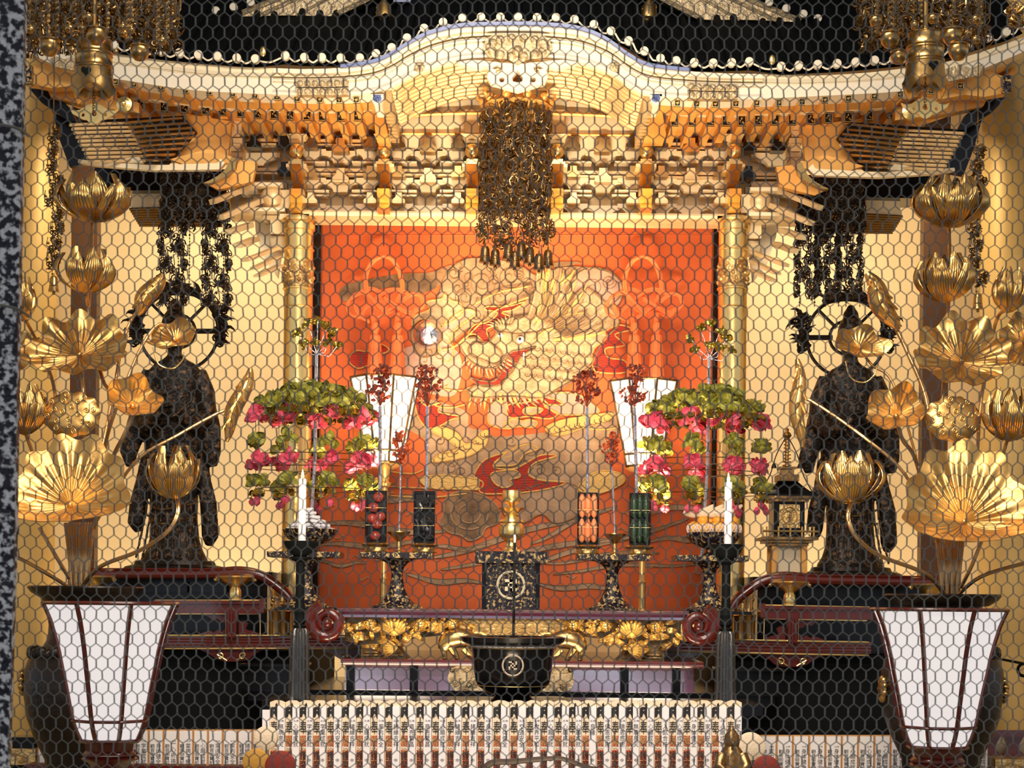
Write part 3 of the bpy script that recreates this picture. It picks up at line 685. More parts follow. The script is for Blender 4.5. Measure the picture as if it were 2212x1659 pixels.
# neck with scales and belly plates
patch('dragon_neck', TT((545, 290), (640, 270), (660, 235), (700, 280), (760, 300), (780, 360), (700, 420), (610, 440), (520, 400), (450, 440), (470, 380), (560, 340)), 'silk_cream', 3)
patch('dragon_belly', TT((640, 460), (700, 390), (800, 340), (860, 360), (820, 400), (740, 460), (700, 520), (720, 600), (680, 680), (620, 600)), 'silk_pink', 3)
for k in range(9):
    t = k / 8; mb = MB(); a = T(640 + 190 * t, 520 - 150 * t); b = T(690 + 140 * t, 560 - 175 * t); mb.tube([P(*a, HD - .016), P(*b, HD - .018)], .003, 5); mb.build('belly_plate', 'silk_gold', hang)
patch('flame', TT((810, 500), (850, 440), (940, 420), (1000, 360), (920, 340), (940, 320), (1060, 320), (1180, 290), (1100, 340), (1030, 360), (1110, 400), (1000, 440), (930, 470), (960, 560), (920, 560), (860, 500)), 'silk_red', 3)
# head
patch('dragon_head', TT((760, 545), (850, 520), (930, 560), (1000, 480), (985, 430), (1050, 400), (1180, 380), (1290, 370), (1420, 330), (1560, 200), (1700, 300), (1790, 420), (1700, 520), (1640, 620), (1600, 700), (1480, 800), (1380, 860), (1280, 910), (1080, 900), (880, 910), (810, 880), (860, 830), (1010, 830), (1060, 770), (1110, 690), (1060, 640), (1020, 690), (950, 720), (850, 690), (780, 620)), 'silk_cream', 4, 'silk_cloud_dark', cr_=.009)
patch('dragon_mouth', TT((1090, 615), (1160, 600), (1250, 580), (1180, 620), (1140, 660), (1100, 740), (1040, 800), (1000, 830), (900, 835), (820, 780), (900, 800), (980, 800), (1040, 720), (1060, 660)), 'silk_red', 5, 'silk_cloud_dark')
patch('dragon_snout', TT((815, 590), (850, 555), (900, 560), (940, 550), (980, 580), (1025, 620), (1020, 670), (980, 692), (940, 680), (890, 660), (850, 650), (818, 625)), 'silk_cream', 6, 'silk_cloud_dark', cr_=.009)
patch('dragon_brow', TT((985, 470), (1000, 430), (1080, 440), (1120, 400), (1200, 385), (1300, 395), (1360, 440), (1280, 480), (1200, 490), (1130, 500), (1060, 490)), 'silk_cream', 5, 'silk_cloud_dark', cr_=.008)
def strand(x0, y0, ang, L, w, m, lay, bend=.3, name='fur_strand'):
    D = HD - .004 * lay - PJ.uniform(0, .0035); a = math.radians(ang); pts = []; L2 = []
    for k in range(7):
        t = k / 6; aa = a + bend * t; x = x0 + L * t * math.cos(aa); y = y0 - L * t * math.sin(aa); ww = w * (1 - t) ** .7 * (.5 + t if t < .5 else 1)
        pts.append((x - ww * math.sin(aa), y - ww * math.cos(aa))); L2.append((x + ww * math.sin(aa), y + ww * math.cos(aa)))
    poly = [P(*T(*q), D) for q in pts + L2[::-1][1:]]
    mb = MB(); mb.plate([(p.x, p.z) for p in poly], D, .01); return mb.build(name, m, hang)
rr = random.Random(5)
for k in range(34):
    t = k / 33; ang = 62 - 66 * t + rr.uniform(-5, 5); strand(1230 + 180 * t + rr.uniform(-40, 40), 400 + 140 * t + rr.uniform(-30, 30), ang, 340 - 60 * abs(t - .4) + rr.uniform(-60, 60), 15 + rr.uniform(0, 7), ('silk_gold', 'silk_cream', 'silk_cloud', 'silk_cream')[k % 4], 6 + k % 3)
for k in range(16):
    t = k / 15; strand(1260 + 160 * t, 120 + 60 * t + rr.uniform(0, 100), 70 - 30 * t + rr.uniform(-25, 15), 150, 12, 'silk_gold' if k % 2 else 'silk_cream', 5)
for k in range(14):
    t = k / 13; strand(830 + 210 * t, 640 + 40 * math.sin(t * 3), 215 + 105 * t, 95 + rr.uniform(0, 40), 10, 'silk_cream', 5)
for k in range(17):
    t = k / 16; strand(860 + 430 * t, 870 + 10 * math.sin(t * 3), 235 + 70 * t + rr.uniform(-8, 8), 80 + rr.uniform(0, 50), 15, 'silk_cream' if k % 3 else 'silk_gold', 5)
for k in range(8): strand(985 + k * 14, 450 - 3 * k, 150 - k * 14, 60, 8, 'silk_cream', 7)
for k in range(8): strand(1330 + k * 30, 700 + k * 12, -10 + 4 * k, 150, 10, 'silk_cream', 5)
for k in range(46):
    x, y = 1180 + 40 * (k % 12) + 14 * (k // 12 % 2) + rr.uniform(-4, 4), 590 + 58 * (k // 12) + .12 * 40 * (k % 12) - 10
    if y > 860 - .2 * (x - 1200): continue
    mb = MB(); mb.tube([P(*T(x + 19 * math.cos(a / 5 * PI), y + 19 * math.sin(a / 5 * PI)), HD - .034) for a in range(6)], .003, 5); mb.build('dragon_scale', 'silk_cloud_dark', hang)
for k in range(24):
    t = k / 23; a = 62 - 62 * t; mb = MB(); x, y = 1260 + 170 * t, 390 + 130 * t; L = rr.uniform(150, 280); q = [P(*T(x + L * j / 5 * math.cos(math.radians(a + 3 * j)), y - L * j / 5 * math.sin(math.radians(a + 3 * j))), HD - .046) for j in range(6)]; mb.tube(q, .003, 5); mb.build('fur_line', 'silk_cloud_dark', hang)
mb = MB()
for x, y, r in ((1150, 535, 24), (1018, 505, 16)):
    q = P(*T(x, y), HD - .035); mb.ball(q, r / 2.989 * S(HD), 16, 10, sy=.5); mb.ball(q + V(-.006, -.012, .004), r * .42 / 2.989 * S(HD), 12, 8, 1)
mb.build('dragon_eye', ['eye_white', 'eye_black'], hang)
mb = MB(); mb.lathe(P(*T(1170, 660), HD - .03), [(.002, 0), (.008, .03), (.004, .05)], 8); mb.build('dragon_tooth', 'eye_white', hang)
c = P(925, 722, HD - .08); tag(MB().ball(c, 32 * S(HD), 32, 20, sy=.8).build('glass_pearl', 'silver', None), 'mirrored glass ball in the upper left of the dragon hanging', 'ball')
for w in (((640, 600), (740, 570), (900, 420), (1000, 340), (1200, 260)), ((860, 300), (1000, 230), (1150, 200), (1200, 190)), ((1240, 540), (1300, 480), (1400, 450), (1510, 450)), ((690, 540), (720, 580), (800, 510)), ((1350, 440), (1420, 380), (1560, 360))):
    mb = MB(); mb.tube(spline([P(*T(a, b), HD - .03) for a, b in w], 5), .006, 6); mb.build('whisker', 'silk_gold', hang)
# body, flames and clouds below
patch('embroidered_cloud', TT((400, 900), (640, 940), (800, 1000), (820, 1100), (940, 1120), (1000, 1160), (1400, 1120), (1600, 1060), (1760, 1000), (1760, 1300), (1600, 1500), (1200, 1480), (900, 1500), (560, 1480), (540, 1200), (420, 1100)), 'silk_cloud', 1, None)
patch('dragon_belly', TT((960, 950), (1040, 930), (1060, 1000), (1080, 1100), (1000, 1100), (940, 1060)), 'silk_pink', 3)
patch('flame', TT((1055, 1000), (1080, 950), (1180, 940), (1320, 905), (1420, 950), (1300, 960), (1390, 1010), (1330, 1045), (1200, 1030), (1090, 1040)), 'silk_red', 3)
patch('dragon_tooth', TT((1165, 990), (1200, 970), (1290, 980), (1260, 1010), (1180, 1015)), 'silk_cream', 4)
patch('embroidered_cloud', TT((1280, 900), (1500, 880), (1660, 1000), (1460, 1020), (1360, 1000)), 'silk_pink', 2)
patch('flame', TT((470, 900), (540, 960), (640, 940), (620, 1000), (760, 1030), (700, 1050), (620, 1095), (540, 1100), (480, 1010)), 'silk_red', 3)
patch('flame', TT((40, 650), (90, 605), (160, 610), (230, 560), (300, 600), (230, 640), (160, 700), (100, 720), (50, 690)), 'silk_red', 3)
patch('flame', TT((1620, 600), (1700, 530), (1700, 480), (1790, 440), (1870, 470), (1760, 500), (1820, 570), (1700, 590), (1720, 650), (1820, 670), (1840, 740), (1700, 750), (1620, 720)), 'silk_red', 4)
patch('flame', TT((850, 1410), (920, 1310), (1080, 1255), (1180, 1210), (1100, 1280), (1000, 1310), (980, 1360), (1100, 1370), (1170, 1340), (1280, 1280), (1380, 1285), (1240, 1330), (1200, 1400), (1270, 1440), (1440, 1460), (1260, 1510), (1020, 1530), (890, 1520), (880, 1440)), 'silk_red', 3)
patch('embroidered_cloud', TT((960, 1400), (1040, 1380), (1120, 1380), (1145, 1420), (1080, 1440), (1100, 1470), (1040, 1490), (980, 1460)), 'silk_cloud', 4)
patch('embroidered_cloud', TT((980, 1340), (1080, 1250), (1200, 1210), (1260, 1240), (1180, 1270), (1120, 1340), (1040, 1350)), 'silk_cloud', 4)
patch('dragon_leg', TT((570, 1120), (640, 1100), (740, 1140), (800, 1210), (900, 1130), (940, 1130), (920, 1220), (820, 1280), (700, 1310), (580, 1320), (640, 1270), (740, 1240), (680, 1180)), 'silk_gold', 4)
patch('dragon_leg', TT((1310, 1110), (1400, 1060), (1560, 1030), (1740, 1010), (1700, 1060), (1560, 1100), (1400, 1150)), 'silk_gold', 4)
patch('dragon_leg', TT((500, 1430), (620, 1410), (780, 1420), (900, 1450), (880, 1500), (740, 1500), (560, 1490)), 'silk_gold', 3)
patch('dragon_leg', TT((1520, 1500), (1580, 1420), (1680, 1380), (1800, 1400), (1820, 1450), (1740, 1500), (1620, 1530)), 'silk_gold', 3)
patch('dragon_leg', TT((1045, 1075), (1100, 1045), (1160, 1060), (1200, 1050), (1255, 1065), (1230, 1100), (1140, 1095), (1060, 1110)), 'silk_cream', 4)
for k in range(26):
    t = k / 25; x, y = (600 + 340 * t, 1300 - 150 * t + 20 * math.sin(k)) if k % 2 else (1330 + 400 * t, 1130 - 90 * t); mb = MB(); q = [P(*T(x + 26 * math.cos(a / 4 * PI + .4), y + 20 * math.sin(a / 4 * PI + .4)), HD - .022) for a in range(5)]; mb.tube(q, .003, 5); mb.build('dragon_scale', 'silk_cloud_dark', hang)
for y0, xs in ((1480, (290, 620, 880)), (1540, (300, 560, 800)), (1385, (310, 450, 520)), (850, (650, 760, 830)), (960, (600, 700, 800)), (1100, (1500, 1700, 1800))):
    mb = MB(); mb.tube(spline([P(*T(xs[0] + 30, y0 - 20), HD - .01), P(*T(xs[0], y0), HD - .01), P(*T(xs[1], y0 + 14), HD - .01), P(*T(xs[2], y0 - 12), HD - .01)], 6), .006, 6); mb.build('whisker', 'silk_gold', hang)
patch('embroidered_cloud', [(958, 1110), (962, 1080), (990, 1062), (1030, 1066), (1062, 1082), (1080, 1105), (1074, 1130), (1050, 1140), (1040, 1158), (1015, 1168), (995, 1156), (970, 1150), (950, 1132)], 'silk_cloud_dark', 2, 'silk_cloud')
for r in (34, 20): mb = MB(); mb.tube([P(1014 + r * 1.2 * math.cos(a * .35), 1110 + r * math.sin(a * .35), HD - .012) for a in range(14)], .006, 6); mb.build('cloud_curl', 'silk_cloud', hang)
patch('embroidered_cloud', [(1085, 1085), (1130, 1060), (1200, 1040), (1260, 1060), (1250, 1110), (1200, 1130), (1170, 1110), (1130, 1130), (1096, 1120)], 'silk_cloud', 2, 'silk_cloud_dark')
rr = random.Random(11)
for k, (a, b, w) in enumerate((((930, 1205), (1250, 1120), 7), ((960, 1225), (1400, 1150), 6), ((1090, 1240), (1480, 1120), 6), ((700, 1130), (960, 1150), 7), ((690, 1180), (920, 1172), 6), ((880, 1245), (1040, 1262), 6), ((1160, 1262), (1330, 1275), 6), ((1150, 1170), (1330, 1090), 6), ((1380, 1110), (1540, 1090), 6), ((1400, 1170), (1530, 1160), 5), ((930, 1185), (1060, 1180), 5), ((690, 1215), (790, 1220), 4), ((760, 1070), (940, 1085), 8), ((1180, 1215), (1420, 1190), 4), ((1200, 1235), (1500, 1215), 4))):
    n = 6; up = []; dn = []
    for i in range(n + 1):
        t = i / n; x = a[0] + (b[0] - a[0]) * t; y = a[1] + (b[1] - a[1]) * t + 5 * math.sin(t * 7 + k); ww = w * math.sin(PI * min(max(t, .04), .96)) ** .5; up.append((x, y - ww)); dn.append((x, y + ww))
    patch('embroidered_wave', up + dn[::-1], 'silk_cloud', 1, 'silk_cloud_dark', n=3, cr_=.003)
for k in range(40):
    x, y = rr.uniform(700, 1530), rr.uniform(1040, 1300)
    if 1035 < x < 1170: continue
    mb = MB(); q = [P(x + 22 * i / 4, y + 4 * math.sin(i * 1.5 + k), HD - .004) for i in range(5)]; mb.tube(q, .006, 5); mb.build('embroidered_wave', 'silk_cloud', hang)

# ---------------- cords, lamps in the bay ----------------
def cord_knot(cx, lab):
    D = 12.3; t = thing('knotted_cord', lab, 'cord', P(cx, 825, D), 'knotted silk cords in front of the dragon hanging')
    def Q(X, Y, dd=0): return P(cx - 833 + 740 + X / 5.352, 520 + Y / 5.352, D + dd)
    mb = MB(); mb.tube([Q(470, -290), Q(475, 60)], .004, 6, 1)
    for k in (-1, 1):
        o = 12 * k
        mb.tube(spline([Q(475, 180), Q(370 - o, 230), Q(300 - o, 320), Q(270 - o, 420), Q(270 - o, 540), Q(300 - o, 650), Q(370, 760 + o), Q(470, 830 + o)], 5), .0095, 8)
        mb.tube(spline([Q(475, 180), Q(570 + o, 220), Q(640 + o, 320), Q(675 + o, 430), Q(690 + o, 540), Q(660 + o, 640), Q(560 + o, 780), Q(400, 900 + o)], 5), .0095, 8)
        mb.tube(spline([Q(480, 820 + o, -.02), Q(380, 720 + o, -.02), Q(250, 600 + o), Q(120, 650 + o), Q(55 - o, 740), Q(80, 850 + o), Q(200, 880 - o), Q(270, 780 + o, .02), Q(400, 660 + o), Q(520, 580 + o), Q(640, 570 + o), Q(760, 610 + o)], 5), .0095, 8)
        mb.tube(spline([Q(480, 670 + o, -.02), Q(620, 760 + o, -.03), Q(760, 830 + o), Q(860, 800 + o), Q(930 + o, 740), Q(900 + o, 640), Q(800, 620 - o), Q(700, 690 - o), Q(600, 800, .02), Q(480, 870)], 5), .0095, 8)
        mb.tube(spline([Q(180, 620 + o, .02), Q(290, 560 + o, .02), Q(420, 590 + o, .02), Q(520, 700 + o, .02), Q(700, 850 + o, .02), Q(800, 860 + o), Q(850 + o, 780)], 5), .0095, 8)
        mb.tube(spline([Q(130, 700), Q(160 + o, 800), Q(240 + o, 900), Q(310, 940 + o)], 5), .0095, 8)
        mb.tube([Q(340 + o, 830), Q(370 + o, 1000)], .009, 6); mb.tube([Q(640 + o, 830), Q(620 + o, 1000)], .009, 6)
    mb.build('knot', ['silk_cord', 'ink'], t)
    for X in (370, 630):
        mb = MB(); c = Q(X, 1700); h = lambda Y: Q(X, Y).z - c.z
        mb.lathe(c, [(.055, h(1700)), (.062, h(1690)), (.05, h(1400)), (.042, h(1200)), (.035, h(1180)), (.04, h(1150)), (.035, h(1100)), (.018, h(1080)), (.03, h(1000)), (.022, h(950))], 24, lobes=12, amp=.04); mb.build('tassel', 'silk_cord', t)
cord_knot(833, 'orange knotted silk cord with two tassels, left of the dragon'); cord_knot(1393, 'orange knotted silk cord with two tassels, right of the dragon')
def octo(mb, c, prof, n=8, a0=0, mi=0): mb.lathe(c, prof, n, mi, a0=a0)
def lamp(cx, dy, lab):
    D = 12.1; s = S(D); base = P(cx, 1322 + dy, D); base.z = P(1106, 1317, 10.55).z + .001; t = thing('standing_lamp', lab, 'lamp', base, 'tall paper lamps in front of the dragon hanging')
    def z(y): return max(0, P(cx, y + dy, D).z - base.z)
    pr = [(38, 1000), (42, 975), (50, 940), (58, 900), (66, 860), (76, 818)]
    mb = MB(); mb.lathe(base, [(r * s, z(y)) for r, y in pr], 8, a0=.3)
    mb.build('lamp_shade', 'lamp_paper_warm', t)
    mb = MB()
    for k in range(8):
        a = .3 + k * PI / 4; mb.tube([base + V(r * s * 1.02 * math.cos(a), r * s * 1.02 * math.sin(a), z(y)) for r, y in pr], .008, 6)
    for r, y in ((77, 818), (43, 975), (39, 1000)): mb.tube([base + V(r * s * math.cos(.3 + k * PI / 4), r * s * math.sin(.3 + k * PI / 4), z(y)) for k in range(8)], .008, 6, closed=True)
    mb.build('shade_frame', 'brass_dark', t)
    mb = MB(); mb.lathe(base, [(36 * s, z(1000)), (38 * s, z(1004)), (30 * s, z(1010)), (12 * s, z(1014)), (9 * s, z(1040)), (14 * s, z(1044)), (13 * s, z(1050)), (7 * s, z(1054)), (6 * s, z(1245)), (9 * s, z(1249)), (8 * s, z(1254)), (8 * s, z(1308)), (17 * s, z(1311) + .004), (18 * s, 0)][::-1], 20); mb.build('pole', 'gold_bright', t)
    point('standing_lamp_light', base + V(0, -.05, z(800)), 1.4, (1, .8, .6), .12)
lamp(828, 0, 'glowing paper lamp on gold pole, left of the dragon'); lamp(1386, 8, 'glowing paper lamp on gold pole, right of the dragon')
# ---------------- altar table, dais, railings ----------------
def leafy(mb, x, y, a, L, w, D, mi=0):
    a = math.radians(a); s = S(D); c = P(x, y, D); d = V(math.cos(a), 0, math.sin(a)); n = V(-d.z, 0, d.x)
    mb.sheet(lambda u, v: c + d * L * s * u + n * w * s * math.sin(PI * min(u, .98)) ** .7 * (v - .5) * 2 + V(0, -.03 * math.sin(PI * u) - .02 * abs(v - .5), 0), 6, 4, .006, mi)
tb = thing('altar_table', 'long altar table with purplish lacquer top and gilded lotus carving beneath', 'altar', P(1106, 1500, 11.0))
ztop = P(1106, 1317, 10.55).z
mb = MB(); a = P(1108, 1326, 10.55); w = 760 * S(10.55); mb.box((a.x, 10.55 + .95, ztop - .027), (w, 1.9, .054)); mb.tube([V(a.x - w / 2, 10.55, ztop - .02), V(a.x + w / 2, 10.55, ztop - .02)], .018, 8); mb.build('table_top', 'purple_lacquer', tb)
for sx in (-1, 1): mb = MB(); mb.box((a.x + sx * (w / 2 + .215), 11.15, ztop - .01), (.43, .44, .02)); mb.build('side_leaf', 'black_lacquer', tb)
rr = random.Random(4)
for mir in (0, 1):
    mb = MB(); D = 10.62
    mb.pplate([(745, 1334), (1030, 1334), (1000, 1352), (960, 1372), (900, 1378), (860, 1390), (866, 1404), (830, 1412), (790, 1396), (745, 1384)], D + .05, .03, 1)
    for k in range(75):
        t = k / 75; x = 750 + 260 * t; ymax = 1396 - 50 * max(0, (x - 860)) / 150; leafy(mb, x, rr.uniform(1340, ymax), rr.choice([rr.uniform(-40, 40), rr.uniform(140, 220), rr.uniform(50, 130)]), rr.uniform(16, 34), rr.uniform(3, 6), D)
    for x, y in ((800, 1348), (908, 1348), (978, 1348)):
        for q in range(9): leafy(mb, x, y, q * 40, 13, 4, D - .05)
        mb.ball(P(x, y, D - .07), .02, 10, 6)
    for q in range(9): leafy(mb, 852, 1372, 30 + q * 15, 38, 4, D - .05)
    for q in range(6): leafy(mb, 858, 1398, 150 + q * 14, 36, 4, D - .05)
    (mb.mirror(P(1108, 1350, 10.6).x) if mir else mb).build('carved_frieze', ['gold_bright', 'brass_dark'], tb)
mb = MB(); mb.pplate([(965, 1334), (1252, 1334), (1240, 1342), (1226, 1352), (1216, 1362), (1204, 1368), (1192, 1364), (1182, 1358), (1172, 1366), (1150, 1380), (1066, 1380), (1046, 1366), (1034, 1358), (1024, 1364), (1012, 1368), (1000, 1362), (988, 1352), (975, 1342)], 10.6, .04); mb.build('apron', 'gold_carved', tb)
mb = MB()
for r in range(4):
    for k in range(16 - r * 2):
        x = 1002 + r * 14 + k * 14 + (7 if r % 2 else 0); y = 1344 + r * 9
        for q in (6, 3.4): mb.tube([P(x + q * math.cos(a * PI / 5), y + 3 - q * math.sin(a * PI / 5), 10.595) for a in range(6)], .0035, 5)
mb.build('apron_waves', 'gold_bright', tb)
for mir in (0, 1):
    mb = MB(); mb.pplate([(960, 1350), (985, 1338), (1022, 1352), (1028, 1360), (950, 1360)], 10.7, .04); (mb.mirror(P(1108, 1350, 10.6).x) if mir else mb).build('bracket_panel', 'red_lacquer', tb)
    mb = MB(); mb.pplate([(780, 1400), (862, 1400), (868, 1410), (884, 1426), (780, 1426)], 10.66, .3); mb.tube([P(785, 1410, 10.65), P(866, 1410, 10.65)], .008, 6); mb.tube([P(785, 1416, 10.65), P(872, 1416, 10.65)], .008, 6); (mb.mirror(P(1108, 1350, 10.6).x) if mir else mb).build('leg', 'brass_dark', tb)
mb = MB(); rect(mb, 736, 1427, 1520, 1438, 10.5, 2.0); mb.tube([P(736, 1432, 10.5), P(1520, 1440, 10.5)], .012, 8); mb.build('plinth_top', 'red_lacquer', tb)
mb = MB(); a = P(1122, 1468, 10.6); mb.box((a.x, 11.5, a.z), (755 * S(10.6), 1.75, 60 * S(10.6))); mb.build('plinth_core', 'black_matte', tb); mb = MB(); mb.box((a.x, 10.595, a.z), (752 * S(10.6), .02, 60 * S(10.6)), Matrix.Rotation(math.radians(-7), 3, 'X')); mb.build('plinth_panel', 'purple_panel', tb)
mb = MB(); rect(mb, 655, 1494, 1580, 1504, 10.5, 1.8); rect(mb, 655, 1504, 1580, 1540, 10.46, 1.9); b = P(1108, 1520, 10.46); zq = P(1106, 1506, 10.46).z; mb.box((b.x, 11.4, zq / 2), (2.44, 1.8, zq)); mb.build('plinth_base', 'black_lacquer', tb)
for x0 in (758, 895, 1350, 1462):
    mb = MB(); rect(mb, x0 - 10, 1438, x0 + 8, 1498, 10.565, .05); mb.build('plinth_post', 'black_lacquer', tb)
for pts in ([(967, 1466), (973, 1450), (985, 1440), (1060, 1438), (1060, 1494), (990, 1493), (976, 1482)], [(1240, 1470), (1236, 1452), (1222, 1442), (1150, 1440), (1150, 1496), (1222, 1495), (1234, 1486)]):
    mb = MB(); mb.pplate(pts, 10.555, .05, n=4)
    cx = sum(p[0] for p in pts) / 7
    for k in range(26): a = rr.uniform(0, 7); q = [P(cx + 26 * math.cos(a) + 5 * math.cos(j * .9), 1467 + 20 * math.sin(a * 1.7) + 5 * math.sin(j * .9), 10.55) for j in range(6)]; mb.tube(q, .004, 5)
    mb.build('metal_fitting', 'gold_relief', tb)
for x0, x1 in ((985, 1070), (1142, 1222)):
    mb = MB(); mb.pplate([(x0, 1510), (x0 + 8, 1505), (x1 - 8, 1505), (x1, 1510), (x1 - 6, 1516), (x0 + 6, 1516)], 10.44, .03, n=3)
    for k in range(10): mb.ball(P(x0 + 6 + k * (x1 - x0 - 12) / 9, 1510, 10.44), .008, 6, 5)
    mb.build('metal_fitting', 'gold_relief', tb)
for mir in (0, 1):
    mb = MB(); q = [P(706 + r * math.cos(a), 1345 - r * math.sin(a), 10.5) for a, r in [(1.9 + k * .42, 38 - k * 1.15) for k in range(26)]]
    mb.tube(q, [.045 - .0012 * k for k in range(26)], 10); mb.ball(P(706, 1345, 10.48), .03, 12, 8)
    (mb.mirror(P(1108, 1350, 10.6).x) if mir else mb).build('scroll_end', 'red_lacquer', tb)
# gilded animal figures behind the bowl
for mir in (0, 1):
    mb = MB(); D = 10.58; s = S(D)
    body = spline([P(1040, 1392, D), P(1010, 1380, D), P(985, 1378, D), P(966, 1388, D), P(960, 1404, D)], 4); n = len(body)
    mb.tube(body, [s * (14 + 8 * math.sin(PI * k / (n - 1))) for k in range(n)], 12, flat=1.2)
    for pts, r in ((((962, 1390), (958, 1402), (960, 1412), (961, 1425)), 5.5), (((975, 1398), (980, 1408), (986, 1418), (988, 1425)), 5.5), (((1004, 1400), (1014, 1412), (1024, 1420), (1034, 1426)), 6)):
        w = spline([P(a, b, D - .03) for a, b in pts], 3); mb.tube(w, [s * r * (1.6 - .8 * k / (len(w) - 1)) for k in range(len(w))], 8); mb.ball(w[-1] + V(0, -.01, .008), s * 6, 8, 6, sz=.6)
    mb.tube(spline([P(1000, 1376, D), P(1030, 1368, D), P(1050, 1374, D)], 4), s * 5, 8)
    xm = P(1107, 1400, D).x; o = (mb.mirror(xm) if mir else mb).build('animal_figure', 'brass')
    tag(o, 'small gilded animal figure crouching %s of the black bowl, hindquarters showing' % ('right' if mir else 'left'), 'figurine', 'gilded animal figures behind the bowl')
# shelf behind the bowl that carries it and the stands in front
for mir in (0, 1):
    t = thing('lacquer_dais', 'black lacquered dais under the %s robed statue' % ('right' if mir else 'left'), 'dais', P(1800 if mir else 400, 1500, 12))
    def bd(mb, nm, m): (mb.mirror() if mir else mb).build(nm, m, t)
    mb = MB(); a = P(400, 1500, 11.6); z1 = P(400, 1404, 11.4).z; xa, xb = P(215, 1500, 11.4).x, P(655, 1500, 11.4).x; mb.box(((xa + xb) / 2, 12.4, z1 / 2), (xb - xa, 2.0, z1)); bd(mb, 'body', 'black_matte')
    mb = MB(); z2 = P(400, 1236, 11.8).z; x0, x1 = P(215, 1300, 11.8).x, P(575, 1300, 11.8).x; mb.box(((x0 + x1) / 2, 12.5, (z1 + z2) / 2 - .02), (x1 - x0, 1.3, z2 - z1 - .05)); bd(mb, 'statue_base', 'black_lacquer')
    mb = MB(); mb.box(((x0 + x1) / 2, 12.45, z2 - .02), (x1 - x0 + .1, 1.45, .05)); bd(mb, 'base_top', 'black_lacquer')
    for q0, q1 in ((290, 404), (412, 490)):
        mb = MB(); rect(mb, q0, 1256, q1, 1279, 11.8, .02); bd(mb, 'base_panel', 'black_lacquer')
    mb = MB(); rect(mb, 515, 1435, 655, 1440, 10.95, .44); rect(mb, 518, 1440, 648, 1488, 11.0, .39); rect(mb, 528, 1488, 650, 1494, 10.97, .42); rect(mb, 535, 1494, 648, 1514, 11.0, .39); bd(mb, 'side_step', 'black_lacquer')
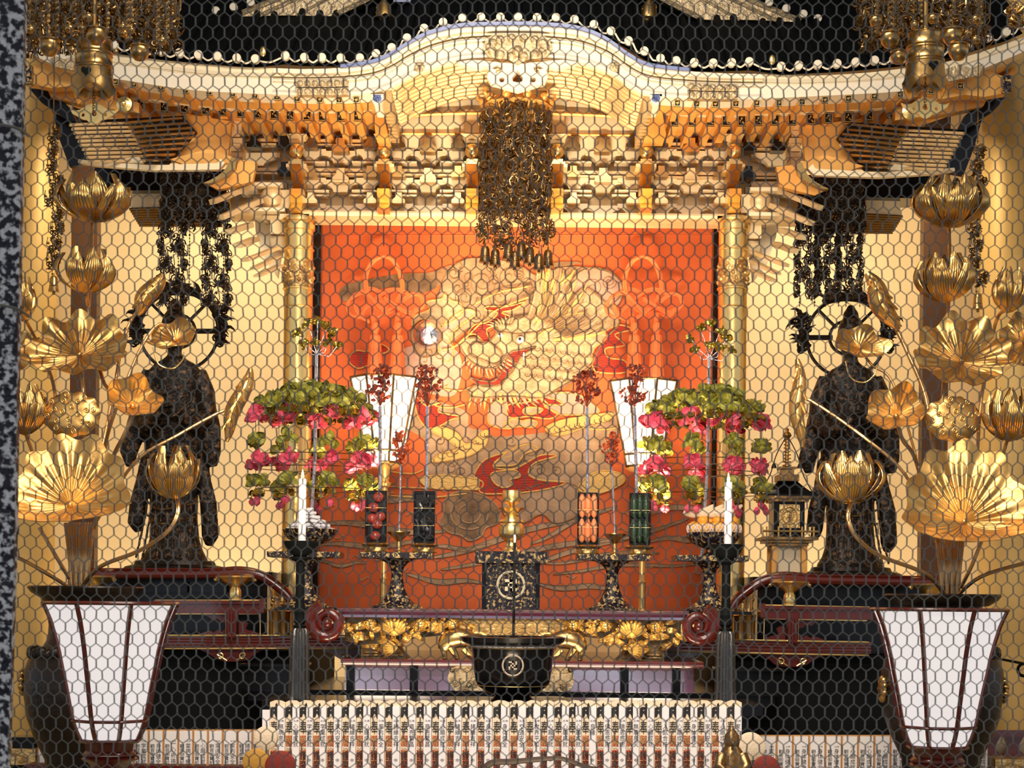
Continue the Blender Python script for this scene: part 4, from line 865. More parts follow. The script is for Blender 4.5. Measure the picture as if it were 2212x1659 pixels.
# red lacquer railings
for mir in (0, 1):
    D = 11.27; base = P(1700 if mir else 500, 1404, 11.4)
    t = thing('red_railing', 'red lacquer railing with gold edging in front of the %s statue' % ('right' if mir else 'left'), 'railing', base)
    def bd(mb, nm, m): (mb.mirror() if mir else mb).build(nm, m, t)
    mb = MB()
    for y0, y1, dd in ((1298, 1304, -.02), (1304, 1318, 0), (1318, 1325, -.02)): rect(mb, 330, y0, 566 if y0 != 1304 else 560, y1, D + dd, .1)
    mb.box(P(568, 1308, D + .03), (.03, .13, .09)); bd(mb, 'top_rail', 'red_lacquer')
    mb = MB(); rect(mb, 330, 1374, 742, 1399, D, .1)
    for y in (1380, 1386, 1393): mb.tube([P(330, y, D), P(740, y + 1, D)], .006, 6)
    mb.pplate([(740, 1376), (760, 1378), (775, 1390), (788, 1394), (788, 1402), (740, 1402)], D, .1); bd(mb, 'lower_rail', 'red_lacquer')
    for x, w in ((493, 6), (500, 6), (507, 6)): mb = MB(); mb.pplate([(x - w / 2, 1318 - (3 if x == 500 else 0)), (x + w / 2, 1318), (x + w / 2, 1376), (x, 1388 if x == 500 else 1378), (x - w / 2, 1376)], D - .03, .1); bd(mb, 'post', 'red_lacquer')
    for x0, x1 in ((340, 488), (516, 562)):
        mb = MB(); mb.tube([P(x0, 1326, D - .01), P(x1, 1326, D - .01), P(x1, 1372, D - .01), P(x0, 1372, D - .01)], .005, 5); bd(mb, 'gold_beading', 'gold_bright')
    for y in (1297, 1373, 1401):
        mb = MB(); mb.tube([P(335, y, D - .01), P(566 if y < 1300 else 785, y, D - .01)], .006, 6); bd(mb, 'gold_beading', 'gold_bright')
    for pts in ([(425, 1372), (440, 1366), (452, 1362), (462, 1366), (470, 1360), (478, 1366), (488, 1356), (488, 1372)], [(516, 1372), (516, 1346), (524, 1340), (534, 1346), (530, 1360), (545, 1363), (562, 1370), (562, 1372)], [(430, 1326), (488, 1326), (488, 1346), (478, 1344), (470, 1336), (460, 1340), (450, 1332)]):
        mb = MB(); mb.pplate(pts, D + .03, .05); bd(mb, 'cusped_panel', 'red_lacquer')
    mb = MB(); mb.pplate([(430, 1402), (570, 1402), (552, 1412), (538, 1424), (520, 1429), (484, 1429), (468, 1424), (450, 1412)], D + .03, .05); bd(mb, 'pendant_board', 'red_lacquer')
    mb = MB(); mb.pplate([(690, 1402), (790, 1402), (788, 1430), (760, 1432), (735, 1424), (712, 1410)], D + .03, .05); bd(mb, 'pendant_board', 'red_lacquer')
    for x, sg in ((476, 1), (524, -1), (745, 1)):
        mb = MB(); mb.tube([P(x - sg * (8 - k * .35) * math.cos(.5 + k * .45), 1418 - (8 - k * .35) * math.sin(.5 + k * .45), D) for k in range(15)][::-1] + [P(x + sg * 14, 1427, D)], .005, 6); bd(mb, 'gold_scroll', 'gold_bright')
    mb = MB(); hr = spline([P(190, 1240, D), P(300, 1240, D), P(450, 1240, D), P(520, 1236, D), (P(568, 1246, D)), P(604, 1270, D), P(624, 1290, D), P(634, 1307, D)], 6); mb.tube(hr, .031, 12); mb.tube([p + V(0, -.02, .03) for p in hr], .009, 6); bd(mb, 'hand_rail', 'red_lacquer')
    for x in (508, 205):
        mb = MB(); c = P(x, 1297, D); s = S(D); mb.lathe(c, [(14 * s, 0), (14 * s, 3 * s), (12 * s, 5 * s), (13 * s, 12 * s), (12 * s, 22 * s), (9 * s, 28 * s), (18 * s, 33 * s), (30 * s, 40 * s), (44 * s, 50 * s), (40 * s, 53 * s), (10 * s, 54 * s)], 24, lobes=8, amp=.05)
        for sg in (-1, 1): mb.ball(c + V(sg * 42 * s, 0, 45 * s), 5 * s, 8, 6)
        bd(mb, 'lotus_cap', 'gold_bright')
    # fluted gilded foot of the column
    mb = MB(); c = P(606, 1376, 11.5); s = S(11.5); mb.lathe(c, [(24 * s, 0), (24 * s, 52 * s), (26 * s, 56 * s), (20 * s, 62 * s), (18 * s, 66 * s), (20 * s, 100 * s), (14 * s, 108 * s)], 36, lobes=12, amp=.06)
    for k in range(30): a = rr.uniform(0, 6.28); mb.ball(c + V(19 * s * math.cos(a), 19 * s * math.sin(a), rr.uniform(62, 104) * s), .013, 6, 5)
    bd(mb, 'gilded_post', 'brass')

# ---------------- bowl, incense stick, candle stands ----------------
def emblem(mb, c, r, mi, d=.004, wf=.15):
    """ring with the temple's four-armed sign on a vertical face"""
    pts = [c + V(r * .9 * math.cos(a * PI / 24), 0, r * .9 * math.sin(a * PI / 24)) for a in range(48)]; mb.tube(pts, r * .09, 6, mi, closed=True)
    u = r * .25; w = r * wf
    for x, z, lx, lz in ((0, 0, w, 4 * u * .6 + w), (0, 0, 4 * u * .6 + w, w), (-.6 * u, 1.2 * u, 1.2 * u + w, w), (.6 * u, -1.2 * u, 1.2 * u + w, w), (1.2 * u, .6 * u, w, 1.2 * u + w), (-1.2 * u, -.6 * u, w, 1.2 * u + w)):
        mb.box(c + V(x, 0, z), (lx, d, lz), None, mi)
def mount_shelf():
    z = P(1107, 1516, 9.55).z; t = thing('offering_shelf', 'black shelf behind the prayer boards that carries bowl and candle stands', 'shelf', (XM * .8, 9.7, 0))
    MB().box((P(1107, 1500, 9.6).x, 9.75, z - .03), (2.7, .6, .06)).build('shelf_board', 'black_lacquer', t)
    for sx in (-1.25, 1.25):
        for y in (9.52, 9.98): MB().box((P(1107, 1500, 9.6).x + sx, y, (z - .06) / 2), (.06, .06, z - .06)).build('leg', 'black_lacquer', t)
    return z
zs = mount_shelf()
D = 9.62; s = S(D); c = P(1107, 1516, D); c.z = zs; t = thing('incense_bowl', 'large black bowl with a ringed gold emblem in front of altar', 'bowl', c)
def hz(y): return (1516 - y) * s
prof = [(46, 1516), (46, 1512), (40, 1506), (38, 1502), (58, 1496), (74, 1484), (80, 1474), (84, 1452), (87, 1420), (90, 1402), (93, 1396), (100, 1394), (110, 1388), (113, 1378), (108, 1376), (104, 1378), (96, 1392), (84, 1398), (0.1, 1400)]
mb = MB(); mb.lathe(c, [(r * s, hz(y)) for r, y in prof], 56)
mb.build('bowl_body', 'black_lacquer', t)
for r, y in ((90, 1401), (76, 1482)): mb = MB(); mb.tube([c + V((r + .5) * s * math.cos(a * PI / 32), (r + .5) * s * math.sin(a * PI / 32), hz(y)) for a in range(64)], .0016, 5, closed=True); mb.build('gold_line', 'gold_bright', t)
mb = MB(); emblem(mb, c + V(0, -87 * s, hz(1436)), 24 * s, 0, .014); mb.build('emblem', 'gold_dim', t)
mb = MB(); mb.lathe(c, [(95 * s, hz(1399)), (90 * s, hz(1394)), (.05, hz(1391))], 40); mb.build('ash', 'net_white', t)
mb = MB(); q = P(1109, 1390, D); mb.tube([q, P(1112, 1172, D)], .0075, 8); mb.tube([P(1112, 1172, D), P(1112, 1155, D)], .006, 8, 1); tag(mb.build('incense_stick', ['black_matte', 'net_white']), 'long dark incense stick with ashy tip standing in the black bowl', 'incense stick')
def candle_stand(px, dy, lab, lab2):
    D = 9.72; s = S(D); c = P(px, 1515 + dy, D); c.z = zs; k0 = 1515 + dy
    t = thing('candle_stand', lab, 'candle stand', c, 'candle stands'); off = (P(px, k0, D).z - zs)
    def h(y): return P(px, y + dy, D).z - zs
    mb = MB(); mb.lathe(c, [(24 * s, 0), (22 * s, h(1500)), (21 * s, h(1470)), (20 * s, h(1400)), (18 * s, h(1362)), (14 * s, h(1357))], 40, lobes=14, amp=.07); mb.build('fluted_column', 'dark_silver', t)
    mb = MB(); mb.lathe(c, [(13 * s, h(1357)), (15 * s, h(1352)), (9 * s, h(1348)), (14 * s, h(1342)), (12 * s, h(1332)), (15 * s, h(1322)), (11 * s, h(1316)), (9.5 * s, h(1300)), (9.5 * s, h(1214)), (14 * s, h(1211)), (20 * s, h(1207)), (20 * s, h(1203)), (14 * s, h(1201)), (28 * s, h(1192)), (34 * s, h(1178)), (40 * s, h(1171)), (38 * s, h(1169)), (8 * s, h(1174))], 28); mb.build('shaft_and_cup', 'black_matte', t)
    cc = V(c.x + 3 * s, D, zs + h(1172)); t2 = thing('candle', lab2, 'candle', cc, 'lit candles')
    mb = MB(); mb.lathe(cc, [(8.5 * s, 0), (8.3 * s, h(1050) - h(1172)), (8.5 * s, h(1037) - h(1172)), (7 * s, h(1034) - h(1172)), (4 * s, h(1037) - h(1172))], 20); mb.build('wax', 'white_candle', t2)
    mb = MB(); f = cc + V(0, 0, h(1036) - h(1172)); mb.lathe(f, [(.5 * s, 0), (3 * s, 4 * s), (3.6 * s, 8 * s), (2 * s, 15 * s), (.3 * s, 22 * s)], 12); mb.build('flame', 'flame', t2)
candle_stand(646, 0, 'black fluted candle stand rising left of the central prayer boards', 'lit white candle standing in the left black cup')
candle_stand(1566, 7, 'black fluted candle stand rising right of the central prayer boards', 'lit white candle standing in the right black cup')

# ---------------- offering stands on the altar ----------------
OD = 11.1
zt = ztop + .001
def yof(z, D): return z   # heights are given straight in metres above the table top
def tray_stand(px, lab):
    c = P(px, 1320, OD); c.z = zt; s = S(OD); t = thing('offering_stand', lab, 'stand', c, 'black lacquered offering stands')
    k = 1 / F * OD
    H = [(56, 0), (56, 3), (50, 5), (46, 7), (36, 12), (26, 22), (17, 42), (13, 62), (12, 76), (15, 88), (24, 98), (34, 102), (36, 104), (50, 106)]
    mb = MB(); mb.lathe(c, [(r * k, h * k) for r, h in H], 24, sy=.7); mb.build('trumpet_leg', 'makie_fine', t)
    mb = MB(); mb.box(c + V(0, 0, 113 * k), (156 * k, 100 * k, 12 * k)); mb.build('tray', 'makie_fine', t)
    mb = MB(); mb.tube([c + V(5 * k * math.cos(a * PI / 8), -50.5 * k, 113 * k + 5 * k * math.sin(a * PI / 8)) for a in range(16)], .003, 5, closed=True); mb.ball(c + V(0, -50.5 * k, 113 * k), .005, 6, 5); mb.build('crest', 'gold_bright', t)
    return c, k, 119 * k
ST = {}
for nm, px, lab in (('a', 660, 'black stand at altar left end carrying the dish of white sweets'), ('b', 857, 'black stand left of the box, carrying glasses of red fruit and kelp'), ('c', 1322, 'black stand right of the box, carrying glasses of carrots and cucumbers'), ('d', 1532, 'black stand at altar right end carrying the fruit dish')):
    ST[nm] = tray_stand(px, lab)
# central box and gilt vessel
c = P(1103, 1320, OD - .1); c.z = zt; k = S(OD - .1); t = thing('lacquer_box', 'black box table with gold waves and a ringed gold emblem', 'box', c)
mb = MB(); mb.box(c + V(0, .16, 50 * k), (121 * k, .32, 100 * k)); mb.build('body', 'makie_fine', t)
for dx in (-58, 58): mb = MB(); mb.box(c + V(dx * k, .0, 50 * k), (9 * k, .03, 100 * k)); mb.build('corner_post', 'black_lacquer', t)
mb = MB(); mb.box(c + V(0, .16, 112 * k), (156 * k, .42, 25 * k)); mb.build('lid', 'makie_fine', t)
mb = MB(); emblem(mb, c + V(0, -.008, 52 * k), 32 * k, 0, .014, .2); mb.build('emblem', 'gold_panel', t)
c2 = c + V(0, .12, 124.5 * k); k = S(OD)
mb = MB(); mb.lathe(c2, [(r * k, h * k) for r, h in [(22, 0), (21, 3), (15, 7), (13, 10), (14, 16), (12, 20), (13, 24), (20, 28), (26, 36), (27, 38), (27, 40), (28, 46), (27, 56), (24, 62), (27, 65), (25, 70), (16, 72), (15, 76), (17, 80), (14, 84), (20, 89), (32, 95), (24, 94), (3, 98), (6, 100), (18, 108), (20, 116), (20, 128), (19, 133), (4, 133)]], 28); t = mb.build('gilt_vessel', 'gold_bright'); tag(t, 'tall gilded incense vessel standing on top of the central black box', 'vessel')
# glasses of offerings
def glass(st, dx, kind, lab):
    c, k, h = ST[st]; b = c + V(dx * k, 0, h); names = {'fruit': 'fruit_jar', 'kelp': 'kelp_jar', 'carrot': 'carrot_jar', 'cucumber': 'cucumber_jar'}
    t = thing(names[kind], lab, 'offering jar', b)
    mb = MB(); mb.lathe(b, [(r * k, z * k) for r, z in [(26, 0), (27, 2), (24, 5), (23, 12), (28, 15), (30, 18), (26, 21), (10, 22)]], 24, lobes=12, amp=.04, sy=.8); mb.build('stand_ring', 'brass', t)
    mb = MB(); r0 = b + V(0, 0, 22 * k); w, hh = 22 * k, 113 * k
    for sx in (-1, 1): mb.tube([r0 + V(sx * w, -.03, 3 * k), r0 + V(sx * w, -.03, hh - 3 * k)], .004, 6)
    for z in (3 * k, hh - 3 * k): mb.tube([r0 + V(-w, -.03, z), r0 + V(w, -.03, z)], .004, 6)
    mb.box(r0 + V(0, .025, hh / 2), (2 * w, .006, hh)); mb.box(r0 + V(0, 0, 2 * k), (2 * w, .06, 4 * k)); mb.build('frame', 'black_lacquer', t)
    mb = MB()
    for z in (.33, .66): mb.tube([r0 + V(-w, -.034, hh * z), r0 + V(w, -.034, hh * z)], .0015, 5)
    mb.build('gold_string', 'gold_bright', t)
    r = random.Random(len(lab))
    if kind == 'fruit':
        for i, (dx2, z) in enumerate(((-2, 14), (2, 40), (-9, 52), (8, 56), (-6, 76), (4, 98))): mb = MB(); mb.ball(r0 + V(dx2 * k, -.005, z * k), 12 * k, 14, 10, sz=.9); mb.build('apple', 'apple_red', t)
    elif kind == 'kelp':
        for i in range(16):
            mb = MB(); o = r0 + V(r.uniform(-12, 12) * k, -.02, r.uniform(8, 104) * k); a = r.uniform(0, 3); mb.sheet(lambda u, v: o + V((u - .5) * 22 * k * math.cos(a) + 3 * k * math.sin(v * 5), -.01 * math.sin(u * 6 + i) , (v - .5) * 16 * k + (u - .5) * 14 * k * math.sin(a)), 4, 4, .003); mb.build('kelp_sheet', 'kelp', t)
    else:
        m = 'carrot' if kind == 'carrot' else 'cucumber'
        for lvl in range(2):
            for i in range(3):
                mb = MB(); x = (-13 + 13 * i) * k; z = (4 + lvl * 54) * k; mb.lathe(r0 + V(x, -.01 + .01 * (i % 2), z), [(2 * k, 0), (6 * k, 5 * k), (7.2 * k, 24 * k), (6.6 * k, 42 * k), (3 * k, 51 * k), (.5 * k, 53 * k)], 12); mb.build(m, m, t)
glass('b', -46, 'fruit', 'upright glass jar of red apples on gilt ring'); glass('b', 58, 'kelp', 'upright glass jar of black crinkled kelp on gilt ring')
glass('c', -54, 'carrot', 'upright glass jar of orange carrots on gilt ring'); glass('c', 58, 'cucumber', 'upright glass jar of dark green cucumbers on gilt ring')
def dish(st, lab):
    c, k, h = ST[st]; b = c + V(4 * k, -.02, h); mb = MB(); mb.lathe(b, [(r * k, z * k) for r, z in [(11, 0), (10, 3), (6, 6), (5, 24), (8, 28), (14, 34), (25, 44), (24, 46), (3, 40)]], 22); o = mb.build('footed_dish', 'brass'); tag(o, lab, 'dish', 'small footed brass dishes'); return b + V(0, 0, 42 * k)
d1 = dish('b', 'small footed brass dish between apple and kelp jars'); d2 = dish('c', 'small footed brass dish between carrot and cucumber jars')
# sprays of red leaves on silver sticks
def spray(b, top_y, x_top, m, lab, seed, wide=31, tall=72, stick_m='silver'):
    D = b.y; top = P(x_top, top_y, D); r = random.Random(seed); t = thing('leaf_spray', lab, 'leaf spray', b, 'sprays of dried red leaves'); k = S(D)
    st = top - V(0, 0, tall * 1.15 * k); mb = MB(); mb.tube([b, b.lerp(st, .5) + V(.002, 0, 0), st], .0105 if wide > 22 else .006, 8); mb.build('stick', stick_m, t)
    tw = MB(); lf = MB()
    for i in range(34 if wide > 22 else 20):
        a = r.uniform(0, 2 * PI); q = r.random() ** .6; hgt = r.uniform(.15, 1); rad = wide * k * (1 - .45 * abs(hgt - .45) * 2) * q
        p = st + V(rad * math.cos(a), rad * math.sin(a) * .7, hgt * tall * 1.15 * k); tw.tube([st, st.lerp(p, .5) + V(0, 0, .01), p], .0014, 4)
        for j in range(3):
            o = p + V(r.uniform(-6, 6) * k, r.uniform(-6, 6) * k, r.uniform(-4, 5) * k); d = V(r.uniform(-1, 1), r.uniform(-1, .2), r.uniform(-.6, 1)).normalized(); n = d.orthogonal().normalized(); L = r.uniform(8, 12) * k
            lf.sheet(lambda u, v: o + d * L * u + n * L * .55 * math.sin(PI * (.08 + .87 * u)) * (v - .5) * 2 + d.cross(n) * L * .25 * math.sin(PI * v) * math.sin(PI * u), 3, 3, .001)
    tw.build('twigs', 'red_leaf', t); lf.build('leaves', m, t)['kind'] = 'stuff'
def topof(st, dx): c, k, h = ST[st]; return c + V(dx * k, .028, h + 60 * k)
spray(topof('b', -44) + V(.012, .02, 0), 795, 822, 'red_leaf', 'dark red leaf spray on a silver stick behind the apple jar', 1)
spray(topof('b', 60) + V(0, .02, 0), 795, 924, 'red_leaf', 'dark red leaf spray on a silver stick behind the kelp jar', 2)
spray(topof('c', -54) + V(0, .02, 0), 797, 1269, 'red_leaf', 'dark red leaf spray on a silver stick behind the carrot jar', 3)
spray(topof('c', 54) + V(0, .02, 0), 797, 1371, 'red_leaf', 'dark red leaf spray on a silver stick behind the cucumber jar', 4)
spray(d1, 935, 866, 'orange_leaf', 'short orange leaf spray in the brass dish left of box', 5, 22, 60)
spray(d2, 940, 1322, 'orange_leaf', 'short orange leaf spray in the brass dish right of box', 6, 22, 60)
# end bowls
def bowl(st, lab):
    c, k, h = ST[st]; b = c + V(8 * k, 0, h); mb = MB(); mb.lathe(b, [(r * k, z * k) for r, z in [(26, 0), (27, 2), (18, 7), (16, 14), (30, 19), (48, 28), (56, 38), (60, 48), (58, 50), (50, 42), (3, 36)]], 32); o = mb.build('offering_bowl', 'makie_fine'); tag(o, lab, 'bowl'); return b + V(0, 0, 42 * k), k
bL, k = bowl('a', 'black and gold footed bowl heaped with white sweets')
n = 0; r = random.Random(9); first_s = None
for lvl, (cnt, rad) in enumerate(((13, 48), (6, 26), (11, 38), (9, 28), (6, 17), (3, 7), (1, 0))):
    z = (0, 0, 9, 18, 27, 36, 44)[lvl] * k
    for i in range(cnt):
        a = 2 * PI * i / cnt + lvl * .3; q = bL + V(rad * k * math.cos(a), rad * k * .8 * math.sin(a), z + 6 * k); mb = MB(); w = 11 * k; mb.box(q, (w * 1.5, w, w * .72), Matrix.Rotation(a + PI / 2 + r.uniform(-.4, .4), 3, 'Z') @ Matrix.Rotation(r.uniform(-.15, .15), 3, 'Y'))
        o = mb.build('rice_cake', 'rice_white'); bv = o.modifiers.new('round', 'BEVEL'); bv.width = w * .28; bv.segments = 3
        tag(o, 'small rounded white rice cake in the %s of the heap on left end bowl' % ('outermost ring', 'inner bottom', 'second layer', 'third layer', 'fourth layer', 'fifth layer', 'very top')[lvl], 'rice cake', 'white rice cakes heaped in the left bowl'); n += 1
bR, k = bowl('d', 'black and gold footed bowl heaped with netted fruit')
for i in range(9):
    a = 2 * PI * i / 9 - PI / 2 + .1; q = bR + V(44 * k * math.cos(a) , 34 * k * math.sin(a), 16 * k)
    t = thing('netted_orange', 'orange in white foam net on the right end bowl, %s' % ('at its left side', 'left of its front', 'front left', 'at the very front', 'front right', 'right of its front', 'at its right side', 'rear right', 'rear left')[(i + 2) % 9], 'orange', q + V(0, 0, -16 * k), 'netted oranges in the right bowl')
    mb = MB(); mb.ball(q, 16 * k, 16, 10); mb.build('fruit', 'orange_fruit', t)
    nb = MB()
    for j in range(12):
        for sg in (-1, 1): nb.tube([q + V(16.6 * k * math.sin(PI * (.2 + .1 * u)) * math.cos(j * PI / 6 + sg * u * .2), 16.6 * k * math.sin(PI * (.2 + .1 * u)) * math.sin(j * PI / 6 + sg * u * .2), 16.6 * k * math.cos(PI * (.2 + .1 * u))) for u in range(1, 8)], .0028, 4)
    nb.build('foam_net', 'net_white', t)
for i in range(5):
    q = bR + V((-24 + 16 * i) * k, (5 if i % 2 else -6) * k, 33 * k); tag(MB().ball(q, 13 * k, 14, 9, sz=.85).build('mandarin', 'orange_fruit'), 'bare yellow-orange fruit on the netted oranges, %s' % ('leftmost', 'second from left', 'middle one', 'second from right', 'rightmost')[i], 'fruit', 'bare fruit on the right bowl')
for i in range(4):
    q = bR + V((-44 + 20 * i) * k, -.01 * i, 54 * k); mb = MB(); w = spline([q + V(-22 * k, 0, -2 * k), q + V(0, 0, -7 * k), q + V(26 * k, 0, 2 * k), q + V(44 * k, 0, 14 * k)], 4); m = len(w); mb.tube(w, [k * (2.5 + 5.5 * math.sin(PI * min(1, .1 + j / (m - 1) * .9))) for j in range(m)], 8); tag(mb.build('banana', 'wood_pale'), 'pale banana lying on top of the fruit bowl, %s of four' % ('leftmost', 'second from left', 'third from left', 'rightmost')[i], 'banana', 'bananas on the right bowl')
# ---------------- gilded lotus arrangements ----------------
def frame(normal, up=V(0, 0, 1)):
    n = Vector(normal).normalized(); x = up.cross(n)
    x = x.normalized() if x.length > 1e-4 else V(1, 0, 0); y = n.cross(x); return Matrix((x, y, n)).transposed()
def petal_obj(root, c, rot, az, Rm, H, W, closed, m='petal_gold', nm='petal', drop=0):
    def f(u, v):
        t = u; rho = Rm * (.1 + math.sin(PI * (.05 + .43 * t)) ** .8) if closed < .5 else Rm * (.12 + math.sin(PI * (.04 + .70 * t)) ** .85)
        z = H * (t ** 1.15) - drop * H * t * t; w = W * math.sin(PI * min(.995, .06 + .93 * t ** .85)) ** .75 * (v - .5)
        cup = .32 * (v - .5) ** 2 * W * 2
        a = az; r = rho - cup + .0024 * math.cos(2 * PI * v * 8) * min(1, 3 * (1 - t), 6 * t)
        return c + rot @ V(r * math.cos(a) - w * math.sin(a), r * math.sin(a) + w * math.cos(a), z + (.0 if t < .95 else (t - .95) * H * .3))
    return MB().sheet(f, 10, 32, .003).build(nm, m, root, sharp=80)
def flower(root, px, py, D, wpx, hpx, tilt=(0, 0), closed=.6, n=(5, 5), inner=True, m='petal_gold', phase=0.3, outer_open=True):
    s = S(D); c = P(px, py, D); rot = Matrix.Rotation(tilt[0], 3, 'Y') @ Matrix.Rotation(tilt[1], 3, 'X')
    mb = MB(); mb.lathe(c, [(.004, -.01), (.03, .0), (.035, .02), (.02, .05)], 14, rot=rot); fl = mb.build('flower', 'petal_gold', root)
    for i in range(n[0]): petal_obj(fl, c, rot, phase + 2 * PI * i / n[0], wpx * .34 * s, hpx * s, wpx * .42 * s, .62, m)
    for i in range(n[1]):
        petal_obj(fl, c, rot, phase + .5 + 2 * PI * i / max(1, n[1]), wpx * .5 * s, hpx * .85 * s, wpx * .36 * s, .62 if closed > .5 else .3, m)
    if outer_open:
        for i in range(5): petal_obj(fl, c, rot, phase + .2 + 2 * PI * i / 5, wpx * .48 * s, hpx * .74 * s, wpx * .36 * s, .15, m)
    return fl
def leaf(root, px, py, D, rx, ry, normal=(0, -1, .25), k=9, ruf=.16, dish=.25, fold=0, spin=0, seed=0, m='leaf_gold'):
    s = S(D); c = P(px, py, D); fr = frame(normal); rnd = random.Random(seed); ph = [rnd.uniform(0, 6) for _ in range(4)]
    def f(u, v):
        a = 2 * PI * v + spin; r = u * (1 + .05 * math.sin(k * a + ph[0]) * u + .04 * math.sin(2.3 * a + ph[1]))
        x, y = rx * s * r * math.cos(a), ry * s * r * math.sin(a)
        h = (rx + ry) * .5 * s * (dish * u * u + ruf * u ** 2.5 * math.sin(k * a + ph[0]) + .35 * ruf * u * math.sin(3 * a + ph[2]) + .010 * math.cos(26 * a) * math.sin(PI * min(1, u * 1.1)) * 2)
        if fold and y < 0:
            h += -y * fold * .9; y = y * (1 - .62 * fold * min(1, u + .2))
        return c + fr @ V(x, y, h)
    o = MB().sheet(f, 18, 208, .004, wrap=True).build('leaf', m, root, sharp=60)
    mb = MB(); mb.ball(c + fr @ V(0, 0, .01), .014, 12, 8); mb.build('leaf_navel', m, o); return o
def rolled(root, a, b, D, w, seed=0):
    p, q = P(*a, D), P(*b, D - .03); n = 16; pts = [p.lerp(q, i / n) + V(.012 * math.sin(i * .5), 0, 0) for i in range(n + 1)]; s = S(D)
    prof = [w * s * (.12 + .88 * math.sin(PI * min(1, .04 + .94 * i / n)) ** .8) for i in range(n + 1)]
    mb = MB(); mb.tube(pts, prof, 16); d = (q - p).normalized()
    for sg in (-1, 1):
        for j in range(4):
            e = []
            for i in range(9):
                t = .12 + .1 * j * 1.9 + .02 * i; k = min(n, int(t * n)); e.append(p.lerp(q, t) + V(sg * prof[k] * (.15 + .1 * i), -prof[k] * (1.02 - .05 * i), 0))
            mb.tube(e, [.011 * (1 - .06 * i) for i in range(9)], 6)
    for sg in (-.35, .35): mb.tube([pts[i] + V(prof[i] * sg, -prof[i] * .95, 0) for i in range(1, n)], .006, 6)
    return mb.build('rolled_leaf', 'leaf_gold', root)
def pod(root, px, py, D, rx, ry):
    s = S(D); c = P(px, py, D); fr = frame((0, -1, .12)); mb = MB()
    def f(u, v):
        a = 2 * PI * v; r = u * (1 + .05 * math.sin(11 * a) * u ** 3); return c + fr @ V(rx * s * r * math.cos(a), ry * s * r * math.sin(a), -.03 * u ** 4 + .0006 * math.sin(9 * a) * u)
    mb.sheet(f, 12, 88, .004, wrap=True)
    mb.add(*(lambda N: ([c + fr @ V(rx * s * (1 - .5 * t / 5) * math.cos(2 * PI * j / N), ry * s * (1 - .5 * t / 5) * math.sin(2 * PI * j / N), -.03 - .15 * t / 5) for t in range(6) for j in range(N)], [(t * N + j, t * N + (j + 1) % N, (t + 1) * N + (j + 1) % N, (t + 1) * N + j)[::-1] for t in range(5) for j in range(N)]))(40))
    o = mb.build('seed_pod', 'leaf_gold', root)
    for ring, cnt in ((.28, 4), (.58, 7), (.82, 8)):
        for j in range(cnt):
            a = 2 * PI * j / cnt + ring * 5; q = c + fr @ V(rx * s * ring * math.cos(a), ry * s * ring * math.sin(a), .004)
            b = MB(); b.tube([q + fr @ V(.0105 * math.cos(t * PI / 5), .0105 * math.sin(t * PI / 5), 0) for t in range(10)], .0028, 6, closed=True); b.ball(q, .0045, 8, 6); b.build('seed', 'leaf_gold', o)
def stem(root, pts, r=4.2, m='stem_gold'):
    w = spline([P(a, b, D) for a, b, D in pts], 6); mb = MB(); mb.tube(w, r * S(8.6), 10)
    for k in range(3): mb.tube([p + V((k - 1) * r * .6 * S(8.6), -r * .8 * S(8.6), 0) for p in w], r * .22 * S(8.6), 5)
    mb.build('stem', m, root)
def jar(px, yrim, lab, mir):
    D = 8.75; s = S(D); c = P(px, 1300, D); c.z = 0; t = thing('bronze_jar', lab, 'vase', c, 'bronze jars holding the gilded lotuses')
    def z(y): return P(px, y, D).z
    zb = P(px, 1720, D).z
    mb = MB(); mb.lathe(c, [(80 * s, zb), (95 * s, zb + .03), (80 * s, z(1690)), (84 * s, z(1640)), (108 * s, z(1590)), (122 * s, z(1550)), (129 * s, z(1500)), (129 * s, z(1450)), (118 * s, z(1418)), (92 * s, z(1400)), (80 * s, z(1380)), (78 * s, z(1350)), (84 * s, z(1310)), (96 * s, z(yrim + 22)), (116 * s, z(yrim + 10)), (124 * s, z(yrim)), (122 * s, z(yrim) + .008), (112 * s, z(yrim) - .002), (85 * s, z(yrim) - .04), (.1, z(yrim) - .05)], 48); mb.build('jar_body', 'bronze_black', t)
    mb = MB(); r = random.Random(3)
    for k in range(36): a = 2 * PI * k / 36; mb.ball(c + V(112 * s * math.cos(a), 112 * s * math.sin(a), z(1412) + .01 * (k % 2)), .03, 8, 6)
    mb.build('shoulder_band', 'bronze_black', t)
    for sg in (-1, 1):
        q = c + V(sg * 130 * s, -.03, z(1475 + (14 if mir else 0))); mb = MB(); mb.ball(q, 26 * s, 14, 10, sx=.35, sz=1.05)
        for k in range(9): a = 2 * PI * k / 9; mb.ball(q + V(0, 20 * s * math.cos(a), 22 * s * math.sin(a)), 8 * s, 8, 6)
        mb.build('handle_rosette', 'brass', t)
    mb = MB(); mb.lathe(c, [(.24, 0), (.24, .04), (.17, .06), (.15, zb - .05), (.2, zb)], 32); mb.build('pedestal', 'black_lacquer', t)
jar(186, 1270, 'large dark bronze jar behind the left paper lantern', 0); jar(2036, 1287, 'large dark bronze jar behind the right paper lantern', 1)
def ear(c, lab):
    return
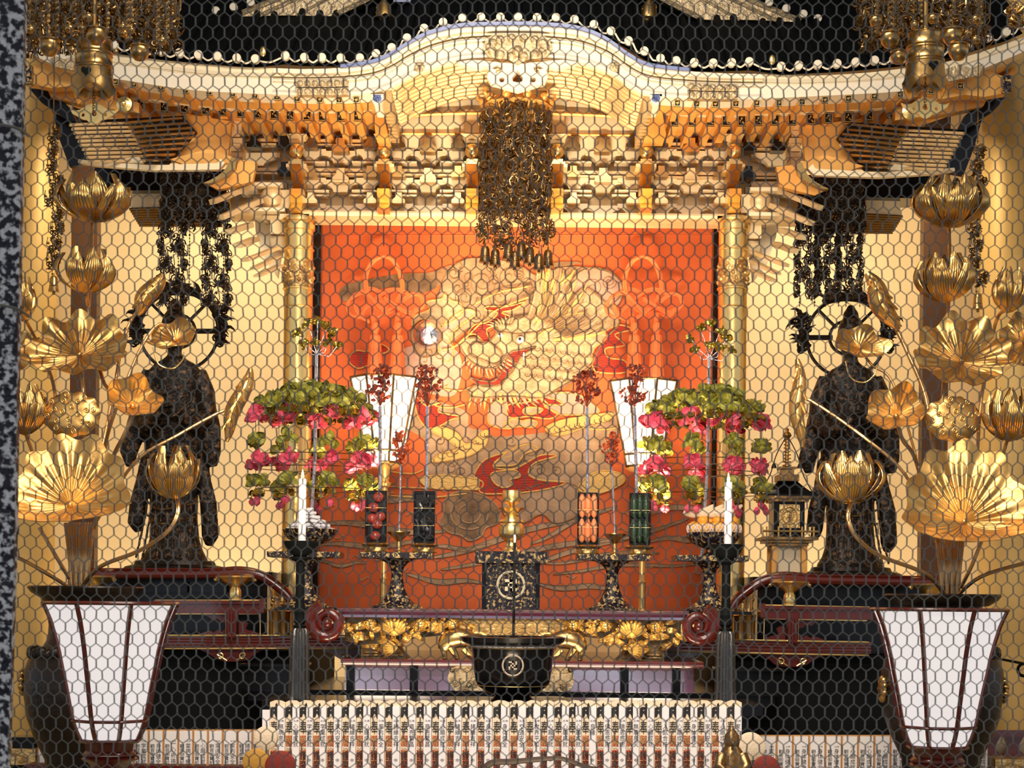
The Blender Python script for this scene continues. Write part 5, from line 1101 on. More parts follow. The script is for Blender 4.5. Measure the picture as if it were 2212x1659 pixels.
# ---- left
D = 8.7
LT = thing('lotus_arrangement', 'gilded lotus flowers and leaves rising from the left bronze jar', 'lotus arrangement', P(172, 1275, D), 'gilded lotus arrangements')
def stems(root, X, dy):
    for i in range(11):
        a = i - 5; stem(root, [(X + a * 3.2, 1290 + dy, 8.75 + .02 * (i % 3)), (X + a * 4.2, 1210 + dy, 8.75), (X + a * 6, 1130 + dy, 8.8)], 4.6)
stems(LT, 172, 0)
leaf(LT, 152, 1092, 8.5, 130, 150, (.05, -1, .35), 11, .05, .18, fold=.7, seed=1)
leaf(LT, 172, 768, 8.75, 106, 96, (.0, -1, .55), 9, .13, .24, fold=.25, seed=2)
leaf(LT, 286, 878, 8.6, 58, 60, (.35, -1, .25), 5, .22, .5, fold=.6, seed=3)
leaf(LT, 378, 735, 8.9, 56, 44, (-.35, -1, .5), 5, .16, .3, fold=.3, spin=.5, seed=4)
rolled(LT, (541, 796), (484, 954), 8.8, 18); rolled(LT, (350, 592), (292, 680), 8.9, 20)
flower(LT, 205, 478, 8.7, 150, 100, (0, .15), .6, (4, 5)); flower(LT, 186, 630, 8.65, 118, 92, (.05, .1), .7, (5, 5), outer_open=False)
flower(LT, 46, 690, 8.6, 60, 90, (0, .1), .7, (5, 4), outer_open=False); flower(LT, 52, 936, 8.6, 96, 104, (0, .1), .6, (6, 5))
fl = flower(LT, 376, 1075, 8.5, 110, 110, (0, .12), .6, (5, 3), outer_open=True)
pod(LT, 152, 892, 8.55, 62, 50)
mb = MB()
def arcline(root, cx, cy, D): mb = MB(); mb.tube(spline([P(cx - 42, cy + 10, D), P(cx - 30, cy + 46, D), P(cx, cy + 56, D), P(cx + 22, cy + 38, D), P(cx + 26, cy + 20, D)], 5), .0035, 6); mb.build('tendril', 'gold_bright', root)
arcline(LT, 372, 740, 8.8)
stem(LT, [(168, 1280, 8.7), (60, 1215, 8.6), (-20, 1182, 8.6)]); stem(LT, [(172, 1275, 8.65), (215, 1225, 8.55), (300, 1190, 8.5), (360, 1150, 8.45), (384, 1110, 8.45), (382, 1075, 8.5)], 4.6)
stem(LT, [(150, 1250, 8.65), (120, 1200, 8.6), (85, 1140, 8.6)]); stem(LT, [(190, 660, 8.75), (187, 640, 8.7), (186, 625, 8.7)], 4); stem(LT, [(190, 700, 8.85), (195, 600, 8.85), (200, 475, 8.75)], 4)
stem(LT, [(180, 960, 8.8), (182, 880, 8.85), (176, 800, 8.85), (172, 770, 8.8)], 4); stem(LT, [(218, 980, 8.75), (240, 860, 8.8), (222, 820, 8.85), (190, 700, 8.9)], 4.4); stem(LT, [(130, 1100, 8.8), (120, 860, 8.85), (90, 760, 8.9), (55, 690, 8.65)], 4)
stem(LT, [(200, 1150, 8.8), (240, 1000, 8.7), (268, 940, 8.65), (290, 890, 8.65)], 4.4); stem(LT, [(220, 990, 8.8), (245, 900, 8.7), (300, 760, 8.8), (345, 700, 8.9), (378, 735, 8.92)], 3.6)
stem(LT, [(200, 1140, 8.75), (290, 1000, 8.7), (380, 942, 8.7), (486, 886, 8.8), (500, 900, 8.85)], 3.6); stem(LT, [(210, 1100, 8.85), (250, 820, 8.85), (275, 710, 8.9), (300, 668, 8.9)], 3.6)
stem(LT, [(150, 1120, 8.8), (150, 960, 8.7), (152, 900, 8.62)], 4); stem(LT, [(140, 1120, 8.8), (80, 1000, 8.7), (55, 935, 8.65)], 4)
# ---- right
RT = thing('lotus_arrangement', 'gilded lotus flowers and leaves rising from the right bronze jar', 'lotus arrangement', P(2052, 1295, D), 'gilded lotus arrangements')
stems(RT, 2052, 18)
leaf(RT, 2082, 1128, 8.5, 138, 168, (-.05, -1, .35), 11, .05, .18, fold=.7, seed=5)
leaf(RT, 2076, 782, 8.75, 106, 100, (.0, -1, .5), 9, .13, .24, fold=.25, seed=6)
leaf(RT, 1936, 900, 8.6, 60, 66, (-.3, -1, .25), 5, .22, .4, fold=.5, seed=7)
leaf(RT, 1856, 752, 8.9, 62, 46, (.3, -1, .4), 5, .16, .3, fold=.3, spin=1.0, seed=8)
rolled(RT, (1722, 776), (1728, 966), 8.8, 17); rolled(RT, (1872, 590), (1936, 712), 8.9, 24)
flower(RT, 2050, 490, 8.7, 150, 105, (0, .15), .6, (6, 6), phase=.0); flower(RT, 2042, 650, 8.65, 118, 100, (-.05, .1), .7, (5, 5), phase=.1)
flower(RT, 2176, 672, 8.6, 72, 92, (.1, .1), .7, (5, 4), outer_open=False); flower(RT, 2180, 950, 8.6, 110, 110, (0, .1), .6, (6, 5))
flower(RT, 1838, 1085, 8.5, 130, 105, (0, -.1), .6, (6, 4), phase=.9)
pod(RT, 2062, 902, 8.55, 60, 50); arcline(RT, 1868, 770, 8.8)
stem(RT, [(2058, 1298, 8.7), (2120, 1245, 8.6), (2240, 1210, 8.6)]); stem(RT, [(2046, 1292, 8.65), (2000, 1240, 8.55), (1900, 1200, 8.5), (1850, 1160, 8.45), (1832, 1120, 8.45), (1838, 1085, 8.5)], 4.6)
stem(RT, [(2075, 1270, 8.65), (2100, 1220, 8.6), (2120, 1170, 8.6)]); stem(RT, [(2046, 700, 8.85), (2052, 600, 8.85), (2050, 488, 8.75)], 4)
stem(RT, [(2040, 980, 8.8), (2036, 880, 8.85), (2044, 800, 8.85), (2075, 785, 8.8)], 4); stem(RT, [(2110, 1000, 8.85), (2120, 860, 8.85), (2150, 700, 8.8), (2172, 670, 8.65)], 4)
stem(RT, [(2020, 1170, 8.8), (1980, 1000, 8.7), (1950, 950, 8.65), (1936, 905, 8.65)], 4.4); stem(RT, [(1990, 1060, 8.8), (1985, 1010, 8.7), (1930, 830, 8.85), (1885, 790, 8.9), (1858, 755, 8.92)], 3)
stem(RT, [(2020, 1160, 8.75), (1955, 1025, 8.7), (1860, 940, 8.7), (1750, 865, 8.8), (1728, 870, 8.82)], 3.6); stem(RT, [(2020, 1000, 8.85), (2000, 860, 8.85), (1960, 760, 8.9), (1936, 710, 8.92)], 5)
stem(RT, [(2062, 1140, 8.8), (2062, 980, 8.7), (2062, 905, 8.62)], 4); stem(RT, [(2080, 1120, 8.8), (2150, 1020, 8.7), (2176, 950, 8.65)], 4)
leaf(RT, 2214, 740, 8.8, 50, 60, (-.3, -1, .3), 6, .2, .3, seed=9); leaf(LT, 22, 760, 8.85, 50, 50, (.3, -1, .3), 6, .2, .3, seed=10)
# ---------------- robed attendant statues with flaming haloes ----------------
def loftm(mb, rows, n=28, mi=0):
    """rows: (centre Vector, rx, ry)"""
    vs = []
    for c, rx, ry in rows:
        for k in range(n):
            a = 2 * PI * k / n; vs.append(c + V(rx * math.cos(a), ry * math.sin(a), 0))
    fs = [(i * n + k, i * n + (k + 1) % n, (i + 1) * n + (k + 1) % n, (i + 1) * n + k)[::-1] for i in range(len(rows) - 1) for k in range(n)]
    fs.append(tuple(range(n))); fs.append(tuple((len(rows) - 1) * n + k for k in range(n))[::-1]); return mb.add(vs, fs, mi)
def statue(X, dy, lab, sg, seed):
    D = 12.3; s = S(D); base = P(X, 1236 + dy, D); base.z = P(400, 1236, 11.8).z + .006; base0 = P(X, 1236 + dy, D)
    t = thing('robed_statue', lab, 'statue', base, 'robed attendant statues')
    def q(dx, y, dd=0): p = P(X + dx, y + dy, D); return V(p.x, D + dd, p.z)
    mb = MB()
    rows = [(q(0, 1214), 74 * s, 50 * s)]
    for y, x0, x1, d in ((1205, -72, 70, .6), (1190, -62, 62, .6), (1165, -54, 54, .58), (1120, -52, 50, .55), (1070, -54, 52, .55), (1020, -56, 56, .5), (985, -64, 62, .48), (940, -66, 70, .48), (900, -68, 72, .46), (860, -66, 70, .46), (820, -62, 66, .46), (800, -56, 58, .45), (785, -42, 44, .5), (777, -26, 28, .7), (768, -15, 17, .9), (757, -14, 15, 1)):
        rows.append((q((x0 + x1) / 2, y), (x1 - x0) / 2 * s, (x1 - x0) / 2 * s * d))
    for y, r, dd in ((750, 20, 0), (738, 27, 0), (722, 31, 0), (706, 32, 0), (692, 29, 0), (680, 24, 0), (672, 17, 0), (667, 6, 0)): rows.append((q(1, y, dd - .01), r * s * .92, r * s * 1.02))
    loftm(mb, rows)
    mb.ball(q(1, 668), 17 * s, 14, 10); mb.ball(q(1, 654), 10 * s, 12, 8)       # topknot
    mb.tube([q(1, 712, -.1), q(1, 722, -.115), q(1, 727, -.12)], [.008, .012, .015], 8)      # nose
    for e in (-1, 1):
        mb.ball(q(1 + e * 11, 713, -.09), .014, 10, 6, sx=1.4, sz=.6); mb.ball(q(1 + e * 30, 722), .02, 10, 8, sx=.5, sz=1.7); mb.tube([q(1 + e * 4, 707, -.1), q(1 + e * 12, 703, -.1), q(1 + e * 20, 706, -.085)], .006, 6)
    mb.tube([q(-8, 736, -.09), q(1, 737, -.1), q(10, 736, -.09)], .006, 6)
    # arms: shoulder, elbow, joined hands at the chest
    for e in (-1, 1):
        mb.tube([q(e * 48, 806), q(e * 66, 850, -.02), q(e * 72, 900, -.06), q(e * 50, 925, -.16), q(e * 18, 905, -.26), q(e * 7, 893, -.28)], [22 * s, 23 * s, 24 * s, 22 * s, 13 * s, 9 * s], 14)
        for k in range(5): mb.tube([q(e * 6, 896 - 2 * k, -.28 - .004 * k), q(e * 2, 880 - 3 * k, -.30), q(e * 1, 868 - (2, 5, 6, 4, 0)[k] * 1.5, -.3)], [.013, .010, .007], 7)
        # hanging sleeve
        mb.tube([q(e * 70, 890, -.03), q(e * 80, 930, -.05), q(e * (96 if e == -sg else 84), 980, -.05), q(e * (92 if e == -sg else 86), 1010, -.05)], [24 * s, 24 * s, 20 * s, 10 * s], 12, flat=.5)
        w = [q(e * 62, 980), q(e * 66, 1040, -.04), q(e * 76, 1090, -.05), q(e * 80, 1130 + (30 if e == sg else 0), -.05), q(e * 76, 1150 + (30 if e == sg else 0), -.04)]; mb.tube(w, [10 * s, 16 * s, 19 * s, 19 * s, 8 * s], 12, flat=.6)
    rnd = random.Random(seed)
    for k in range(9): x = -48 + 12 * k; mb.tube([q(x * .8, 1010, -.27 * (1 - (x / 75) ** 2) ** .5), q(x, 1110, -.27 * (1 - (x / 75) ** 2) ** .5), q(x * 1.35, 1208, -.36 * (1 - (x / 78) ** 2) ** .5)], .012, 6)
    for k in range(4): mb.tube(spline([q(-60 + 6 * k, 800 + 14 * k, -.1), q(-20, 860 + 26 * k, -.3), q(30, 850 + 24 * k, -.3), q(60 - 4 * k, 806 + 12 * k, -.1)], 5), .011, 6)
    mb.tube(spline([q(-56, 985, -.12), q(-20, 992, -.3), q(20, 992, -.3), q(58, 985, -.12)], 5), .02, 8)
    o = mb.build('body', 'bronze_relief', t); m = o.modifiers.new('skin', 'REMESH'); m.mode = 'VOXEL'; m.voxel_size = .011; m.use_smooth_shade = True
    sm = o.modifiers.new('soft', 'SMOOTH'); sm.factor = .5; sm.iterations = 3
    for y, w in ((1075, 50), (1105, 52), (1135, 50)): mb = MB(); mb.tube(spline([q(-w, y - 20, -.12), q(-10, y, -.3), q(w, y - 16, -.14)], 6), .008, 6); mb.build('sash_cord', 'brass_dark', t)
    # oval rocky plinth
    mb = MB(); mb.lathe(base, [(112 * s, 0), (115 * s, .01), (106 * s, 12 * s), (88 * s, 16 * s), (84 * s, 24 * s), (60 * s, 28 * s)], 32, sy=.6, lobes=9, amp=.02); mb.build('plinth', 'bronze_black', t)
    # halo
    cc = (0, 708); mb = MB(); Dh = .16
    ring = [q(cc[0] + 86 * math.cos(a * PI / 24), cc[1] - 86 * math.sin(a * PI / 24), Dh) for a in range(48)]; mb.tube(ring, .012, 8, closed=True)
    for a in (0, PI, PI / 4, 3 * PI / 4): mb.tube([q(cc[0] + 30 * math.cos(a), cc[1] - 30 * math.sin(a), Dh), q(cc[0] + 86 * math.cos(a), cc[1] - 86 * math.sin(a), Dh)], .012 if a not in (0, PI) else .02, 6)
    mb.tube([q(36 * math.cos(a * PI / 12), 708 - 36 * math.sin(a * PI / 12), Dh) for a in range(24)], .012, 6, closed=True)
    mb.tube([q(0, 790, Dh), q(0, 730, Dh)], .02, 8); mb.tube([q(0, 1100, .3), q(0, 900, .28), q(0, 790, Dh)], .025, 8); halo = mb.build('halo', 'bronze_black', t)
    for e in (-1, 0, 1):
        mb = MB()
        for k in range(20):
            if e: x0, y0 = e * 92 + rnd.uniform(-12, 10), 735 - k * 4.2; a = math.radians(90 - e * rnd.uniform(10, 55))
            else: x0, y0 = -44 + k * 4.6, 628 - 8 * math.cos((k - 10) * .15); a = math.radians(90 + rnd.uniform(-35, 35))
            L = rnd.uniform(18, 32); cv = rnd.choice((-1, 1)) * rnd.uniform(.6, 1.4); pts = []
            for j in range(6): tt = j / 5; pts.append(q(x0 + L * tt * math.cos(a + cv * tt), y0 - L * tt * math.sin(a + cv * tt), Dh + rnd.uniform(-.02, .02)))
            mb.tube(pts, [.016, .017, .014, .011, .007, .002], 6)
            mb.tube([q(x0 + 7 * math.cos(j * .8), y0 + 7 * math.sin(j * .8), Dh) for j in range(7)], .008, 6)
        mb.build('halo_flame', 'bronze_black', halo)
statue(377, 0, 'dark robed statue with flaming halo on left dais, lotus leaf before its face', 1, 3)
statue(1837, 14, 'dark robed statue with flaming halo on right dais, beside the small pagoda', 1, 8)

# ---------------- small pagoda reliquary ----------------
D = 12.0; s = S(D); zb = P(400, 1236, 11.8).z + .006; c = P(1698, 1240, D); c.z = zb
t = thing('pagoda_reliquary', 'small dark pagoda with ringed spire standing left of the right statue', 'pagoda', c)
def z(y): return P(1698, y, D).z
def bxx(mb, x0, y0, x1, y1, dp, mi=0):
    mb.box((P((x0 + x1) / 2, 1100, D).x, D, (z(y0) + z(y1)) / 2), ((x1 - x0) * s, dp, abs(z(y0) - z(y1))), None, mi)
for x0, x1 in ((1662, 1674), (1726, 1738)):
    for yy in (-.1, .1): mb = MB(); mb.box((P((x0 + x1) / 2, 1200, D).x, D + yy, (z(1175) + zb) / 2), (12 * s, .03, z(1175) - zb)); mb.build('leg', 'gold_amber', t)
mb = MB(); mb.box((P(1700, 1200, D).x, D + .02, (z(1178) + zb) / 2), (52 * s, .16, z(1178) - zb)); mb.build('base_panel', 'gold_panel', t)
mb = MB(); bxx(mb, 1640, 1162, 1758, 1168, .4); bxx(mb, 1650, 1168, 1748, 1174, .34); bxx(mb, 1660, 1174, 1740, 1180, .28); mb.build('ledge', 'brass_dark', t)
mb = MB()
for x0 in (1648, 1750): bxx(mb, x0 - 2, 1138, x0 + 2, 1162, .02)
mb.tube([V(P(1640, 1150, D).x, D - .18, z(1150)), V(P(1758, 1150, D).x, D - .18, z(1150))], .008, 6)
for k in range(5): x = 1648 + 25 * k; mb.tube([V(P(x, 1150, D).x, D - .18, z(1162)), V(P(x, 1150, D).x, D - .18, z(1140))], .007, 6)
mb.build('balustrade', 'gold_bright', t)
mb = MB(); bxx(mb, 1666, 1080, 1732, 1162, .24); mb.build('shrine_body', 'black_lacquer', t)
mb = MB(); y0 = D - .125
mb.box((P(1699, 1115, D).x, y0, (z(1092) + z(1142)) / 2), (44 * s, .012, 50 * s)); mb.build('door_panel', 'gold_carved', t)
mb = MB(); mb.tube([V(P(1699 + 16 * math.cos(a * PI / 16), 1116, D).x, y0 - .012, z(1116 - 18 * math.sin(a * PI / 16))) for a in range(32)], .004, 6, closed=True)
for pts in (((-7, -8), (0, -10), (6, -4), (-2, 0), (-8, 6)), ((5, -10), (6, 10)), ((-4, 4), (4, 2)), ((-2, -2), (2, 8), (8, 8))): mb.tube([V(P(1699 + a, 1116, D).x, y0 - .012, z(1116 + b)) for a, b in pts], .004, 6)
mb.build('door_sign', 'gold_bright', t)
mb = MB(); bxx(mb, 1654, 1074, 1746, 1080, .32); bxx(mb, 1660, 1080, 1740, 1086, .28); mb.build('cornice', 'brass_dark', t)
cz = V(P(1699, 1074, D).x, D, z(1074)); rt2 = math.sqrt(2)
mb = MB(); mb.lathe(cz, [(r * s * rt2, h * s) for r, h in [(60, 0), (60, 4), (44, 12), (32, 22), (22, 32), (16, 38), (14, 40)]], 4, a0=PI / 4, sy=.8); mb.build('roof', 'black_lacquer', t)
mb = MB(); cz = V(cz.x, D, z(1036)); mb.box(cz + V(0, 0, 2 * s), (44 * s, .2, 14 * s)); mb.box(cz + V(0, 0, 14 * s), (26 * s, .12, 12 * s)); mb.box(cz + V(0, 0, 24 * s), (36 * s, .16, 5 * s)); mb.build('roof_cap', 'brass_dark', t)
mb = MB(); prof = [(6, 26)]
for k in range(8): h = 28 + k * 7.5; prof += [(4, h), (10 - k * .5, h + 1.5), (10 - k * .5, h + 3.5), (4, h + 5)]
prof += [(6, 90), (10, 95), (8, 100), (3, 104), (5, 108), (1, 112)]
mb.lathe(cz, [(r * s, h * s) for r, h in prof], 18); mb.build('spire', 'brass', t)
for e in (-1, 1):
    mb = MB(); w = spline([cz + V(0, 0, 96 * s), cz + V(e * 22 * s, 0, 55 * s), cz + V(e * 36 * s, 0, 10 * s), cz + V(e * 58 * s, 0, -30 * s)], 5); mb.tube(w, .004, 5)
    for k in (7, 14): mb.lathe(w[k] - V(0, 0, .04), [(.02, 0), (.014, .02), (.006, .035)], 10)
    mb.build('spire_chain', 'bronze_black', t)
# ---------------- openwork hanging canopies ----------------
def curl_mesh(seed, w, h, n=11, r=.0045, turns=1.5, flat=.02, diam=True):
    rnd = random.Random(seed); mb = MB()
    for i in range(n):
        cx, cz = rnd.uniform(-w * .36, w * .36), rnd.uniform(-h * .38, h * .38); R0 = rnd.uniform(.16, .3) * min(w, h); sg = rnd.choice((-1, 1)); a0 = rnd.uniform(0, 6.28); pts = []
        for j in range(13):
            t = j / 12; rr_ = R0 * (1 - .78 * t); a = a0 + sg * turns * 2 * PI * t; pts.append(V(cx + rr_ * math.cos(a), rnd.uniform(-1, 1) * .003 + flat * math.sin(a + i), cz + rr_ * math.sin(a)))
        mb.tube(pts, [r * (1.3 - .7 * j / 12) for j in range(13)], 5)
    for i in range(4):
        x = rnd.uniform(-.4, .4) * w; mb.tube([V(x, 0, h * .45), V(x + rnd.uniform(-.1, .1) * w, .01, 0), V(-x, 0, -h * .48)], r * .8, 5)
    if diam:
        for i in range(3): x, z = rnd.uniform(-.4, .4) * w, rnd.uniform(-.45, .45) * h; mb.ball((x, 0, z), r * 2.6, 6, 4)
    return mb
def place(mb, name, m, parent, loc, rotz=0):
    """mesh built around the origin, set at loc"""
    o = mb.build(name, m, None, loc=(0, 0, 0)) if not isinstance(mb, bpy.types.Object) else mb.copy()
    if isinstance(mb, bpy.types.Object): COL.objects.link(o)
    o.parent = parent; o.location = Vector(loc) - WL[parent.name]; o.rotation_euler = (0, 0, rotz); WL[o.name] = Vector(loc); return o
def chain_mesh(L, n=12, r=.006, bellsize=.0):
    mb = MB(); mb.tube([V(0, 0, 0), V(0, 0, -L)], r * .35, 5)
    for i in range(n):
        z = -L * (i + .5) / n
        if i % 3 == 1: mb.lathe((0, 0, z), [(.0005, -r * 2), (r * 1.8, 0), (.0005, r * 2)], 4, sy=.4)
        else: mb.ball((0, 0, z), r, 6, 5)
    return mb
def bell_mesh(r, h):
    mb = MB(); mb.lathe((0, 0, 0), [(r, 0), (r * .96, h * .05), (r * .8, h * .3), (r * .72, h * .8), (r * .5, h * .96), (r * .15, h), (r * .15, h * 1.15)], 16); mb.ball((0, 0, -h * .1), r * .3, 8, 6); mb.lathe((0, 0, 0), [(r * .82, h * .3), (r * .86, h * .34), (r * .8, h * .38)], 16)
    return mb
def openwork(cx, y0, tiers, D, rad, lab, m, dens=10, bells=(), crown=True, seed=1, grp=None, sc_=1.0):
    s = S(D); top = P(cx, y0, D); t = thing('hanging_canopy', lab, 'canopy', top, grp)
    if crown:
        mb = MB(); r = rad
        mb.lathe(top, [(r * .8, -.13), (r * .9, -.10), (r * 1.02, -.085), (r * .9, -.06), (r * .7, -.03), (r * .25, 0), (r * .06, .03)], 24, lobes=8, amp=.05)
        for k in range(10): a = 2 * PI * k / 10; mb.ball(top + V(r * .98 * math.cos(a), r * .98 * math.sin(a), -.05), .03, 8, 6); mb.tube([top + V(r * math.cos(a), r * math.sin(a), -.06), top + V(r * 1.15 * math.cos(a), r * 1.15 * math.sin(a), -.03), top + V(r * 1.1 * math.cos(a), r * 1.1 * math.sin(a), 0)], .01, 6)
        mb.build('crown', 'gold_amber' if m != 'bronze_black' else m, t)
    protos = {}
    for ti, (ya, yb, cnt, rr_) in enumerate(tiers):
        h = (yb - ya) * s; w = 2 * PI * rr_ / cnt * 1.25
        for k in range(cnt):
            a = 2 * PI * (k + .5 * (ti % 2)) / cnt; key = (round(w, 3), round(h, 3), k % 3)
            loc = V(top.x + rr_ * math.cos(a), D + rr_ * math.sin(a), P(cx, (ya + yb) / 2, D).z)
            if key in protos: place(protos[key], 'openwork_plaque', m, t, loc, a + PI / 2)
            else: protos[key] = place(curl_mesh(seed * 10 + len(protos), w, h * 1.1, dens, .0048 * sc_), 'openwork_plaque', m, t, loc, a + PI / 2)
    ya, yb = tiers[0][0], tiers[-1][1]; L = (yb - ya) * s; ch = None
    for k in range(8):
        a = 2 * PI * k / 8 + .2; loc = V(top.x + rad * .75 * math.cos(a), D + rad * .75 * math.sin(a), P(cx, ya, D).z); ch = place(ch if ch else chain_mesh(L, 26), 'bead_chain', m, t, loc)
    pb = None
    for bx_, by, br, bh in bells:
        q = P(bx_, by, D) + V(0, R.uniform(-.1, .1), 0); pb = place(pb if pb else bell_mesh(br * s, bh * s), 'bell', m, t, q)
        c2 = MB(); c2.tube([q + V(0, 0, bh * s), q + V(0, 0, bh * s + .12)], .003, 5); c2.build('bell_chain', m, t)
    return t
openwork(1116, 204, [(238, 292, 9, .215), (288, 338, 9, .2), (332, 392, 8, .22), (388, 442, 9, .21), (436, 470, 7, .18), (472, 522, 8, .23)], 11.62, .225, 'openwork gilded canopy hanging in the middle, before the top of the dragon hanging', 'brass_dark', 9,
    bells=[(1048, 572, 13, 36), (1070, 578, 14, 42), (1098, 566, 14, 40), (1112, 582, 10, 26), (1144, 572, 14, 42), (1164, 586, 12, 34), (1184, 572, 12, 34), (1126, 560, 10, 30)], seed=2)
inner = None
for k, (cx, y0, nm, mir) in enumerate(((420, 385, 'left', 0), (1795, 400, 'right', 1))):
    x = cx; tiers = [(y0, y0 + 50, 8, .2), (y0 + 45, y0 + 95, 8, .21)]
    t = openwork(cx, y0 - 8, tiers, 12.0, .2, 'dark openwork canopy hanging above the %s robed statue' % nm, 'bronze_black', 11, seed=4 + k, grp=None)
    pl = None
    for sx in (-48, 48) if not mir else (-50, -8, 40):
        for j in range(5):
            for a in (0, 2.1, 4.2):
                rr_ = .075; y = y0 + 105 + 38 * j; loc = P(cx + sx, y, 12.0) + V(rr_ * math.cos(a + j), rr_ * math.sin(a + j), 0)
                if mir and j == 4: continue
                pl = place(pl if pl else curl_mesh(31 + k, .13, .15, 8, .0042), 'hanging_plaque', 'bronze_relief', t, loc, a + PI / 2 + j)
    cm = None
    for x in (-66, -34, -10, 18, 34, 64): q = P(cx + x, y0 + 90, 12.0); cm = place(cm if cm else chain_mesh(.55, 24, .005), 'bead_chain', 'bronze_black', t, q)
# thin strands of openwork at the outer pillars
for cx, y0, nm in ((116, 352, 'left'), (2112, 390, 'right')):
    D = 11.0; top = P(cx, y0 - 90, D); t = thing('hanging_strand', 'slim openwork strand with a small bell hanging beside the %s gilded pillar' % nm, 'strand', top)
    pl = None
    for j in range(9): loc = P(cx + R.uniform(-10, 10), y0 - 60 + 34 * j, D); pl = place(pl if pl else curl_mesh(50, .11, .11, 7, .004), 'openwork_plaque', 'brass_dark', t, loc, R.uniform(-.6, .6))
    place(chain_mesh(1.0, 34, .006), 'bead_chain', 'brass_dark', t, top); place(bell_mesh(.035, .1), 'bell', 'brass', t, P(cx, y0 + 278, D))
    c2 = MB(); c2.tube([top, V(top.x, top.y, 7.2)], .004, 5); c2.build('hook_wire', 'brass_dark', t)
# large wind bells and the bead canopies around them
def windbell(cx, y0, dy, side, globes, xr, mir):
    D = 8.3; s = S(D); c = P(cx, y0, D); t = thing('wind_bell', 'large gilded cylindrical wind bell with heart cut-outs at upper %s' % side, 'bell', c + V(0, 0, .2))
    def h(y): return -(y) * s
    mb = MB(); mb.lathe(c, [(44, 128, ), (42.5, 100), (40.5, 64), (41.5, 62), (40.5, 59), (41.5, 57), (40, 54), (39, 36), (40.5, 33), (39.5, 30), (40.5, 27), (38.5, 24), (37, 4), (38.5, 0), (34, -3), (8, -4), (6, -10), (1, -12)] if 0 else [(r * s, -y * s) for r, y in [(45, 100), (42.5, 84), (40.5, 64), (42, 62), (40.5, 59), (42, 57), (40, 54), (39, 36), (41, 33), (39.5, 30), (41, 27), (38.5, 24), (37, 4), (39, 0), (34, -3), (8, -4), (6, -10), (1, -12)]], 40)
    mb.build('bell_body', 'brass', t)
    mb = MB()
    for k in range(4):
        a0 = k * PI / 2 + (.55 if mir else 1.0) + PI / 4
        def f(u, v, a0=a0): 
            L = (.15 + .85 * (abs(2 * v - 1)) ** 1.6) * 34; y = 98 + L * u; r = 45 + 4 * u; a = a0 + (v - .5) * PI / 2; return c + V(r * s * math.cos(a), r * s * math.sin(a), -y * s)
        mb.sheet(f, 3, 12, .004)
    mb.build('scalloped_skirt', 'brass', t)
    mb = MB(); hc = c + V(0, -41.5 * s, -78 * s); x = (8 if mir else -6) * s
    pts = [(hc.x + x + u * s * 1.1, hc.z + w * s * 1.1) for u, w in [(0, -12), (4, -5), (9, -1), (10, 4), (7, 8), (3, 8), (0, 5), (-3, 8), (-7, 8), (-10, 4), (-9, -1), (-4, -5)]]
    mb.plate(pts, hc.y - .004, .02); mb.build('heart_cutout', 'black_matte', t)
    p0 = P(cx, y0 + 105, D); mb = MB()
    for k in range(11): z = p0.z - k * 5.4 * s; mb.tube([V(p0.x + 3 * s * math.cos(a * PI / 4) * (1 if k % 2 else .5), D + (0 if k % 2 else 1) * 2 * s * math.cos(a * PI / 4), z + 3.4 * s * math.sin(a * PI / 4)) for a in range(8)], .0022, 5, closed=True)
    mb.build('clapper_chain', 'brass_dark', t)
    mb = MB(); yy = y0 + 163; X = cx
    outl = [(X - 52, yy - 16), (X - 42, yy - 12), (X - 30, yy - 14), (X - 16, yy - 24), (X, yy - 28), (X + 16, yy - 24), (X + 30, yy - 14), (X + 42, yy - 12), (X + 52, yy - 16), (X + 47, yy - 6), (X + 36, yy), (X + 26, yy + 6), (X + 16, yy + 8), (X + 10, yy + 14), (X, yy + 19), (X - 10, yy + 14), (X - 16, yy + 8), (X - 26, yy + 6), (X - 36, yy), (X - 47, yy - 6)]
    mb.pplate(outl, D, .012, holes=[circ(X, yy - 6, 6), circ(X - 24, yy - 3, 4), circ(X + 24, yy - 3, 4)]); mb.build('clapper_plate', 'gold_bright', t)
    mb = MB(); mb.tube([c, V(c.x, c.y, 7.2)], .012, 8); mb.build('suspension_rod', 'brass', t)
    t2 = thing('bead_canopy', 'dense gilded bead and lozenge canopy around the %s wind bell' % side, 'canopy', c + V(0, .1, .5))
    rnd = random.Random(12 + mir); x0, x1, yb = xr; cm = [None] * 3; cl = None
    for k in range(78):
        x = x0 + (x1 - x0) * rnd.random(); d = rnd.uniform(-.35, .45); e = rnd.uniform(.75, 1.05)
        if abs(x - cx) < 44 and d < .15: d = .3
        q = P(x, -40, D + d); i = k % 3; L = (yb + 40) * s * (.82, .93, 1.0)[i] * .95; cm[i] = place(cm[i] if cm[i] else chain_mesh(L, 30, .0085), 'bead_chain', 'brass_dark' if i else 'brass', t2, q)
        if k % 2 == 0: cl = place(cl if cl else curl_mesh(77, .13, .3, 13, .0042), 'openwork_plaque', 'brass_dark', t2, P(x, rnd.uniform(-10, yb * .62), D + d), rnd.uniform(-.9, .9))
    for gx, gy, gr in globes:
        q = P(gx, gy, D - .42 + rnd.uniform(-.05, .05)); g = gr * s * .96; mb = MB(); mb.lathe((0, 0, 0), [(.001, -g * .95), (g * .5, -g * .85), (g * .85, -g * .45), (g, 0), (g * .9, g * .4), (g * .85, g * .48), (g * 1.02, g * .55), (g * 1.02, g * .62), (g * .8, g * .7), (g * .2, g * .9), (.002, g * 1.1)], 22)
        place(mb, 'globe_bell', 'brass', t2, q)
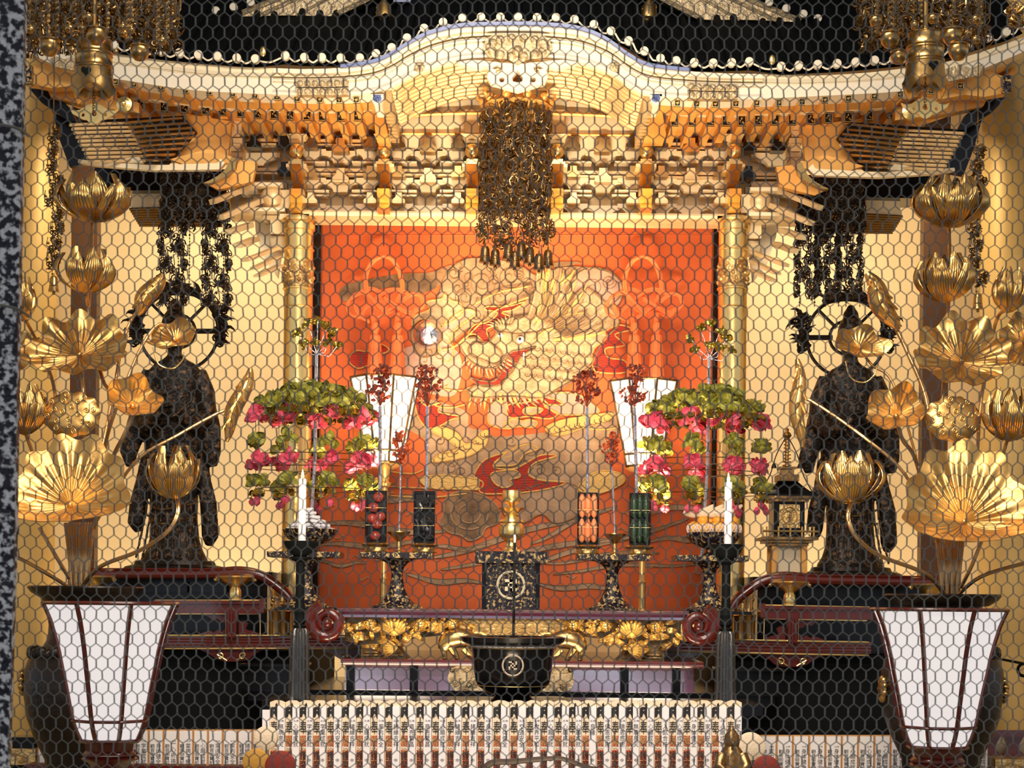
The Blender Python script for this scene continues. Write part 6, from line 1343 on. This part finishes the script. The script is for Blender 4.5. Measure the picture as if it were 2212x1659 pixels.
windbell(203, 88, 0, 'left', [(107, 100, 23), (208, 76, 23), (302, 112, 21), (350, 88, 10), (265, 58, 9), (150, 62, 10), (178, 60, 11), (190, 38, 11), (268, 72, 9), (156, 108, 7), (250, 112, 6), (66, 64, 9), (284, 66, 8)], (62, 378, 100), 0)
windbell(1999, 75, 0, 'right', [(1922, 84, 21), (1941, 122, 18), (2058, 78, 23), (2070, 110, 22), (1892, 45, 14), (1976, 55, 10), (2016, 40, 12), (2090, 72, 9), (2108, 86, 9), (2108, 42, 10)], (1872, 2132, 84), 1)
# ---------------- large paper lanterns ----------------
def lantern(cx, dy, a0, lab):
    D = 7.4; s = S(D) * .965; base = P(cx, 1659, D); base.z = 0; t = thing('paper_lantern', lab, 'lantern', base, 'large standing paper lanterns')
    def z(y): return P(cx, y + dy, D).z
    pr = [(151, 1305), (136, 1338), (125, 1372), (116, 1405), (109, 1438), (101, 1472), (94, 1505), (88, 1535), (83, 1555), (75, 1577), (64, 1599)]
    mb = MB(); mb.lathe(base, [(r * s * .985, z(y)) for r, y in pr][::-1], 8, a0=a0); mb.build('paper_shade', 'lamp_paper', t, sharp=20)
    mb = MB()
    for k in range(8):
        a = a0 + k * PI / 4; mb = MB(); mb.tube([base + V(r * s * math.cos(a), r * s * math.sin(a), z(y)) for r, y in pr], [5.2 * s] * len(pr), 4); mb.build('rib', 'red_lacquer', t)
    for r, y, w, nm in ((152, 1303, 4.5, 'top_rim'), (83.5, 1555, 4, 'cross_bar'), (65, 1599, 5, 'bottom_rim')):
        mb = MB(); mb.tube([base + V(r * s * math.cos(a0 + k * PI / 4), r * s * math.sin(a0 + k * PI / 4), z(y)) for k in range(8)], w * s, 6, closed=True, flat=1.6); mb.build(nm, 'red_lacquer', t)
    mb = MB(); mb.lathe(base, [(r * s, z(y)) for r, y in [(60, 1601), (58, 1606), (56, 1620), (62, 1626), (64, 1630), (60, 1633), (66, 1637), (63, 1641), (50, 1646), (38, 1665), (30, 1700), (26, 1800), (40, 1830), (30, 1850)]][::-1], 8, a0=a0); mb.build('neck', 'red_lacquer', t)
    zb = z(1850); mb = MB(); mb.lathe(base, [(.22, 0), (.22, .03), (.12, .07), (.05, .14), (.045, zb - .02), (.06, zb + .01)], 16); mb.build('stand', 'red_lacquer', t)
    point('paper_lantern_light', base + V(0, 0, z(1500)), 3, (1, .86, .78), .1)
lantern(238, 0, math.radians(-61.5), 'large glowing paper lantern with red ribs at lower left')
lantern(2024, 14, math.radians(-118.5), 'large glowing paper lantern with red ribs at lower right')

# ---------------- prayer boards ----------------
KX = [591, 625, 656, 685, 714, 747, 778, 809, 840, 873, 907, 941, 973, 1006, 1039, 1072, 1109, 1145, 1176, 1206, 1238, 1265, 1297, 1329, 1361, 1390, 1422, 1454, 1484, 1515, 1545, 1578]
KT = ['無病息災', '心願成就', '学業成就', '学業成就', '家内安全', '諸縁吉祥', '心願成就', '家内安全', '諸縁吉祥', '商売繁昌', '商売繁昌', '心願成就', '諸縁吉祥', '諸縁吉祥', '身体健全', '身体健全', '交通安全', '世界平和', '心願成就', '心願成就', '心願成就', '良縁', '佛恩感謝', '佛恩感謝', '無事息災', '心願成就', '入試合格', '心願成就', '身体健全', '家内安全', '心願成就', '家内安全']
D = 9.3; s = S(D)
zsf = P(1106, 1740, D).z
sh = thing('board_shelf', 'long shelf holding the middle row of prayer boards', 'shelf', (P(1090, 1700, D).x, D + .1, 0))
MB().box((P(1090, 1700, D).x, D + .06, zsf - .02), (2.75, .24, .04)).build('shelf_board', 'red_lacquer', sh)
for sx in (-1.2, 0, 1.2): MB().box((P(1090, 1700, D).x + sx, D + .06, (zsf - .04) / 2), (.05, .2, zsf - .04)).build('leg', 'red_lacquer', sh)
ords = ['', 'second', 'third', 'fourth', 'fifth', 'sixth', 'seventh', 'eighth', 'ninth', 'tenth', 'eleventh', 'twelfth', 'thirteenth', 'fourteenth', 'fifteenth', 'sixteenth']
def ordname(i, n):
    if i == 0: return 'leftmost'
    if i == n - 1: return 'rightmost'
    return ords[i] + ' from left' if i < n / 2 else ords[n - 1 - i] + ' from right'
for i, x in enumerate(KX):
    nx = KX[i + 1] if i + 1 < len(KX) else x + 33
    w = (nx - x); x0, x1 = x - 10, nx - 10; b = P((x0 + x1) / 2, 1700, D); b.z = zsf; ytop = P(x, 1515, D).z
    t = thing('prayer_board', 'pale wooden prayer board, %s in the middle row, lettered in black and red' % ordname(i, 32), 'prayer board', b, 'prayer boards in the middle row')
    # wooden slab with a shallow pointed top
    k = s; L, Rr = P(x0, 1700, D).x + .001, P(x1, 1700, D).x - .001; m = (L + Rr) / 2
    mb = MB(); mb.plate([(L, zsf), (Rr, zsf), (Rr, ytop - .006), (m + .018, ytop + .004), (m - .014, ytop + .006), (L, ytop - .004)], D, .02); mb.build('slab', 'wood_pale', t)
    mb = MB(); px0 = P(x0 + w * .50, 1700, D).x; mb.box(((px0 + Rr) / 2, D - .004, (zsf + ytop) / 2 - .013), (Rr - px0 - .001, .008, ytop - zsf - .026)); mb.tube([V(px0 + .001, D - .01, zsf), V(px0 + .001, D - .01, ytop - .03)], .0012, 4)
    if i == 0: mb.box((L - .02, D, (zsf + ytop) / 2 - .02), (.038, .01, ytop - zsf - .05))
    mb.build('paper_sleeve', 'paper', t)
    xc = P(x0 + w * .25 + 1, 1700, D).x
    def Z(y): return P(x, y, D).z
    mb = MB(); r = 8.2 * s
    mb.plate([(xc - r, Z(1550)), (xc - r, Z(1530)), (xc - r * .5, Z(1527)), (xc + r * .35, Z(1527)), (xc + r * .35, Z(1521)), (xc + r * .75, Z(1518)), (xc + r, Z(1524)), (xc + r, Z(1554)), (xc + r * .6, Z(1552)), (xc + r * .2, Z(1543)), (xc - r * .1, Z(1541)), (xc - r * .4, Z(1549))], D - .002, .004, holes=[[(xc - .003, Z(1533)), (xc + .003, Z(1533)), (xc + .003, Z(1535.5)), (xc - .003, Z(1535.5))]]); mb.build('printed_seal', 'ink', t)
    mb = MB(); rect_w = 15 * s
    mb.box((xc, D - .001, (Z(1589) + Z(1612)) / 2), (rect_w * .95, .003, Z(1589) - Z(1612)), None, 1); mb.box((xc, D - .001, (Z(1620) + Z(1659)) / 2), (rect_w * .95, .003, Z(1620) - Z(1659)), None, 1)
    top = V(xc, D - .001, Z(1557)); add_text(mb, '奉', top, rect_w * 1.05, 29 * s, 0, .0012)
    add_text(mb, '修', V(xc, D - .0035, Z(1590)), rect_w * .85, 21 * s, 2, .0006); add_text(mb, '護', V(xc, D - .0035, Z(1622)), rect_w * .95, 19 * s, 0, .0006); add_text(mb, '摩', V(xc, D - .0035, Z(1642)), rect_w * .95, 18 * s, 0, .0006)
    for q in range(4): mb.ball(V(xc + (q - 1.5) * 3 * s, D - .004, Z(1614 + (q % 2) * 2)), .0035, 6, 5, 3)
    mb.build('bold_lettering', ['ink', 'ink_red', 'gold_bright', 'paper'], t)
    mb = MB(); xs = (px0 + Rr) / 2; add_text(mb, '\n'.join(KT[i]), V(xs, D - .008, Z(1563)), 11 * s, 50 * s * len(KT[i]) / 4, 0, .0006); add_text(mb, '中', V(xs, D - .008, Z(1638)), 7 * s, 8 * s, 0, .0006); add_text(mb, '三月', V(xs, D - .008, Z(1555)), 11 * s, 4 * s, 0, .0006)
    mb.build('brush_lettering', 'ink', t)
def siderow(xs, ytopf, D, texts, side, first_blank):
    s = S(D); n = len(xs) - 1; xm = (xs[0] + xs[-1]) / 2; yb = ytopf(xm) + 76; zsh = P(xm, yb, D).z
    sh = thing('board_shelf', 'red shelf under the %s row of white prayer boards' % side, 'shelf', (P(xm, 1650, D).x, D + .1, 0)); wx = (xs[-1] - xs[0] + 40) * s
    MB().box((P(xm, 1650, D).x, D + .08, zsh - .03), (wx, .26, .06)).build('shelf_board', 'red_lacquer', sh)
    for sx in (-.42, .42): MB().box((P(xm, 1650, D).x + sx * wx, D + .08, (zsh - .06) / 2), (.05, .2, zsh - .06)).build('leg', 'red_lacquer', sh)
    for i in range(n):
        x0, x1 = xs[i], xs[i + 1]; L, Rr = P(x0, 1620, D).x, P(x1, 1620, D).x - .001; zt_ = P((x0 + x1) / 2, ytopf((x0 + x1) / 2), D).z
        t = thing('prayer_board', 'white paper-faced prayer board, %s in the %s row' % (ordname(i, n), side), 'prayer board', V((L + Rr) / 2, D, zsh), 'prayer boards in the %s row' % side)
        mb = MB(); mb.box(((L + Rr) / 2, D + .012, (zsh + zt_) / 2), (Rr - L, .02, zt_ - zsh)); mb.build('wooden_frame', 'wood_frame', t)
        mb = MB(); mb.box(((L + Rr) / 2 + .001, D - .001, (zsh + zt_) / 2), (Rr - L - .012, .008, zt_ - zsh - .014)); mb.build('paper_face', 'paper', t)
        w = (x1 - x0); 
        if i == 0 and first_blank: w = 35; L = Rr - w * s
        mb = MB(); yt = ytopf(x0)
        add_text(mb, '\n'.join('觀音御寶前'), V(L + w * s * .27, D - .005, P(x0, yt + 31, D).z), 10 * s, 44 * s, 0, .0006)
        add_text(mb, '\n'.join(texts[i % len(texts)]), V(L + w * s * .68, D - .005, P(x0, yt + 29, D).z), 11 * s, 45 * s, 0, .0006); add_text(mb, '三月', V(L + w * s * .68, D - .005, P(x0, yt + 23, D).z), 9 * s, 3.5 * s, 0, .0006)
        mb.build('brush_lettering', 'ink', t)
siderow([81, 130] + [161 + 32 * k for k in range(14)], lambda x: 1576, 9.75, ['身体健全', '身体健全', '家内安全', '身体健全', '家内安全', '心願成就', '学業成就', '身体健全', '一心祈祷', '當病平癒', '心願成就', '家内安全', '家内安全', '諸縁吉祥'], 'left', True)
siderow([1642 + 35.2 * k for k in range(15)], lambda x: 1588, 9.75, ['家内安全', '身体健全', '身体健全', '身体健全', '身体健全', '心願成就', '心願成就', '心願成就', '諸縁吉祥', '身体健全', '心願成就', '家内安全', '身体健全', '心願成就'], 'right', False)

# ---------------- flower garland trees ----------------
def rosette(seed, r, petals=14, m=None):
    rnd = random.Random(seed); mb = MB()
    for i in range(petals):
        a = rnd.uniform(0, 2 * PI); el = rnd.uniform(-.6, 1.2); d = V(math.cos(a) * math.cos(el), math.sin(a) * math.cos(el), math.sin(el)); n = d.orthogonal().normalized(); b = d.cross(n); L = r * rnd.uniform(.7, 1.05); o = d * r * .15
        mb.sheet(lambda u, v: o + d * L * u + n * L * .75 * math.sin(PI * (.06 + .8 * u)) * (v - .5) * 1.5 + b * L * (.35 * (1 - (2 * v - 1) ** 2) * math.sin(PI * u) - .25 * u * u), 4, 4, .0015)
    mb.ball((0, 0, 0), r * .45, 8, 6); return mb
def gleaf(seed, L):
    rnd = random.Random(seed); mb = MB()
    for i in range(7):
        a = rnd.uniform(0, 2 * PI); d = V(math.cos(a), math.sin(a), rnd.uniform(-1.2, -.2)).normalized(); n = V(-d.y, d.x, 0).normalized(); b = d.cross(n)
        mb.sheet(lambda u, v: d * L * u + n * L * .4 * math.sin(PI * (.05 + .9 * u)) * (v - .5) * 2 + b * L * .2 * math.sin(PI * u * 2) + b * .08 * L * math.sin(v * 9), 5, 3, .001)
    return mb
def garland(cx, dy, st, lab, seed):
    D = 11.35; s = S(D); c, k, hh = ST[st]; b = V(P(cx, 1195, D).x, D, c.z + hh); t = thing('garland_tree', lab, 'flower garland', b, 'umbrella-shaped artificial flower garlands')
    def q(x, y, dd=0): p = P(x, y + dy, D); return V(p.x, D + dd, p.z)
    rnd = random.Random(seed)
    top = q(cx + 18, 700); mb = MB(); mb.tube([b + V(.0, 0, 0), q(cx + 12, 1000), q(cx + 14, 850), q(cx + 16, 760)], .011, 8)
    tips = [(-42, 722), (-22, 700), (0, 694), (22, 705), (-30, 745), (-2, 740), (24, 740), (42, 748), (36, 722)]
    for x, y in tips: mb.tube([q(cx + 16, 765), q(cx + 18 + x * .6, y + 22), q(cx + 18 + x, y)], .0028, 5)
    mb.build('silver_stem', 'silver', t)
    pg = [place(rosette(seed + 40 + j, 13 * s, 10), 'foil_bud', 'lotus_gold', t, q(cx + 18 + x, y, rnd.uniform(-.05, .05))) if j < 3 else None for j, (x, y) in enumerate(tips)]
    for j, (x, y) in enumerate(tips):
        if j >= 3: place(pg[j % 3], 'foil_bud', None, t, q(cx + 18 + x, y, rnd.uniform(-.05, .05)), rnd.uniform(0, 6))
    # umbrella ribs
    mb = MB(); Rr = 118 * s
    for j in range(12):
        a = 2 * PI * j / 12; mb.tube(spline([q(cx + 12, 838), q(cx + 12, 838) + V(Rr * .6 * math.cos(a), Rr * .6 * math.sin(a), -.03), q(cx + 12, 888) + V(Rr * math.cos(a), Rr * math.sin(a), 0)], 4), .004, 5)
    for y in (985, 1012, 1058): mb.tube([q(cx + 8, y) + V(Rr * 1.02 * math.cos(a * PI / 16), Rr * .8 * math.sin(a * PI / 16), 0) for a in range(32)], .003, 5, closed=True)
    mb.build('umbrella_frame', 'brass_dark', t)
    G = [place(rosette(seed + j, 21 * s, 16), 'green_flower', 'lotus_green', t, q(cx + 12, 842)) for j in range(3)]; K = [None] * 3
    for j in range(3): K[j] = place(rosette(seed + 9 + j, 21 * s, 16), 'pink_flower', 'lotus_pink', t, q(cx - 100 + 60 * j, 905, -.2))
    for j in range(46):
        a = rnd.uniform(0, 2 * PI); rr_ = math.sqrt(rnd.random()) * Rr * 1.02; z = 836 + 46 * (rr_ / Rr) ** 1.6; place(G[j % 3], 'green_flower', None, t, q(cx + 12, z) + V(rr_ * math.cos(a), rr_ * math.sin(a), 0), rnd.uniform(0, 6))
    Lf = None
    for j in range(26):
        a = 2 * PI * j / 26; p = q(cx + 12, 892) + V(Rr * 1.0 * math.cos(a), Rr * math.sin(a), 0); Lf = place(Lf if Lf else gleaf(seed + 5, 22 * s), 'gold_leaf', 'lotus_gold', t, p, rnd.uniform(0, 6))
    bud = None
    for j in range(9):
        a = 2 * PI * (j + .5) / 9 - .15; dx, dd = Rr * 1.08 * math.cos(a), Rr * .9 * math.sin(a)
        st0 = MB(); st0.tube([q(cx + 8, 888) + V(dx, dd, 0), q(cx + 8, 1085) + V(dx, dd, 0)], .0022, 5); st0.build('hanging_thread', 'brass_dark', t)
        for y, kind in ((903, 'p'), (957, 'g'), (1000, 'p'), (1043, 'g')):
            p = q(cx + 8 + rnd.uniform(-3, 3), y + rnd.uniform(-4, 4)) + V(dx, dd, 0); pr = (K if kind == 'p' else G)[rnd.randrange(3)]; place(pr, 'pink_flower' if kind == 'p' else 'green_flower', None, t, p, rnd.uniform(0, 6))
        place(Lf, 'gold_leaf', None, t, q(cx + 8, 1062) + V(dx, dd, 0), rnd.uniform(0, 6))
        for e in range(2):
            p = q(cx + 8 + rnd.uniform(-10, 10), 1084 + rnd.uniform(-6, 14)) + V(dx, dd, 0)
            if bud is None: b1 = MB(); b1.lathe((0, 0, 0), [(.001, -9 * s), (6 * s, -4 * s), (7.5 * s, 1 * s), (4 * s, 7 * s), (.001, 10 * s)], 10, lobes=3, amp=.1)
            bud = place(bud if bud else b1, 'pink_bud', 'lotus_pink', t, p, rnd.uniform(0, 6))
mat('lotus_gold', (.55, .42, .08), .25, .9, .3, 40, col2=(.3, .24, .04), vscale=18)
garland(668, 0, 'a', 'umbrella-shaped garland of pink and green paper flowers, left of the dragon', 100)
garland(1516, 10, 'd', 'umbrella-shaped garland of pink and green paper flowers, right of the dragon', 300)

# ---------------- small things along the bottom edge ----------------
def mallet(px, py, r, m, lab, D, end=None):
    s = S(D); c = P(px, py, D); t = thing('padded_mallet', lab, 'mallet', V(c.x, c.y, 0))
    mb = MB(); mb.lathe(c, [(r * s * .96, -.035), (r * s, -.02), (r * s, .02), (r * s * .96, .035), (r * s * .6, .042), (.001, .043)], 32, rot=Matrix.Rotation(PI / 2, 3, 'X')); mb.build('pad', m, t)
    mb = MB(); mb.lathe(V(c.x, c.y + .04, 0), [(.1, 0), (.1, .02), (.012, .03), (.012, c.z - r * s * .9)], 12); mb.build('handle', end or 'wood_pale', t)
mallet(575, 1594, 26, 'cream_pad', 'round cream padded mallet head standing before the left end of prayer boards', 8.9)
mallet(553, 1645, 28, 'yellow_pad', 'round yellow padded mallet head at the bottom, left of the red one', 8.7)
mallet(606, 1655, 33, 'red_pad', 'round red padded mallet head in front of the prayer boards, left of centre', 8.55, 'red_lacquer')
mallet(1622, 1612, 30, 'cream_pad', 'round cream padded mallet head beside the carved figure', 8.9)
mallet(1655, 1662, 30, 'red_pad', 'round red padded mallet head below the right white prayer boards', 8.6, 'red_lacquer')
D = 8.5; s = S(D); c = P(1580, 1659, D); t = thing('carved_figure', 'small dark gilt carved figure in front of the right end of the prayer boards', 'figurine', V(c.x, D, 0))
mb = MB(); z = lambda y: P(1580, y, D).z
mb.lathe(V(c.x, D, 0), [(.12, 0), (.12, .05), (.07, .1), (.06, z(1760)), (38 * s, z(1720)), (36 * s, z(1670)), (30 * s, z(1640)), (22 * s, z(1622)), (15 * s, z(1612)), (17 * s, z(1600)), (15 * s, z(1588)), (9 * s, z(1580)), (4 * s, z(1572)), (1 * s, z(1568))], 20, lobes=7, amp=.06); 
for e in (-1, 1): mb.tube([V(c.x + e * 22 * s, D - .02, z(1632)), V(c.x + e * 30 * s, D - .06, z(1655)), V(c.x + e * 10 * s, D - .1, z(1672))], [.03, .028, .018], 10)
mb.ball(V(c.x, D - .05, z(1604)), .012, 8, 6); mb.build('figure_body', 'brass_dark', t)
mb = MB(); mb.tube(spline([P(1040, 1668, 8.4), P(1062, 1648, 8.4), P(1110, 1645, 8.4), P(1195, 1638, 8.4), P(1225, 1642, 8.4), P(1262, 1656, 8.4), P(1300, 1672, 8.4), P(1310, 1740, 8.4)], 5), [S(8.4) * q for q in [6, 6, 6.5, 7, 7, 7, 7, 7, 6.5, 6.5, 6.5, 6, 6, 6, 5, 5, 5, 5, 5, 5, 5, 5, 5, 5, 5, 5, 5, 5, 5, 5, 5, 5, 5, 5, 5, 5]], 8, flat=.6)
t = thing('curved_hook', 'dark brown curved wooden rod across the lower edge before the prayer boards', 'rod', V(P(1310, 1700, 8.4).x, 8.4, 0)); o = mb.build('rod', 'dark_wood', t)
mb = MB(); mb.lathe(V(P(1310, 1740, 8.4).x, 8.4, 0), [(.1, 0), (.1, .03), (.02, .05), (.015, P(1310, 1738, 8.4).z)], 12); mb.build('stand', 'wood_beam', t)
# carved box, block and balustrade in the corners
D = 10.4
def cbox(name, x0, y0, x1, y1, D, dp, m, lab, cat):
    a = P((x0 + x1) / 2, y1, D); zt_ = P(x0, y0, D).z; zb_ = P(x0, y1, D).z; t = thing(name, lab, cat, V(a.x, D + dp / 2, 0)); mb = MB(); mb.box((a.x, D + dp / 2, (zt_ + zb_) / 2), ((x1 - x0) * S(D), dp, zt_ - zb_)); mb.build('body', m, t); mb = MB(); mb.box((a.x, D + dp / 2, zb_ / 2), ((x1 - x0) * S(D) * .9, dp * .9, zb_)); mb.build('base', 'black_matte', t); return t
cbox('carved_box', 10, 1617, 76, 1652, 10.4, .3, 'gold_carved', 'gilded carved box edge behind the left end of the left prayer boards', 'box')
o = MB(); o.box(P(58, 1603, 10.5), (.13, .15, .07)); o.box(P(58, 1594, 10.5), (.15, .17, .02)); tag(o.build('black_block', 'black_lacquer'), 'small stepped black block on the gilded carved box at lower left', 'block')
cbox('carved_box', 2150, 1640, 2240, 1680, 10.4, .3, 'gold_carved', 'gilded carved box edge at the lower right corner', 'box')
a = P(1660, 1388, 11.5); mb = MB(); mb.box((a.x, 11.5, P(400, 1404, 11.4).z + .045), (.085, .004, .05), Matrix.Rotation(.1, 3, 'Y')); mb.box((a.x, 11.53, P(400, 1404, 11.4).z + .02), (.05, .06, .04)); tag(mb.build('paper_card', 'paper'), 'small white paper card on the dais behind the right red railing', 'card')
q = P(2192, 34, 8.3); t = thing('hanging_ornament', 'small round openwork gilded ornament hanging in the upper right corner', 'ornament', q)
for k in range(3): place(curl_mesh(90 + k, .1, .11, 9, .005), 'openwork_plaque', 'brass', t, q, k * 1.0)
mb = MB(); mb.tube([q, V(q.x, q.y, 7.2)], .005, 6); mb.build('rod', 'brass', t)
t = thing('red_balustrade', 'dark red balustrade with pierced arches at the lower right edge', 'balustrade', V(P(2170, 1640, 10.6).x, 10.6, 0))
mb = MB(); rect(mb, 2070, 1577, 2240, 1592, 10.6, .08); mb.build('rail', 'red_lacquer', t)
mb = MB(); rect(mb, 2140, 1592, 2240, 1645, 10.75, .03); mb.build('back_panel', 'gold_panel', t)
for x in (2190, 2242, 2140):
    mb = MB(); mb.pplate([(x - 22, 1590), (x + 22, 1590), (x + 14, 1604), (x + 9, 1616), (x + 20, 1628), (x + 24, 1644), (x - 24, 1644), (x - 20, 1628), (x - 9, 1616), (x - 14, 1604)], 10.64, .05); mb.build('baluster', 'red_lacquer', t)
mb = MB(); mb.box((P(2170, 1650, 10.6).x, 10.7, P(2170, 1650, 10.6).z / 2), (.5, .2, P(2170, 1650, 10.6).z)); mb.build('base', 'black_matte', t)
mb = MB(); c = P(2212, 1447, 10); mb.tube([c + V(.035 * math.cos(a * PI / 12), 0, .035 * math.sin(a * PI / 12)) for a in range(24)], .009, 8, closed=True); mb.tube([c + V(0, 0, .035), c + V(0, 2.9, .1)], .008, 6); tag(mb.build('iron_ring', 'black_matte'), 'dark iron ring hanging at the right edge beside the gilded pillar', 'ring')
